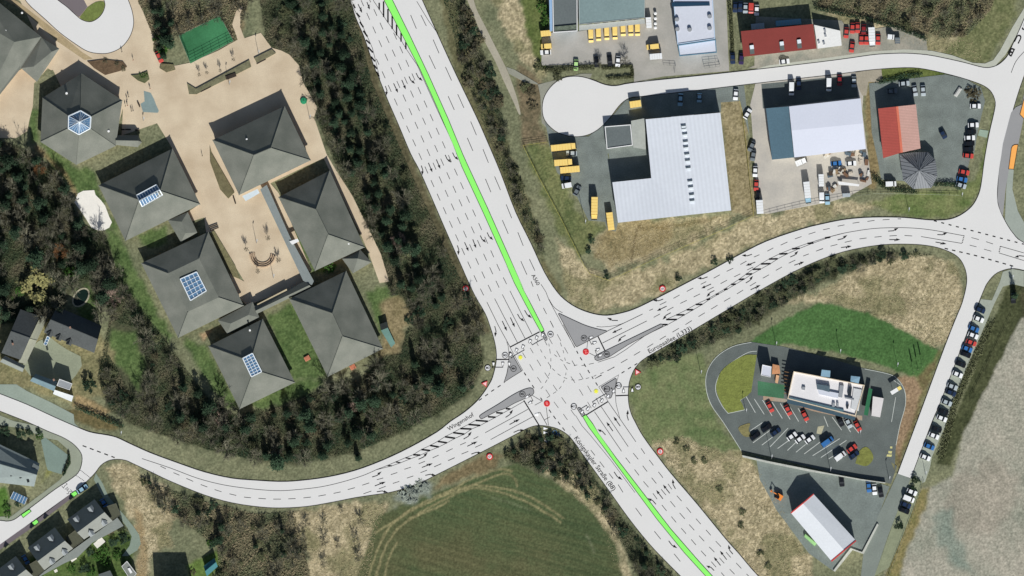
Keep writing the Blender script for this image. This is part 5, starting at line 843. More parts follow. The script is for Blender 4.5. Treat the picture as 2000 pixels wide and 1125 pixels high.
boxy('lorry', 'yellow lorry standing on its own at the south west of the warehouse yard', 'lorry', (1161, 407), -91, 9., 2.5, 3.6, 'yellow', cab='yellow'); boxy('box_trailer', 'yellow box trailer against the west wall of the L shaped warehouse', 'trailer', (1192, 432), -83, 7., 2.5, 2.9, 'yellow'); boxy('container', 'yellow container in the shade beside the turning circle', 'container', (1241, 203), 8, 4.4, 2.6, 2.5, 'yellow', .1)
SHG = 'cars in the shade of the L shaped warehouse'
V_('car', 'lightblue', (1329, 195), -94, 'light blue car in the shade behind the L shaped warehouse', k=1.15); V_('car', 'lightblue', (1366, 191), -92, 'small pale blue car in the shade, east of the larger light blue one', k=.85); V_('car', 'white', (1437, 185), -95, 'white car parked at the fence by the road, beside the white striped verge'); V_('car', 'white', (1460, 222), 58, 'white car angled across the trade yard entrance')
for l in (('car', 'grey', (1468, 286), -115, 'grey car at the yellow fence, northernmost of the file'), ('car', 'grey', (1471, 304), -100, 'grey car at the yellow fence, second of the file'), ('car', 'white', (1475, 335), -93, 'white car at the yellow fence'), ('car', 'red', (1477, 362), -93, 'red car at the yellow fence'), ('car', 'black', (1480, 382), -100, 'black car at the yellow fence below the red one')): V_(*l, group='cars filed along the yellow fence')
boxy('container', 'white container at the south end of the yellow fence', 'container', (1484, 404), -86, 5.4, 2.6, 2.6, 'white', .1)
V_('van', 'white', (1546, 173), -91, 'white van in the deep shade north of the white warehouse, westernmost'); V_('car', 'darkblue', (1560, 165), -91, 'dark blue car in the deep shade beside the western white van'); V_('van', 'white', (1619, 165), -91, 'white van in the deep shade north of the white warehouse, eastern one'); V_('car', 'darkred', (1640, 157), -91, 'dark red car in the deep shade north of the white warehouse'); V_('car', 'silver', (1668, 160), -90, 'silver car at the edge of the shade north of the white warehouse')
boxy('lorry', 'white lorry angled at the corner of the slate blue roof', 'lorry', (1565, 316), 22, 4.6, 2.2, 2.6, 'white', cab='white'); boxy('lorry', 'long white lorry with a light blue cab in the trade yard', 'lorry', (1577, 376), -84, 8.6, 2.4, 3.4, 'white', cab='lightblue'); boxy('lorry', 'white panel lorry in the middle of the trade yard', 'lorry', (1604, 352), -88, 4.8, 2., 2.8, 'white'); V_('van', 'white', (1605, 386), -88, 'white van at the south edge of the trade yard', k=.8); V_('car', 'lightblue', (1616, 389), -88, 'light blue car beside the white van in the trade yard')
V_('car', 'blue', (1633, 319), 4, 'blue car below the white warehouse'); V_('car', 'white', (1662, 319), 4, 'white car below the white warehouse'); boxy('container', 'grey white container near the junk heaps of the trade yard', 'container', (1653, 381), 2, 3., 1.5, 2.2, 'silver', .1); V_('van', 'white', (1740, 359), 2, 'white camper parked in the green behind the garage hall', k=.8)
DLG = 'cars for sale on the dealer yard'
for l in (('car', 'red', (1653, 64), -95, 'red car nearest the white extension, first of the northern red four'), ('car', 'red', (1665, 55), -92, 'red car, second of the northern red four'), ('car', 'red', (1675, 54), -90, 'red car, third of the northern red four'), ('car', 'darkred', (1687, 58), -92, 'dark red car, last of the northern four'), ('car', 'red', (1664, 92), -98, 'red car standing alone near the road on the dealer yard'), ('car', 'red', (1682.5, 77), -92, 'red car, left one of the pair beside the white lorry'), ('car', 'red', (1692.5, 77), -92, 'red car touching the west side of the white lorry'), ('car', 'red', (1715, 77), -92, 'red car on the east side of the white lorry')): V_(*l, group=DLG)
boxy('lorry', 'white box lorry between the red cars of the dealer yard', 'lorry', (1703, 72), -87, 7.6, 2.5, 3.3, 'white', cab='white'); V_('van', 'white', (1740, 72), -5, 'white van at the east end of the dealer yard', k=.5); boxy('box_trailer', 'grey trailer beside the small white van of the dealer yard', 'trailer', (1753, 79), -90, 2.4, 2., 1.8, 'grey')
V_('van', 'red', (1467, 16), -92, 'red van in the upper yard behind the workshop', k=.8); V_('car', 'white', (1478, 20), -92, 'white car right of the red van behind the workshop'); V_('car', 'darkblue', (1436, 14), -92, 'dark blue car at the corner of the upper yard'); V_('car', 'darkblue', (1446, 13), -92, 'dark blue car next to the corner one of the upper yard'); V_('car', 'silver', (1456, 16), -92, 'silver car left of the red van behind the workshop')
boxy('container', 'blue container behind the workshop', 'container', (1540, 44), 5, 10., 2.2, 2.6, 'teal', .1); boxy('container', 'silver container behind the workshop', 'container', (1480, 51.5), 5, 5.2, 2.3, 2.4, 'silver', .1)
V_('car', 'darkblue', (1431, 114), -88, 'dark blue car in front of the workshop at the grass strip', k=1.05); V_('car', 'purple', (1448, 115), -94, 'dark purple car at the west wall of the workshop', k=1.05); V_('car', 'white', (1532, 120), 6, 'white car in front of the workshop doors', k=.95)
GG = 'cars along the east side of the garage yard'
for l in (('car', 'white', (1905, 207), 0, 'white car, northernmost of the garage yard file'), ('car', 'white', (1901, 244), 2, 'white car, second of the garage yard file'), ('car', 'black', (1896, 257), 2, 'black car between two white cars of the garage yard'), ('car', 'white', (1894, 269), 2, 'white car beside the pale kerb link of the garage yard'), ('car', 'black', (1893, 280), 2, 'black car above the upper red car of the garage yard'), ('car', 'black', (1891, 291), 2, 'black car touching the upper red car of the garage yard'), ('car', 'red', (1891, 304), -6, 'upper red car of the garage yard'), ('car', 'red', (1883, 336), -12, 'lower red car of the garage yard'), ('car', 'blue', (1879, 350), -12, 'blue car below the lower red car of the garage yard'), ('car', 'silver', (1877, 362), -18, 'silver car at the south end of the garage yard')): V_(*l, group=GG)
V_('car', 'darkblue', (1842, 262), -60, 'dark blue car standing alone in the middle of the garage yard', k=.9); V_('car', 'silver', (1787, 177), -80, 'silver car at the shadow edge north of the garage hall'); V_('car', 'silver', (1803, 177), -86, 'silver car, eastern one north of the garage hall'); V_('car', 'grey', (1742, 178), 5, 'grey car in the shade north of the garage hall'); V_('car', 'silver', (1766, 163), 5, 'silver car in the shade by the hedge north of the garage hall')
RG = 'cars on the restaurant lot'
for l in (('car', 'red', (1504, 795), -63, 'red car, westernmost of the four facing the restaurant'), ('car', 'red', (1539, 801), -63, 'red car, second of the four facing the restaurant'), ('car', 'red', (1572, 812), -63, 'red car, third of the four facing the restaurant'), ('car', 'black', (1641, 823), -63, 'black car facing the restaurant'), ('car', 'silver', (1657, 826), -63, 'silver car facing the restaurant, between the black and the last red one'), ('car', 'red', (1675, 832), -63, 'red car, easternmost facing the restaurant'),
          ('car', 'black', (1475, 852), 36, 'black car at the south west end of the slanted bays'), ('car', 'black', (1497, 836), 36, 'black car in the second slanted bay'), ('car', 'darkblue', (1515, 844), 36, 'dark blue car next to the black ones in the slanted bays'), ('car', 'white', (1547, 852), 36, 'white car, first of three in the slanted bays'), ('car', 'white', (1563, 857), 36, 'white car, middle of three in the slanted bays'), ('car', 'white', (1582, 858), 36, 'white car, last of three in the slanted bays'), ('car', 'red', (1664, 876), 36, 'red car by the planted island of the restaurant lot'), ('car', 'darkblue', (1668, 889), 36, 'dark blue car by the planted island of the restaurant lot')): V_(*l, group=RG)
V_('van', 'blue', (1616, 863), 36, 'blue van in the slanted bays', group=RG); V_('van', 'white', (1641, 891), 36, 'white van at the end of the slanted bays', group=RG, k=.92)
for l in (('car', 'black', (1644, 940), -85, 'black car alone at the wall of the lower yard'), ('car', 'blue', (1697, 951), -85, 'grey blue car, first of three at the wall of the lower yard'), ('car', 'white', (1708, 956), -85, 'white car, middle of three at the wall of the lower yard'), ('car', 'black', (1720, 961), -80, 'black car, last of three at the wall of the lower yard')): V_(*l, group='cars at the wall of the lower yard')
KG = 'cars in the bays east of the side road'
KC = [('darkblue', 1914, 605), ('white', 1911.5, 623), ('blue', 1902, 642), ('white', 1900.5, 655), ('red', 1897, 669), ('blue', 1889, 681), ('black', 1886, 692), ('black', 1876, 711), ('white', 1870, 731), ('silver', 1860, 755), ('darkblue', 1857, 767), ('silver', 1849, 786), ('black', 1842, 804), ('white', 1839.5, 817), ('black', 1829, 838), ('white', 1824, 851), ('blue', 1815, 872), ('white', 1807, 893)]
ORD = 'first second third fourth fifth sixth seventh eighth ninth tenth eleventh twelfth thirteenth fourteenth fifteenth sixteenth seventeenth last'.split()
CN = dict(darkblue='dark blue')
for i, (c, x, y) in enumerate(KC): V_('car', c, (x, y), -22, '%s car, %s from the north in the bays east of the side road' % (CN.get(c, c), ORD[i]) if i < 17 else 'white car at the southern end of the bays east of the side road', group=KG)
for l in (('car', 'white', (1781, 961), -22, 'white car, upper one beside the old lane'), ('van', 'white', (1775, 974), -22, 'white van beside the old lane'), ('car', 'darkblue', (1769, 986), -22, 'dark blue car below the white van beside the old lane'), ('car', 'black', (1766, 997), -22, 'black car at the south end of the group beside the old lane')): V_(*l, group='cars beside the old lane', k=.85 if l[0] == 'van' else 1.)
V_('car', 'lightblue', (161, 955), 33, 'light blue car beside the green kerb bed in the village', k=1.1); V_('car', 'blue', (203, 983), -60, 'blue car in the shade by the terrace corner', k=.9); V_('car', 'blue', (50, 1093), -60, 'blue car in the shade between the terraced houses', k=.9); V_('car', 'red', (311, 111), -65, 'faded red car at the edge of the school yard', k=1.1); V_('car', 'black', (1979, 582), -88, 'black car under the tree by the hedge at the right border')
# digger in the lower yard
r = tag(empty('digger', W((1521, 970)), 2.6), 'small orange digger behind the white metal hall', 'digger'); k = MB(); k.box((0, 0, .35), (2.6, .5, .7)); 
for sy in (-.9, .9): k = MB(); k.box((0, sy, .35), (2.8, .45, .7)); k.build('track', TYRE, r)
k = MB(); k.box((-.3, 0, 1.3), (2.4, 2.2, 1.1)); k.build('body', PAINT['orange'], r); k = MB(); k.box((.2, .5, 2.2), (1.2, 1., 1.)); k.build('cab', AUTOG, r); k = MB(); k.tube((.8, -.4, 1.6), (2.4, -.4, 3.), .18, .15, 5); k.tube((2.4, -.4, 3.), (3.6, -.4, 1.2), .15, .12, 5); k.box((3.6, -.4, .9), (.6, .9, .6)); k.build('boom', PAINT['orange'], r)
# ------------------------------------------------------------------ signals, signs
def disc(k, c, r, z, n=28, z0=None):
    P = [(c[0]+r*math.cos(2*math.pi*i/n), c[1]+r*math.sin(2*math.pi*i/n)) for i in range(n)]
    k.poly(P, z if z0 is None else z0, None if z0 is None else z)
def ring(k, c, r0, r1, z, n=32):
    v = [W((c[0]+r*math.cos(2*math.pi*i/n), c[1]+r*math.sin(2*math.pi*i/n)), z) for r in (r0, r1) for i in range(n)]; k.add(v, [(i, n+i, n+(i+1) % n, (i+1) % n) for i in range(n)])
SIGW = mat('signal white', (250, 250, 248), .01); INK = mat('line ink', (44, 44, 46), .05)
q1 = lambda *l: R(930, 620, l, 9.375); q2 = lambda *l: R(1100, 620, l, 9.375); q3 = lambda *l: R(930, 730, l, 9.375); q4 = lambda *l: R(1100, 730, l, 9.375)
MS = [('M6', (1075.3, 653), 0, q1((1265, 375)), [q1((1225, 395), (1130, 445), (1030, 505), (985, 440)), q1((1130, 445), (1105, 375))], q1((1215, 325), (1105, 375), (985, 440)), 62, 'beside the northern green median nose'),
      ('M5', (986.5, 694), 0, q1((645, 740)), [q1((645, 740), (760, 665), (880, 600), (855, 540)), q1((760, 665), (735, 605))], q1((855, 540), (735, 605), (628, 685)), 62, 'at the tip of the western island wedge'),
      ('M3', (952.6, 718.7), 0, q1((300, 915)), [q1((300, 915), (490, 915), (488, 855))], q1((318, 855), (488, 855)), 90, 'on the grass west of the junction'),
      ('M4', (1003, 720), 1, q1((615, 915)), [q1((615, 915), (600, 860))], q1((607, 855)), 90, 'inside the western island wedge'),
      ('M7', (1140.7, 660.3), 1, q2((460, 380)), [q2((455, 380), (520, 495), (580, 465))], q2((515, 365), (580, 462)), 200, 'on the large triangular island'),
      ('M8', (1185, 691.7), 1, q2((640, 735)), [q2((630, 720), (585, 612), (640, 590))], q2((640, 590), (685, 693)), 205, 'on the long narrow island'),
      ('M2', (1020.3, 769.7), 1, q3((975, 378)), [q3((990, 395), (1040, 495), (985, 535))], q3((930, 425), (985, 535)), 25, 'on the drop shaped island'),
      ('M12', (1120.8, 794), 0, q4((305, 655)), [q4((305, 655), (430, 580), (455, 640))], q4((350, 700), (455, 640)), 236, 'beside the southern green median nose'),
      ('M11', (1185.5, 759.7), 1, q4((880, 265)), [q4((800, 360), (670, 430), (535, 520), (575, 575)), q4((670, 430), (710, 490))], q4((575, 575), (710, 490), (825, 410)), 240, 'on the small eastern island wedge'),
      ('M10', (1208.3, 753.3), 0, q4((890, 268)), [q4((890, 268), (950, 355))], q4((925, 315)), 250, 'overlapping the tip of the small eastern island wedge'),
      ('M9', (1246.3, 756), 0, q4((1280, 242)), [q4((1280, 242), (1100, 245), (1105, 315))], q4((1105, 315), (1265, 300)), 270, 'on the grass east of the junction'),
      ('M1', (1068.5, 859), 0, [(1075, 848)], [q3((1170, 710), (1300, 945)), q3((1285, 620), (1325, 950)), q3((1160, 710), (1105, 745))], q3((1105, 745), (1275, 1003), (1275, 1078)), 0, 'on the dark verge south of the junction')]
for nm, c, grey, mast, arms, heads, ang, where in MS:
    root = tag(empty('signal_marker', W(c)), 'round %s marker reading %s %s' % ('grey' if grey else 'white', nm, where), 'signal marker', 'signal markers round the junction'); o = W(c); zb = .17
    k = MB(o); disc(k, c, 5.7, zb, z0=.02); k.build('marker_disc', ISL if grey else mat('marker white', (226, 226, 226), .01), root); k = MB(o); ring(k, c, 5.0, 6.2, zb+.006); k.build('marker_ring', INK, root)
    t = link('lettering', text_mesh(nm, .95, .045), root, (0, 0, zb+.012)); t.data.materials.clear(); t.data.materials.append(INK); t.scale = (.88, 1, 1)
    for m_ in mast: k = MB(o); disc(k, m_, 1.1, zb+.03, 10, .02); k.build('mast', BLACK, root)
    k = MB(o); [k.ribbon(a, .95, zb+.02) for a in arms]; k.build('arm', INK, root)
    for h in heads:
        ca, sa = math.cos(math.radians(ang)), math.sin(math.radians(ang))
        def loc(u, v): return (h[0]+u*ca+v*sa, h[1]-u*sa+v*ca)
        if nm == 'M1' and h[1] > 835: P = [(h[0]-4.5, h[1]-2.7), (h[0]+4.5, h[1]), (h[0]-4.5, h[1]+2.7)]
        else: P = [loc(3.4, -2.7), loc(3.4, 2.7), loc(-3.4, 1.2), loc(-3.4, -1.2)]
        k = MB(o); k.poly(P, .02, zb+.04); sh = k.build('signal_head', SIGW, root)
        if nm != 'M1': k = MB(o); k.ribbon(P, .8, zb+.05, True); k.ribbon([loc(3.8, -2.4), loc(3.8, 2.4)], .6, zb+.05); k.build('outline', INK, sh)
REDS = mat('sign red', (206, 40, 46), .03); REDW = mat('sign white', (240, 226, 224), .02); PINK = mat('sign pink', (250, 200, 200), .02)
for c, a, where in (((909.5, 564), -62, 'on the wood verge west of the A560 arm'), ((1294, 564), 210, 'on the verge north of Europaallee'), ((1289.5, 882), 120, 'on the verge east of Königskauler Straße'), ((956.3, 892), 30, 'on the verge south of Wingenshof')):
    root = tag(empty('round_sign', W(c)), 'round red rimmed sign with black figures '+where, 'road sign', 'round red rimmed signs'); o = W(c)
    k = MB(o); disc(k, c, 6.2, .3, z0=-.2); k.build('rim', REDS, root); k = MB(o); disc(k, c, 4.1, .31); k.build('face', REDW, root); t = link('lettering', text_mesh('50', .85, .02), root, (0, 0, .32), math.radians(a)); t.data.materials.clear(); t.data.materials.append(BLACK)
for c, l, where, ln in (((1144.3, 687.2), 'Z', 'between the triangular and the narrow island', [q2((450, 440), (435, 560)), q2((480, 655), (600, 715))]), ((1068.2, 788.3), '8', 'in front of the Wingenshof stop line', [q3((1000, 380), (1215, 510))])):
    root = tag(empty('red_disc', W(c)), 'solid red disc with pale figures '+where, 'road sign', 'solid red discs'); o = W(c); k = MB(o); disc(k, c, 6., .22, z0=.02); k.build('face', REDS, root)
    t = link('lettering', text_mesh(l, 1.25, .03), root, (0, 0, .23), math.radians(20)); t.data.materials.clear(); t.data.materials.append(mat('pale red figure', (255, 140, 136)))
    k = MB(o); [k.ribbon(a, .8, .12) for a in ln]; k.build('lead_line', INK, root)
for c, s_, where in (((1244.5, 727), 1, 'pointing right beside the Europaallee arm'), ((947.5, 749.5), -1, 'pointing left beside the Wingenshof arm')):
    root = tag(empty('triangle_sign', W(c)), 'pale triangular give way sign with a red rim '+where, 'road sign', 'red rimmed triangle signs'); o = W(c); a0 = (.0 if s_ > 0 else math.pi)+(.0 if s_ > 0 else .12)
    T = lambda r: [(c[0]+r*math.cos(a0+i*2.0944), c[1]+r*math.sin(a0+i*2.0944)) for i in range(3)]
    k = MB(o); k.poly(T(7.4), -.2, .3); k.build('rim', REDS, root); k = MB(o); k.poly(T(4.9), .31); k.build('face', PINK, root)
YEL = mat('lamp yellow', (240, 238, 70), .04)
for c, where in (((1016.4, 698.2), 'east of the M5 marker'), ((1164.3, 764.2), 'west of the M11 marker')):
    root = tag(empty('blinker', W(c)), 'yellow star shaped blinker '+where, 'blinker', 'yellow blinkers'); o = W(c); k = MB(o); disc(k, c, 3.6, .2, 16, .02); k.build('lamp', YEL, root); k = MB(o)
    for i in range(8): a_ = i*math.pi/4; k.ribbon([(c[0]+4.1*math.cos(a_), c[1]+4.1*math.sin(a_)), (c[0]+5.2*math.cos(a_), c[1]+5.2*math.sin(a_))], 1.3, .12)
    k.build('rays', mat('pale yellow ray', (222, 226, 120)), root)
root = tag(empty('blue_symbol', W((1087, 848))), 'dim blue ring and bar symbol on the dark verge beside the M1 marker', 'symbol'); o = W((1087, 848)); BLU = mat('dim blue', (30, 84, 128), .1)
k = MB(o); ring(k, (1083.5, 844.5), 3., 4.2, .3); ring(k, (1091, 851), 1.8, 2.8, .3); k.ribbon([(1080, 848), (1094, 846)], 1., .31); k.ribbon([(1088, 847), (1088, 856)], 1., .32); k.build('figure', BLU, root)
# ------------------------------------------------------------------ bay lines, posts, fences, small things
def lines(parent, lst, m, wd, z): 
    for a, b in lst: k = MB(); k.ribbon([a, b], wd, z); k.build('bay_line', m, parent)
WL = mat('bay line paint', (204, 208, 202), .05); lot = bpy.data.objects['drive_through_lot']
lines(lot, pairs(1440, 680, [(130, 710, 265, 945), (250, 745, 395, 970), (370, 760, 510, 990), (510, 790, 660, 1030), (630, 810, 775, 1045), (770, 860, 900, 1075), (890, 880, 1020, 1095)], 7.5)+pairs(1440, 780, [(1270, 250, 1330, 400), (1390, 260, 1530, 450), (1540, 290, 1660, 480), (1650, 330, 1780, 495), (190, 460, 370, 340), (230, 638, 510, 430), (360, 670, 560, 520), (480, 695, 745, 420), (590, 720, 770, 590), (735, 748, 880, 610), (860, 775, 1000, 660), (980, 800, 1220, 620), (1105, 825, 1500, 575), (1225, 852, 1600, 600), (1340, 870, 1460, 800)], 7.5), WL, 1.1, .03)
lines(lot, pairs(1600, 680, [(1120, 720, 1060, 1080), (1090, 470, 1190, 540)], 7.5), WL, .9, .03)
for P in ([(1180, 400), (1275, 385), (1230, 510), (1160, 500)],): k = MB(); k.poly(R(1440, 780, P, 7.5), .028); k.build('crossing_patch', mat('hatched patch', (182, 178, 150), .12, 6), lot)
for P in ([(1285, 540), (1320, 540), (1320, 570), (1290, 570)],): pass
for i, P in enumerate(([(290, 540), (322, 540), (320, 570), (288, 568)], [(265, 605), (318, 610), (310, 645), (262, 640)], [(245, 655), (318, 660), (305, 692), (235, 686)])): k = MB(); k.poly(R(1700, 800, P, 7.5), .03); k.build('painted_block', mat('yellow floor paint', (212, 206, 140), .08), lot)
KERB = mat('pale kerb', (196, 202, 194), .06)
for nm, L in (('lot_kerb', R(1350, 600, spline([(370, 1055), (240, 850), (150, 720), (110, 600), (115, 480), (180, 370), (300, 290), (440, 257)], 4))), ('lot_kerb', R(1350, 600, spline([(480, 322), (420, 330), (330, 380), (240, 450), (190, 530), (180, 620), (225, 720), (270, 778)], 4)+[(390, 752), (360, 680), (410, 648)])), ('lot_kerb', R(1350, 600, spline([(1270, 452), (1440, 488), (1510, 525), (1563, 610), (1568, 720), (1530, 860), (1500, 1010)], 4)))):
    k = MB(); k.ribbon(L, 1.1, .1); tag(k.build('kerb', KERB), kind='structure')
LAMPM = mat('lamp post steel', (120, 124, 126), .05); 
def lamp(p, h, label, group='lamp posts', arm=.9, ang=1.4):
    r = tag(empty('lamp_post', W(p), 0), label, 'lamp post', group); k = MB(); k.tube((0, 0, 0), (0, 0, h), .11, .06, 7); k.build('pole', LAMPM, r)
    k = MB(); ca, sa = math.cos(ang), math.sin(ang); k.tube((0, 0, h-.05), (arm*ca, arm*sa, h+.1), .05, .05, 5); k.box((arm*ca*1.3, arm*sa*1.3, h+.12), (.9, .35, .16), ang); k.build('lamp_head', mat('lamp head', (196, 200, 200)), r)
for p, h, l in (((1507, 896), 7.5, 'lamp post on the lot wall, west one'), ((1622, 920), 8, 'lamp post on the lot wall, east one'), ((1516, 675), 6.5, 'lamp post at the lawn edge behind the play house'), ((1641, 690), 5.5, 'lamp post at the lawn edge behind the restaurant'), ((1753, 716), 6, 'lamp post at the lawn corner beside the pylon sign'), ((1369, 731), 8.5, 'tall lamp post at the west bend of the lot drive'), ((1457, 806), 5, 'lamp post beside the planted tip of the lot'), ((1680, 848), 6, 'lamp post south of the eastern red car'), ((1808, 928), 5, 'lamp post on the pale bays by the lane'), ((1737, 938), 5, 'lamp post at the corner of lot wall and lane'),
                ((1143, 437), 10, 'tall lamp post on the grass south of the yellow lorry'), ((448, 165), 5, 'lamp post south of the planted strip in the school yard'), ((501, 475), 5, 'lamp post in the middle of the school yard'), ((534, 543), 4.5, 'lamp post south of the amphitheatre steps'), ((605, 232), 4.5, 'lamp post at the east edge of the school yard'), ((505, 105), 4.5, 'lamp post north of the planted strip in the school yard'), ((280, 236), 1.2, 'bollard lamp east of the six sided pavilion'), ((1879, 384), 2., 'white topped post on the verge at the garage corner'), ((1775, 413), 5.2, 'lamp post on the verge south of the showroom'), ((1978, 545), 3., 'post on the footway at the right border'), ((236, 850), 3.2, 'post on the verge beside the village street')):
    if shades_road(p, h): h = min(h, 2.5)
    if not shades_road(p, h): lamp(p, h, l)
for i, (p, h) in enumerate((((1784, 728), 7), ((1793, 722), 7.4), ((1801, 716), 7.2))):
    r = tag(empty('flag_pole', W(p)), ('western', 'middle', 'eastern')[i]+' flag pole with a narrow hanging banner on the restaurant lawn', 'flag pole', 'flag poles on the restaurant lawn'); k = MB(); k.tube((0, 0, 0), (0, 0, h), .07, .05, 6); k.build('pole', WHITE, r); k = MB(); k.box((.25, 0, h-2.1), (.45, .04, 3.6), .9); k.build('banner', mat('banner cloth', (150, 130, 80), .1), r)
r = tag(empty('pylon_sign', W((1749, 763)), math.radians(31)), 'white sign panel with a yellow end leaning over the drive-through lane', 'sign'); 
for x in (-1.2, 1.2): k = MB(); k.tube((x, 0, 0), (x, 0, 3.4), .08, .08, 6); k.build('post', LAMPM, r)
k = MB(); k.box((-.5, 0, 3.5), (3., 1.5, .25)); k.build('panel', WHITE, r); k = MB(); k.box((1.8, 0, 3.5), (1.4, 1.4, .24)); k.build('yellow_end', mat('sign yellow', (236, 214, 120)), r)
def fence(label, pts, h, m, gap=3., rails=2, name='fence', r=.05):
    root = tag(empty(name, W(pts[0])), label, 'fence'); o = W(pts[0]); k = MB(o)
    for a, b in zip(pts, pts[1:]):
        for i in range(rails): z = h*(i+1)/rails-.05; k.tube(W(a, z), W(b, z), r, r, 4, False)
    k.build('rails', m, root); pp = resample(pts, max(gap, sum((Vector(b)-Vector(a)).length for a, b in zip(pts, pts[1:]))/S/90)*S)
    for p in pp: k = MB(o); k.tube(W(p, -.2), W(p, h+.05), r*1.3, r*1.3, 5); k.build('post', m, root)
YF = mat('yellow fence paint', (196, 186, 84), .08); GF = mat('grey fence', (104, 110, 106), .08)
fence('yellow wire fence round the grass plot west of the L shaped warehouse', R(1000, 220, [(260, 215), (80, 240), (200, 480), (350, 760), (530, 1125)])+[(1152, 535), (1190, 548)], 1.8, YF, 3., 3)
fence('yellow wire fence along the straw bank south of the L shaped warehouse', [(1190, 548), (1260, 515), (1340, 480), (1410, 450), (1472, 421)], 1.8, YF, 3., 3); fence('yellow wire fence between the L shaped warehouse and the trade yard', [(1472, 421), (1464, 350), (1457, 280), (1450, 225), (1443, 190)], 1.8, YF, 3., 3)
fence('grey fence along the south edge of the trade yard', R(1500, 290, [(-180, 1020), (0, 965), (250, 900), (500, 840), (760, 790), (1000, 745), (1300, 690), (1500, 670)], 7.5), 1.5, GF); fence('pale fence on the verge below the showroom', R(1500, 220, [(770, 592), (1000, 595), (1400, 605)]), 1.2, mat('pale fence', (176, 184, 160)))
fence('tennis style net fence round the green court', R(0, 0, [(1310, 260), (1610, 115), (1710, 300), (1395, 465), (1310, 260)]), 3.2, mat('court fence green', (126, 150, 136), .05), 3.5, 4)
fence('grey gate fence at the kerb south of the white hall', R(1360, 0, [(95, 905), (310, 885), (350, 970), (120, 1000), (95, 905)], 7.5), 1.4, GF, 2.5); fence('dark fence behind the depot lawn gate', R(1000, 0, [(1110, 475), (1200, 480), (1190, 535)]), 1.4, GF, 2.5)
fence('dark railing on the hedge line at the right border', R(1500, 480, [(1780, 520), (1640, 800), (1480, 1125)]), 1.3, mat('dark railing', (50, 46, 36), .1), 3.); fence('grey fence along the old lane', R(1500, 825, [(1140, 430), (1070, 650), (960, 930), (870, 1160)]), 1.4, GF, 3.)
b = Bld('retaining_wall', 'long pale retaining wall between the restaurant lot and the lower yard', [(1450, 889), (1735, 940)], 'wall'); b.prism('wall', R(1500, 825, [(-190, 240), (0, 283), (310, 345), (460, 375), (680, 415), (860, 440), (858, 447), (680, 424), (460, 384), (300, 360), (0, 298), (-185, 255)]), 0, 1.5, mat('pale block wall', (188, 190, 180), .1, 3))
b = Bld('garden_wall', 'low pale wall closing the south corner of the lower yard', [(1690, 1070)], 'wall'); b.prism('wall', R(1500, 825, [(800, 740), (810, 750), (700, 965), (620, 935), (490, 1095), (478, 1085), (605, 920), (690, 950)]), 0, .7, mat('pale block wall', (188, 190, 180)))
# school yard furniture
b = Bld('amphitheatre', 'curved dark stepped seating ring in the tan school yard', [(513, 497)], 'seating'); 
for i, r_ in enumerate((15.5, 19.5, 23.)):
    P = [(513+r_*math.cos(a), 497+r_*math.sin(a)) for a in np.linspace(-.1+.12*i, math.pi+.25-.1*i, 26)]; k = MB(b.o); n = len(P)
    Q = [(513+(r_+2.6)*math.cos(a), 497+(r_+2.6)*math.sin(a)) for a in np.linspace(-.1+.12*i, math.pi+.25-.1*i, 26)]; k.poly(P+Q[::-1], .02, .22+.2*i); k.build('step', mat('step paving', (192, 166, 136), .08), b.root)
    k = MB(b.o); k.ribbon(P, 1., .232+.2*i); k.build('step_edge', mat('dark step edge', (76, 66, 58), .08), b.root)
def bed(label, P, h, c): 
    b = Bld('planting_bed', label, P, 'planting bed', 'planted strips of the school yard'); b.prism('bed', P, 0, h, mat('bed planting %d' % c[0], c, .22, 4, 1, fine=24, bump=.8))
bed('long grey green planted strip across the north of the school yard', R(0, 0, [(1435, 650), (1370, 610), (1385, 690), (1440, 690), (1840, 490), (1825, 440)]), .5, (118, 116, 90)); bed('short planted strip east of the long one in the school yard', R(400, 0, [(360, 425), (490, 360), (520, 390), (385, 465)]), .5, (122, 118, 92)); bed('planted strip along the west side of the northern plain pavilion', [(410, 285), (414, 300), (458, 376), (446, 388), (430, 370), (411, 318)], .5, (112, 106, 78)); bed('planted strip beside the square skylight pavilion', [(410, 455), (418, 450), (460, 520), (468, 545), (455, 540)], .4, (120, 116, 84)); bed('brown bed with shrubs beside the turning road in the school yard', R(0, 0, [(640, 450), (760, 435), (900, 450), (930, 490), (880, 520), (770, 550), (690, 500)]), .35, (102, 84, 64)); bed('round bed with green shrubs south of the brown one', R(0, 0, [(960, 550), (1010, 590), (1060, 610), (1095, 580), (1080, 520), (1020, 545)]), .4, (92, 96, 66)); bed('bed beside the red car in the school yard', R(0, 0, [(1170, 500), (1220, 530), (1285, 510), (1270, 470), (1180, 465)]), .4, (112, 106, 76))
def bench(p, L, ang, label, h=.45, wdt=.5):
    r = tag(empty('bench', W(p, .02), math.radians(ang)), label, 'bench', 'benches of the school yard'); wm = mat('dark bench timber', (58, 50, 42), .1); k = MB(); k.box((0, 0, h), (L, wdt, .08)); k.build('seat', wm, r)
    for x in (-L*.4, L*.4): k = MB(); k.box((x, 0, h/2-.02), (.08, wdt*.8, h-.04)); k.build('leg', LAMPM, r)
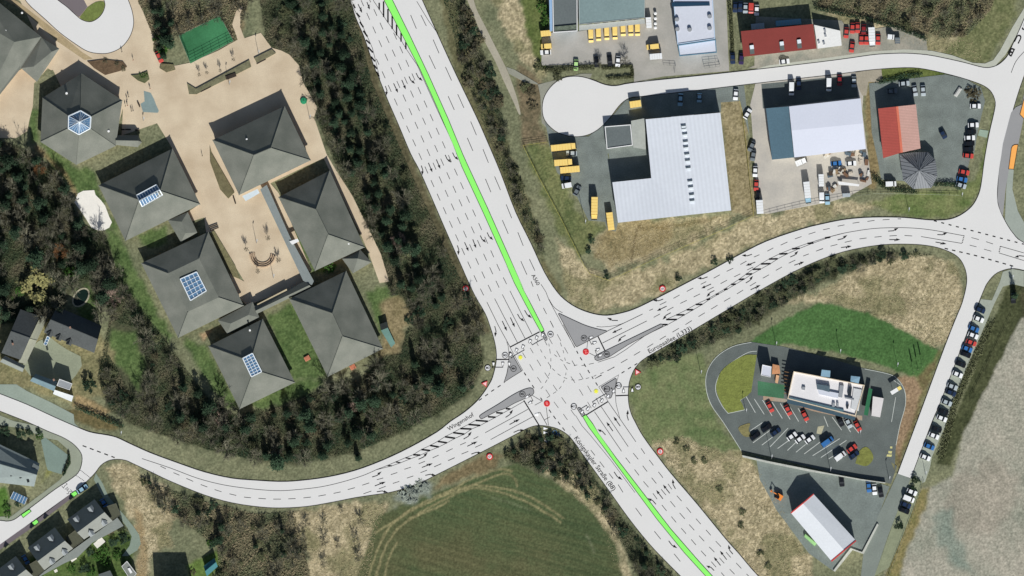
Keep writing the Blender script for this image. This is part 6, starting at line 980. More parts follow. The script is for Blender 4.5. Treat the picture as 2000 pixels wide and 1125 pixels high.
for a in (((402, 174), 4.5, 27, 'long bench at the west end of the long planted strip'), ((451, 149), 4.2, 20, 'dark table tennis table by the long planted strip', .8, 1.5), ((510, 120), 4., 27, 'bench at the short planted strip'), ((240, 253), 1.4, 0, 'western bench beside the six sided pavilion'), ((250, 253), 2.2, 0, 'middle bench beside the six sided pavilion'), ((268, 254), 1.8, 0, 'eastern bench beside the six sided pavilion'), ((417, 441), 3.4, 20, 'northern bench near the link roof'), ((419, 447), 3.4, 20, 'southern bench near the link roof'), ((458, 391), 3., -72, 'bench at the south corner of the northern plain pavilion'), ((271, 204), 2.2, -65, 'bench west of the grey play mat')): bench(*a)
sheet('play_mat', R(220, 150, [(760, 340), (930, 390), (1010, 540), (1060, 680), (1130, 830), (1100, 880), (740, 860), (680, 660), (780, 600)], 12.5), mat('grey blue play surface', (130, 148, 146), .06, 1.5), .03)
b = Bld('carousel', 'green net covered round play carousel on the school yard', [(593, 197)], 'carousel'); k = MB(b.o); q = W((593, 197)); k.tube((q[0], q[1], .1), (q[0], q[1], .5), 1.3, 1.3, 16); k.build('deck', mat('carousel green', (44, 148, 104), .12), b.root); k = MB(b.o); k.tube((q[0], q[1], .5), (q[0], q[1], 2.2), .06, .06, 6); k.build('mast', METAL, b.root)
k = MB(b.o)
for i in range(8): a = i*math.pi/4; k.tube((q[0]+1.25*math.cos(a), q[1]+1.25*math.sin(a), .5), (q[0], q[1], 2.1), .05, .03, 4)
k.build('net', mat('carousel rope', (60, 170, 120)), b.root)
b = Bld('climbing_frame', 'teal slide and climbing frame on the lawn east of the last pavilion', [(760, 652)], 'play frame'); b.prism('slide', R(400, 540, [(1290, 395), (1340, 375), (1395, 490), (1365, 520)]), .7, 1., mat('teal slide', (110, 146, 136), .08)); b.prism('tower', R(400, 540, [(1280, 350), (1335, 330), (1345, 372), (1290, 392)]), 0, 2.2, mat('dark tower', (40, 46, 44)))
for p, l in (((600, 700), 'orange garden box on the lawn between two pavilions'), ((689, 717), 'orange sandpit cover south of the last pavilion')):
    b = Bld('sand_box', l, [p], 'sand box'); k = MB(b.o); k.box(W(p, .3), (2.2, 1.8, .6), .5); k.build('box', mat('orange brown wood', (206, 138, 110), .08), b.root); k = MB(b.o); k.box(W(p, .63), (1.8, 1.4, .06), .5); k.build('lid', mat('lid wood', (190, 120, 92), .08), b.root)
b = Bld('pond', 'oval garden pond with a pale stone rim', [(160, 581)], 'pond'); k = MB(b.o); pr = [(160+23*math.cos(a)*.94-9*math.sin(a)*.62*0-0, 0) for a in ()]
def oval(c, a, b_, ang, n=28): return [(c[0]+a*math.cos(t)*math.cos(ang)-b_*math.sin(t)*math.sin(ang), c[1]+a*math.cos(t)*math.sin(ang)+b_*math.sin(t)*math.cos(ang)) for t in np.linspace(0, 2*math.pi, n, False)]
k.poly(oval((158, 581), 19, 12, -.9), .02, .06); k.build('water', mat('pond water', (24, 40, 34), .1, rough=.08), b.root); k = MB(b.o); k.ribbon(oval((158, 581), 20, 13, -.9), 3., .14, True); k.build('rim', mat('pond rim stone', (168, 164, 140), .15, 6), b.root)
# junk and stacks of the trade yard
JG = 'stacked goods on the trade yard'; JC = [(196, 186, 170), (120, 92, 72), (84, 98, 108), (214, 212, 204), (150, 128, 100), (70, 60, 52)]
jr = random.Random(5)
for i in range(46):
    zx, zy = jr.choice([(jr.uniform(830, 1450), jr.uniform(40, 110)), (jr.uniform(900, 1100), jr.uniform(310, 480)), (jr.uniform(1330, 1480), jr.uniform(100, 520)), (jr.uniform(1080, 1300), jr.uniform(320, 480)), (jr.uniform(880, 1000), jr.uniform(540, 620))])
    p = R(1500, 290, [(zx, zy)], 7.5)[0]; c = jr.randrange(6); o = MB(W(p)); h = jr.uniform(.4, 1.6); a = jr.uniform(0, 3); o.box(W(p, h/2), (jr.uniform(.8, 2.4), jr.uniform(.6, 1.4), h), a); o.box(W((p[0]+jr.uniform(-2, 2), p[1]+jr.uniform(-2, 2)), h*.6), (jr.uniform(.5, 1.5), jr.uniform(.5, 1.), h*.5), a+.4)
    x = o.build('goods_stack', mat('stack %d' % c, JC[c], .15, 4), None, W(p)); tag(x, 'low %s stack of building goods on the trade yard' % ('pale', 'brown', 'blue grey', 'white', 'tan', 'dark')[c], 'stack', JG+' ('+('pale', 'brown', 'blue grey', 'white', 'tan', 'dark')[c]+')')
b = Bld('tarpaulin', 'long white tarpaulin roof across the trade yard stacks', [(1660, 359)], 'canopy'); b.prism('cloth', R(1500, 290, [(1020, 480), (1340, 525), (1330, 555), (1040, 530)], 7.5), 1.8, 2., WHITE)
for p in R(1500, 290, [(1030, 500), (1330, 540)], 7.5): k = MB(b.o); k.tube(W(p, 0), W(p, 1.8), .06, .06, 5); k.build('post', METAL, b.root)
b = Bld('roof_sign', 'dark grey lettered sign along the north edge of the L shaped warehouse', [(1334, 224)], 'sign'); k = MB(b.o); k.box(W((1333, 226), 7.1), (9., .15, .9), .09); k.build('panel', mat('sign panel grey', (120, 126, 134)), b.root)
b = Bld('white_slab', 'pale slab pile in the planted corner of the garage yard', R(1750, 150, [(925, 150), (970, 180), (890, 300), (845, 270)], 7.5), 'pile'); b.prism('slabs', R(1750, 150, [(925, 150), (970, 180), (890, 300), (845, 270)], 7.5), 0, .6, mat('pale slabs', (196, 196, 190), .06)); b.prism('top_slab', inset(R(1750, 150, [(925, 150), (970, 180), (890, 300), (845, 270)], 7.5), 1.5), .6, .8, mat('pale slabs', (196, 196, 190)))
b = Bld('green_container', 'pale green flat skip beside the white metal hall', R(1500, 950, [(510, 650), (580, 690), (670, 780), (650, 820), (570, 750), (495, 690)], 7.03), 'skip'); b.prism('body', R(1500, 950, [(510, 650), (670, 780), (640, 822), (495, 690)], 7.03), 0, 1.4, mat('pale green skip', (146, 192, 128), .05)); b.prism('lid', inset(R(1500, 950, [(510, 650), (670, 780), (640, 822), (495, 690)], 7.03), 1), 1.4, 1.5, mat('skip lid', (156, 204, 138), .05))
# people on the school yard
def person_mesh():
    v = [(0, 0, .95), (0, 0, 1.2), (0, 0, 1.42), (0, 0, 1.52), (0, .02, 1.68), (.17, 0, 1.4), (.24, .04, 1.12), (.22, .14, .9), (-.17, 0, 1.4), (-.25, .0, 1.12), (-.24, -.04, .88), (.09, 0, .9), (.1, .1, .5), (.1, .04, .06), (.1, .17, .03), (-.09, 0, .9), (-.1, -.08, .5), (-.1, -.2, .08), (-.1, -.07, .03), (0, 0, 1.78)]
    e = [(0, 1), (1, 2), (2, 3), (3, 4), (4, 19), (2, 5), (5, 6), (6, 7), (2, 8), (8, 9), (9, 10), (0, 11), (11, 12), (12, 13), (13, 14), (0, 15), (15, 16), (16, 17), (17, 18)]
    rd = {0: .15, 1: .14, 2: .15, 3: .055, 4: .1, 5: .075, 6: .05, 7: .035, 8: .075, 9: .05, 10: .035, 11: .1, 12: .065, 13: .045, 14: .035, 15: .1, 16: .065, 17: .045, 18: .035, 19: .07}
    d = bpy.data.meshes.new('body'); d.from_pydata(v, e, []); o = bpy.data.objects.new('body', d); COL.objects.link(o); mo = o.modifiers.new('s', 'SKIN'); o.modifiers.new('u', 'SUBSURF').levels = 1
    for i, sv in enumerate(d.skin_vertices[0].data): sv.radius = (rd[i], rd[i]); sv.use_root = i == 0
    dg = bpy.context.evaluated_depsgraph_get(); m_ = bpy.data.meshes.new_from_object(o.evaluated_get(dg)); bpy.data.objects.remove(o); return m_
PM = person_mesh(); CL = [mat('dark clothes', (40, 42, 50), .1), mat('blue clothes', (52, 66, 96), .1), mat('red clothes', (150, 60, 56), .1)]
for i, (p, a, l) in enumerate((((251, 189), 20, 'person in dark clothes nearest the grey play mat'), ((248, 194), 140, 'person in blue clothes beside the dark clothed one north of the pavilion corner'), ((245, 207), 60, 'person in dark clothes close to the east eave of the six sided pavilion'), ((249, 206), 200, 'person in red clothes near the east eave of the six sided pavilion'), ((257, 217), -40, 'person in dark clothes south of the group by the pavilion'), ((260, 216), 100, 'person in blue clothes south of the group by the pavilion'), ((395, 304), 80, 'person walking alone between the two northern pavilions'), ((238, 101), 10, 'person in dark clothes beside the turning road'), ((260, 117), 60, 'person in red clothes in the upper school yard'), ((293, 173), 170, 'person in red clothes north of the grey play mat'))):
    m_ = PM.copy(); m_.materials.clear(); m_.materials.append(CL[(0, 1, 0, 2, 0, 1, 0, 0, 2, 2)[i]]); o = link('person', m_, None, W(p, .03), math.radians(a)); tag(o, l, 'person', 'people on the school yard')
    k = MB(); k.tube((0, .0, 1.66), (0, -.01, 1.8), .115, .06, 9); k.build('hair', mat('brown hair', (60, 46, 36), .1), o)
# ------------------------------------------------------------------ trees and shrubs
BARK = mat('bark', (92, 82, 68), .15, 3); TWIG = mat('twigs', (124, 122, 104), .12, 2, objvar=.3); TWIGP = mat('pale twigs', (172, 152, 138), .1, 2, objvar=.12); TWIGO = mat('rusty twigs', (146, 108, 72), .12, 2, objvar=.2)
LEAFD = mat('dark needles', (60, 80, 60), .3, 2, objvar=.35, spec=.1); LEAFO = mat('olive leaves', (98, 102, 74), .25, 2, objvar=.3, spec=.1); LEAFG = mat('green leaves', (76, 112, 52), .25, 2, objvar=.2, spec=.1); LEAFY = mat('yellow willow shoots', (154, 150, 100), .18, 2, spec=.1); LEAFB = mat('brown bramble', (106, 100, 78), .25, 2, objvar=.3, spec=.1); LEAFW = mat('blossom grey leaves', (150, 158, 146), .15, 3)
def obj_mesh(name, V, F, m):
    V = np.asarray(V, np.float32).reshape(-1, 3); d = bpy.data.meshes.new(name); n = len(V); d.vertices.add(n); d.vertices.foreach_set('co', V.ravel()); k = len(F[0])
    F = np.asarray(F, np.int32); d.loops.add(F.size); d.loops.foreach_set('vertex_index', F.ravel()); d.polygons.add(len(F)); d.polygons.foreach_set('loop_start', np.arange(0, F.size, k, dtype=np.int32)); d.update(calc_edges=True); d.materials.append(m); return d
def bare_meshes(seed, m, dens=1.):
    """unit tree 1 m tall: trunk mesh and a crown of limbs, branches and twigs"""
    r = np.random.default_rng(seed); k = MB(); k.tube((0, 0, 0), (.01, 0, .45), .022, .013, 6); tr = bpy.data.meshes.new('trunk'); tr.from_pydata(k.v, [], k.f); tr.materials.append(BARK)
    V = []; F = []
    def strip(a, b, w0, w1):
        d = b-a; u = np.cross(d, r.normal(size=3)); u /= np.linalg.norm(u)+1e-9; i = len(V); V.extend([a-u*w0, a+u*w0, b+u*w1, b-u*w1]); F.append((i, i+1, i+2, i+3))
        u2 = np.cross(d, u); u2 /= np.linalg.norm(u2)+1e-9; i = len(V); V.extend([a-u2*w0, a+u2*w0, b+u2*w1, b-u2*w1]); F.append((i, i+1, i+2, i+3))
    for i in range(9):
        a = np.array([0, 0, r.uniform(.2, .46)]); th = i*2.4+r.uniform(-.4, .4); up = r.uniform(.5, 1.2); d = np.array([math.cos(th), math.sin(th), up]); d /= np.linalg.norm(d); L = r.uniform(.32, .5); b = a+d*L; strip(a, b, .011, .006)
        for j in range(7):
            t = r.uniform(.25, 1.); c = a+(b-a)*t; e = d+r.normal(size=3)*.55; e[2] = abs(e[2])*.8+.1; e /= np.linalg.norm(e); L2 = r.uniform(.12, .26); f = c+e*L2; strip(c, f, .006, .003)
            for q in range(int(11*dens)):
                s = c+(f-c)*r.uniform(.2, 1.); g = e+r.normal(size=3)*.75; g /= np.linalg.norm(g); h = s+g*r.uniform(.06, .17); strip(s, h, .0045, .0012)
    return tr, obj_mesh('crown', V, F, m)
def frames(r, n, k):
    """two edge directions per leaf; the leaf normals lean from upright by about k"""
    N = r.normal(size=(n, 3))*k+np.array([0, 0, .8]); N /= np.linalg.norm(N, axis=1)[:, None]; u = np.cross(N, r.normal(size=(n, 3))); u /= np.linalg.norm(u, axis=1)[:, None]; return u, np.cross(N, u)
def leaf_mesh(seed, m, n, shape, size, name='crown'):
    """unit crown 1 m high: small leaf faces gathered in clumps; shape(t) is the half width at height t"""
    r = np.random.default_rng(seed); nc = max(10, n//36); T = r.random(nc)**.9; th = r.random(nc)*6.283; rr = np.sqrt(r.uniform(.12, 1., nc)); R_ = np.array([shape(t) for t in T])*rr*r.uniform(.75, 1.15, nc)
    C = np.stack([R_*np.cos(th), R_*np.sin(th), T], -1); ci = r.integers(0, nc, n); P = C[ci]+r.normal(size=(n, 3))*np.array([.055, .055, .05])*r.uniform(.5, 1.5, (nc, 1))[ci]; P[:, 2] = np.clip(P[:, 2], .01, 1.05)
    u, w_ = frames(r, n, .55); s = size*r.uniform(.5, 1.5, (n, 1))
    V = np.stack([P-u*s, P+w_*s*.6, P+u*s, P-w_*s*.6], 1); return obj_mesh(name, V, np.arange(4*n).reshape(n, 4), m)
def trunk_mesh(h, r0=.03): k = MB(); k.tube((0, 0, 0), (0, 0, h), r0, r0*.5, 6); d = bpy.data.meshes.new('trunk'); d.from_pydata(k.v, [], k.f); d.materials.append(BARK); return d
BT = [bare_meshes(s, TWIG) for s in range(5)]; BP = [bare_meshes(30+s, TWIGP, 1.5) for s in range(2)]; BO = [bare_meshes(40+s, TWIGO, 1.3) for s in range(2)]
cone = lambda t: .02+.3*(1-t)**.8; dome = lambda t: .55*math.sqrt(max(0., 1-(t-.35)**2/.45)); egg = lambda t: .33*math.sqrt(max(0., 1-(t-.45)**2/.32)); tall = lambda t: .1*math.sqrt(max(0., 1-(t-.5)**2/.27))
TM = trunk_mesh(.7)
EV = [(TM, leaf_mesh(50+s, LEAFD, 2600, (cone, egg, egg)[s], .03)) for s in range(3)]
SB = {n: [(trunk_mesh(.4, .04), leaf_mesh(60+i*5+s, m, 900, dome, .05)) for s in range(3)] for i, (n, m) in enumerate((('olive', LEAFO), ('green', LEAFG), ('brown', LEAFB), ('dark', LEAFD), ('yellow', LEAFY), ('white', LEAFW)))}
CY = [(TM, leaf_mesh(90, LEAFD, 1500, tall, .022))]
TCOUNT = {}
def plant(name, pm, p, h, wd, label, cat, group, rz=None):
    root = tag(empty(name, W(p, -.25), random.uniform(0, 6.28) if rz is None else rz), label, cat, group); root.scale = (wd, wd, h); link('trunk', pm[0], root); link('crown', pm[1], root); return root
def allowed(p, h):
    while h > .9 and shades_road(p, h): h *= .8
    return h
BLD_P = [(Hx) for Hx in (SCH,)]
SHEETS = [np.array([(v.co.x*S+1000, 562.5-v.co.y*S) for v in o.data.vertices]) for o in ()]
CLEAR = [[(130, 560), (175, 545), (200, 590), (190, 645), (150, 645), (120, 600)], [(40, 530), (100, 530), (105, 590), (40, 590)], [(218, 630), (268, 640), (290, 720), (275, 785), (250, 760), (210, 690)], [(480, 785), (560, 745), (640, 733), (625, 765), (520, 805)], [(200, 440), (240, 470), (290, 580), (345, 660), (330, 670), (270, 600), (225, 520)], [(735, 585), (785, 575), (800, 612), (785, 690), (735, 700)], [(60, 250), (95, 280), (150, 350), (140, 360), (80, 310)]]
RX = np.concatenate([11*np.cos(np.arange(12)*.5236), 5*np.cos(np.arange(6)*1.047)]); RY = np.concatenate([11*np.sin(np.arange(12)*.5236), 5*np.sin(np.arange(6)*1.047)])
def scatter(nm, poly, n, mind, fn, seed, avoid=()):
    avoid = list(avoid)+CLEAR
    r = random.Random(seed); X = [p[0] for p in poly]; Y = [p[1] for p in poly]; got = []; tries = 0
    while len(got) < n and tries < n*60:
        tries += 1; p = (r.uniform(max(min(X), -25), min(max(X), 2025)), r.uniform(max(min(Y), -25), min(max(Y), 1150)))
        if not inpoly(poly, np.array([p[0]]), np.array([p[1]]))[0] or inpoly(RPOLY, np.array([p[0]]), np.array([p[1]]))[0] or inpoly(SCH, np.array([p[0]]), np.array([p[1]]))[0] or inpoly(PATHP, np.array([p[0]]), np.array([p[1]]))[0] or inpoly(RPOLY, p[0]+RX, p[1]+RY).any(): continue
        if any((p[0]-q[0])**2+(p[1]-q[1])**2 < mind*mind for q in got) or any(inpoly(a, np.array([p[0]]), np.array([p[1]]))[0] for a in avoid): continue
        got.append(p); fn(p, r)
WN = {'belt': 'in the wood belt between the school and the A560 arm', 'south': 'in the wood south of the school', 'west': 'in the wood west of the school', 'low': 'in the wood south of the Wingenshof bend', 'corner': 'in the thicket between the farm field and Königskauler Straße', 'thicket': 'in the thicket between the A560 arm and the footpath', 'bank': 'on the bank south of Europaallee', 'scrub': 'in the scrub beyond the dealer yard', 'court': 'round the green sports court'}
def bare(area, hmin, hmax):
    def f(p, r):
        h = allowed(p, r.uniform(hmin, hmax)); pm = BT[r.randrange(5)]; lab = 'bare grey brown tree '
        if h < 1.6: return bush(area, ('olive',))(p, r)
        plant('bare_tree', pm, p, h, h*r.uniform(.75, 1.1), lab+WN[area], 'tree', 'bare grey brown trees '+WN[area])
    return f
def ever(area, hmin, hmax):
    def f(p, r):
        h = allowed(p, r.uniform(hmin, hmax))
        if h < 2: return bush(area, ('dark',))(p, r)
        plant('evergreen_tree', EV[r.randrange(3)], p, h, h*r.uniform(.7, 1.05), 'dark evergreen tree '+WN[area], 'tree', 'dark evergreen trees '+WN[area])
    return f
def bush(area, kinds, smin=2., smax=4.5):
    def f(p, r):
        kd = r.choice(kinds); w_ = r.uniform(smin, smax); h = allowed(p, w_*r.uniform(.45, .75))
        if h < .95 and shades_road(p, h): h = .6
        plant('shrub', SB[kd][r.randrange(3)], p, h, w_, '%s shrub ' % dict(olive='olive brown', green='green', brown='brown bramble', dark='dark green', yellow='yellow', white='pale grey')[kd]+WN[area], 'shrub', '%s shrubs ' % kd+WN[area])
    return f
PAV = [[(556, 207), (607, 313), (467, 381), (415, 273)], [(337, 290), (391, 399), (245, 470), (192, 362)], [(407, 453), (476, 597), (348, 660), (276, 514)], [(513, 623), (576, 747), (468, 799), (407, 676)], [(676, 529), (748, 681), (640, 736), (565, 584)], H]
PAV = [inset(q, -9) for q in PAV]
scatter('belt', [(560, -20), (640, -20), (690, 130), (740, 300), (800, 430), (880, 560), (850, 600), (780, 560), (720, 430), (660, 290), (610, 150)], 62, 17, ever('belt', 4.5, 8), 1, PAV)
scatter('belt', WOODS['belt'], 48, 20, bare('belt', 5, 9), 2, PAV); scatter('belt', WOODS['belt'], 40, 15, bush('belt', ('olive', 'dark', 'olive')), 3, PAV)
scatter('south', WOODS['south'], 62, 24, bare('south', 6, 10), 4, PAV); scatter('south', [(330, 720), (460, 815), (640, 770), (900, 680), (940, 740), (860, 820), (690, 900), (470, 905), (300, 850)], 40, 20, ever('south', 4, 9), 5, PAV); scatter('south', WOODS['south'], 40, 18, bush('south', ('olive', 'dark', 'brown')), 6, PAV)
scatter('west', WOODS['west'], 38, 20, bare('west', 6, 10), 7, PAV); scatter('west', WOODS['west'], 34, 20, ever('west', 5, 11), 8, PAV); scatter('west', WOODS['west'], 18, 18, bush('west', ('olive', 'green', 'brown')), 9, PAV)
scatter('low', WOODS['low'], 20, 24, bare('low', 5, 9), 10); scatter('low', WOODS['low'], 8, 20, ever('low', 3, 6), 11); scatter('low', [(560, 1000), (735, 990), (715, 1125), (600, 1125)], 12, 26, bare('low', 3, 5), 111); scatter('low', WOODS['low'], 18, 18, bush('low', ('olive', 'dark', 'olive')), 12)
scatter('corner', WOODS['corner'], 24, 20, bare('corner', 4, 7), 13); scatter('corner', WOODS['corner'], 22, 14, ever('corner', 2.5, 5), 14); scatter('corner', WOODS['corner'], 26, 14, bush('corner', ('olive', 'brown', 'dark')), 15)
scatter('thicket', WOODS['thicket'], 30, 16, bare('thicket', 3, 5.5), 16); scatter('thicket', WOODS['thicket'], 34, 12, bush('thicket', ('olive', 'brown', 'dark')), 17)
scatter('bank', WOODS['bank'], 30, 15, bare('bank', 3, 5), 18); scatter('bank', WOODS['bank'], 42, 12, bush('bank', ('olive', 'dark', 'dark')), 19)
scatter('scrub', WOODS['scrub'], 26, 20, bare('scrub', 2.5, 4), 20); scatter('scrub', WOODS['scrub'], 18, 18, bush('scrub', ('olive', 'brown')), 21)
scatter('court', [(300, -20), (500, -20), (480, 60), (465, 90), (440, 30), (350, 75), (310, 100), (290, 50)], 16, 24, bare('court', 5, 8), 22); scatter('court', [(285, 20), (330, 20), (345, 90), (320, 115), (300, 90)], 9, 11, ever('court', 4, 8), 23)
# single plants one can point to
def one(kind, p, h, wd, label, cat='shrub', m=None):
    src = m or SB[kind]; h = allowed(p, h); plant('shrub' if cat == 'shrub' else cat.replace(' ', '_'), src[random.randrange(len(src))], p, h, wd, label, cat, None)
one('yellow', (70, 560), 5., 13., 'broad yellow green willow shrub above the farm'); one(0, (217, 580), 7.5, 8.5, 'pale pinkish bare tree west of the square skylight pavilion', 'tree', BP); one(0, (76, 330), 5.5, 6., 'rusty brown bare tree in the dark wood south west of the six sided pavilion', 'tree', BO); one(0, (118, 490), 7, 7.5, 'tall rusty bare tree in the middle of the western wood', 'tree', BO)
one('dark', (173, 752), 3.5, 5.6, 'round dark clipped shrub east of the tall farm house'); one('green', (646, 524), 2.2, 4.6, 'bright green bush between the two eastern pavilions'); one(0, (780, 470), 6.5, 7., 'pale grey bare tree at the west edge of the wood belt', 'tree', BP); one(0, (690, 795), 7., 5., 'pale bare tree south east of the last pavilion', 'tree', BP); one(0, (430, 820), 6., 6., 'pale bare tree in the wood south of the southern pavilion', 'tree', BP)
one('green', (1070, 28), 2.6, 4.4, 'green shrub at the north west corner of the depot'); one('green', (1058, 14), 2.4, 4., 'green shrub on the lawn west of the depot, by the top border'); one('green', (1064, 46), 2.4, 3.2, 'green shrub by the south west corner of the dark depot wing')
one('white', (800, 968), 1.8, 7., 'pale grey flowering shrub where the field track meets Wingenshof, larger one'); one('white', (826, 950), 1.6, 5.5, 'pale grey flowering shrub where the field track meets Wingenshof, smaller one')
for p, w_, l in (((1788, 938), 3.4, 'dark bush at the north end of the old lane bays'), ((1756, 1027), 3.4, 'dark bush in the old lane bays'), ((1783, 953), 2.2, 'small dark bush by the upper white car of the old lane')): one('dark', p, w_*.7, w_, l)
for p, l in (((1905, 180), 'bare dark shrub in the planted corner of the garage yard, northern one'), ((1893, 178), 'bare dark shrub in the planted corner of the garage yard, western one'), ((1900, 192), 'bare dark shrub above the first white car of the garage yard')): one('brown', p, 1.8, 3.6, l)
one(0, (1982, 578), 6.5, 4.2, 'dark tree beside the hedge near the right border', 'tree', EV); one(0, (1221, 118), 5., 4.5, 'bare tree on the depot lawn beside the white car', 'tree', BT); one(0, (1172, 128), 5.5, 3.5, 'bare tree at the depot hedge by the black cars', 'tree', BT)
for i, p in enumerate(((481, 487), (523, 465), (544, 508), (503, 530))): one(0, p, 5., 2.4, ('young bare tree west of the amphitheatre steps', 'young bare tree north of the amphitheatre steps', 'young bare tree east of the amphitheatre steps', 'young bare tree south of the amphitheatre steps')[i], 'tree', BT)
for i, p in enumerate(((404, 142), (430, 138), (456, 116), (389, 146))): one(0, p, 4., 1.8, ('second', 'third', 'easternmost', 'westernmost')[i]+' young bare tree in the row north of the planted strip', 'tree', BT)
for i, p in enumerate(((277, 148), (284, 146), (205, 120), (228, 125), (240, 132))): one(('green', 'green', 'brown', 'brown', 'brown')[i], p, 1., 2.4, ('green shrub in the round school bed, west', 'green shrub in the round school bed, east', 'brown shrub at the west end of the brown school bed', 'brown shrub in the middle of the brown school bed', 'brown shrub at the east end of the brown school bed')[i])
for i, p in enumerate(((322, 88), (310, 78), (316, 98))): one('green', p, 3., 4.4, ('green bush south west of the sports court, upper', 'green bush south west of the sports court, western', 'green bush south west of the sports court, lower')[i])
GD = [((203, 1076), 4.4, 'green'), ((222, 1060), 4, 'dark'), ((190, 1090), 3.6, 'green'), ((176, 1080), 3.4, 'dark'), ((165, 1110), 4.4, 'dark'), ((206, 1100), 4., 'green'), ((240, 1050), 5., 'dark'), ((140, 1112), 3., 'green'), ((180, 1118), 4., 'green'), ((230, 1085), 3.4, 'green'), ((215, 1040), 2.6, 'brown'), ((158, 1066), 2.4, 'brown')]
for i, (p, w_, kd) in enumerate(GD): tag(plant('shrub', SB[kd][i % 3], p, w_*.62, w_, '%s garden shrub behind the terrace' % kd, 'shrub', '%s garden shrubs behind the terrace' % kd))
for i, (p, w_, kd) in enumerate((((40, 848), 4., 'dark'), ((57, 845), 3., 'dark'), ((10, 842), 4., 'dark'), ((77, 852), 2.6, 'green'), ((75, 842), 2.4, 'dark'), ((12, 990), 3., 'green'), ((35, 985), 2.4, 'dark'), ((15, 1005), 2.6, 'green'), ((54, 978), 2., 'brown'), ((412, 1060), 3., 'green'), ((440, 1110), 3.4, 'brown'), ((425, 1118), 2.4, 'dark'), ((376, 1118), 2.4, 'brown'))): plant('shrub', SB[kd][i % 3], p, allowed(p, w_*.6), w_, '%s garden shrub beside a village house' % kd, 'shrub', '%s garden shrubs beside village houses' % kd)
for i, (p, kd) in enumerate((((1090, 148), 'olive'), ((1078, 190), 'brown'), ((1035, 180), 'brown'), ((1040, 205), 'brown'), ((1025, 170), 'olive'), ((1052, 130), 'olive'))):
    if not inpoly(RPOLY, np.array([p[0]]), np.array([p[1]]))[0]: plant('shrub', SB[kd][i % 3], p, 1.6, 4., '%s shrub between the footpath and the turning circle' % kd, 'shrub', '%s shrubs between the footpath and the turning circle' % kd)
for i, p in enumerate(((1185, 540), (1325, 545), (1425, 508), (1155, 470), (1150, 490), (1395, 512))): plant('shrub', SB['dark'][i % 3], p, allowed(p, 1.8), 2.6, 'dark shrub on the straw bank north of Europaallee', 'shrub', 'dark shrubs on the straw bank north of Europaallee')
for i, p in enumerate(((1340, 875), (1355, 900), (1450, 1000), (1448, 1025), (1485, 1080), (1500, 1105), (1320, 862), (1375, 900), (1405, 955))): plant('shrub', SB['olive'][i % 3], p, .9, 2.8, 'olive bramble shrub on the straw strip east of Königskauler Straße', 'shrub', 'olive shrubs on the straw strip east of Königskauler Straße')
def hedge(label, pts, wd, h, m, seed, per=26):
    """one clipped hedge: a leafy body along the line"""
    r = np.random.default_rng(seed); P = resample(pts, 2.); n = len(P)*per; i = r.integers(0, len(P), n); c = np.array(P)[i]
    off = r.uniform(-wd/2, wd/2, (n, 2)); X = (c[:, 0]+off[:, 0]-1000)/S; Y = (562.5-c[:, 1]-off[:, 1])/S; Z = h*(r.random(n)**.6)*r.uniform(.75, 1.1, n)
    o = np.stack([X, Y, Z], -1); u = r.normal(size=(n, 3)); u /= np.linalg.norm(u, axis=1)[:, None]; w_ = np.cross(u, r.normal(size=(n, 3))); w_ /= np.linalg.norm(w_, axis=1)[:, None]; s = r.uniform(.12, .3, (n, 1))
    V = np.stack([o-u*s, o+w_*s*.7, o+u*s, o-w_*s*.7], 1); root = tag(empty('hedge', W(P[0])), label, 'hedge'); V = V-np.array(W(P[0]), np.float32)
    link('foliage', obj_mesh('foliage', V, np.arange(4*n).reshape(n, 4), m), root)
    k = MB(W(P[0]))
    for a in P[::6]: k.tube(W(a, -.1), W(a, h*.8), .05, .03, 4)
    k.build('stems', BARK, root)
hedge('dark hedge along the south edge of the depot yard', [(1063, 138), (1100, 135), (1160, 131)], 9, 1.3, LEAFO, 1); hedge('hedge round the lawn south of the black depot cars', [(1178, 134), (1205, 132), (1234, 130), (1236, 150), (1185, 153)], 6, .9, LEAFO, 2)
hedge('dark hedge row south of the showroom', R(1750, 250, [(540, 830), (650, 815), (850, 830), (930, 880)], 7.5), 8, 1.5, LEAFD, 3); hedge('dark hedge behind the white camper', [(1705, 345), (1720, 360), (1740, 370), (1765, 372), (1790, 374)], 9, 1.4, LEAFD, 4)
hedge('dark hedge on the boundary north of the dealer yard', R(1600, 20, [(-60, -40), (340, 60), (660, 110), (800, 160), (1100, 240), (1400, 350), (1570, 430)], 7.5), 7, 1.6, LEAFD, 5); hedge('low dark hedge on the lawn north of the garage hall', R(1600, 20, [(860, 1050), (1100, 1010), (1250, 965), (1480, 950)], 7.5), 10, 1., LEAFD, 6)
hedge('garden hedge along the drive of the detached house', R(0, 880, [(1010, 60), (1020, 170), (960, 290), (930, 360)], 7.5), 4, 1.5, LEAFD, 7); hedge('dark clipped hedge between the bays and the dirt field', R(1500, 480, [(1640, 560), (1560, 740), (1440, 1000), (1370, 1150)])+[(1850, 850), (1836, 895)], 14, .6, LEAFO, 8, 30)
hedge('hedge between the farm field road and the woodland edge of the village street', R(0, 540, [(560, 955), (660, 1000), (800, 1060), (900, 1100)]), 8, 1.6, LEAFD, 9); hedge('grass strip hedge between the office building and the workshop', R(1000, 0, [(1590, 10), (1600, 100), (1610, 250), (1615, 380)]), 7, .6, LEAFO, 10)
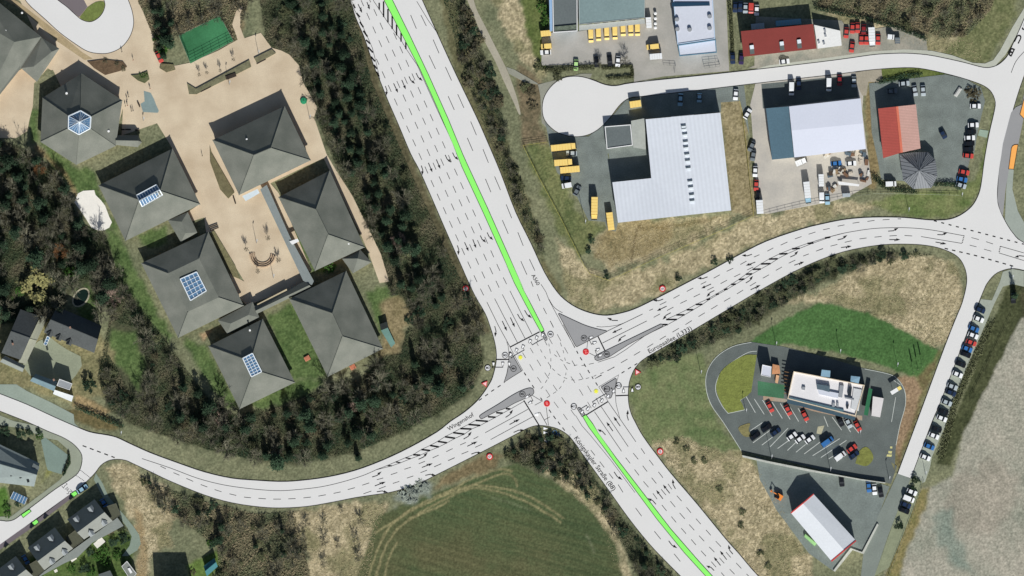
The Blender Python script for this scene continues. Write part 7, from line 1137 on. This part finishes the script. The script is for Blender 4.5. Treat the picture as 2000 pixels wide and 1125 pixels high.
# undergrowth and dry grass: nobody could count these
def carpet(name, polys, n, hmax, smin, smax, cols, seed, flat=.3):
    r = np.random.default_rng(seed); out = []; A = [abs(sum(P[i][0]*P[(i+1) % len(P)][1]-P[(i+1) % len(P)][0]*P[i][1] for i in range(len(P)))) for P in polys]; tot = sum(A); O = []
    for P, a in zip(polys, A):
        m_ = int(n*a/tot*1.5); X = r.uniform(min(p[0] for p in P), max(p[0] for p in P), m_*2); Y = r.uniform(min(p[1] for p in P), max(p[1] for p in P), m_*2); k = inpoly(P, X, Y) & ~inpoly(RPOLY, X, Y) & (X > -40) & (X < 2040) & (Y > -40) & (Y < 1165)
        for q in PAV+[SCH, PATHP, COURT]+CLEAR: k &= ~inpoly(q, X, Y)
        O.append(np.stack([X[k], Y[k]], -1)[:m_])
    c = np.concatenate(O); n = len(c); o = np.stack([(c[:, 0]-1000)/S, (562.5-c[:, 1])/S, r.random(n)**1.5*hmax-.1], -1); u, w_ = frames(r, n, flat); s = r.uniform(smin, smax, (n, 1))
    V = np.stack([o-u*s, o+w_*s*.5, o+u*s, o-w_*s*.5], 1); mtl = bpy.data.materials.new(name+' tones'); mtl.use_nodes = True; b_ = mtl.node_tree.nodes['Principled BSDF']; b_.inputs['Roughness'].default_value = 1; b_.inputs['Specular IOR Level'].default_value = .05
    at_ = mtl.node_tree.nodes.new('ShaderNodeAttribute'); at_.attribute_name = 'tone'; mtl.node_tree.links.new(at_.outputs['Color'], b_.inputs['Base Color']); d = obj_mesh(name, V, np.arange(4*n).reshape(n, 4), mtl)
    q = np.sin(c[:, 0]/19+1.7*np.sin(c[:, 1]/33))*np.sin(c[:, 1]/21+1.4*np.sin(c[:, 0]/37)); q = q*.75+.25*np.sin(c[:, 0]/6.1+c[:, 1]/7.3)+r.normal(size=n)*.16
    ix = np.clip(((q+1)/2*len(cols)).astype(int), 0, len(cols)-1); C = np.array([srgb(x) for x in cols])[ix]*r.uniform(.86, 1.14, (n, 1)); C4 = np.ones((n, 4, 4), np.float32); C4[:, :, :3] = C[:, None]; a_ = d.attributes.new('tone', 'FLOAT_COLOR', 'POINT'); a_.data.foreach_set('color', C4.ravel()); o_ = link(name, d); tag(o_, kind='stuff'); return o_
carpet('undergrowth', [WOODS[k] for k in ('belt', 'south', 'west', 'corner', 'thicket', 'bank')], 250000, .7, .12, .34, [(54, 70, 52), (68, 80, 58), (84, 90, 66), (100, 100, 78), (116, 110, 88)], 1)
carpet('scrub_grass', [WOODS['scrub'], WOODS['court'], WOODS['low']], 46000, .5, .12, .4, [(98, 106, 80), (118, 118, 90), (138, 128, 102), (128, 122, 96)], 2)
carpet('dry_grass', STRAW[:7]+[STRAW[7]], 40000, .22, .08, .26, [(122, 120, 88), (154, 144, 110), (176, 164, 128), (192, 178, 144), (170, 158, 122)], 3)
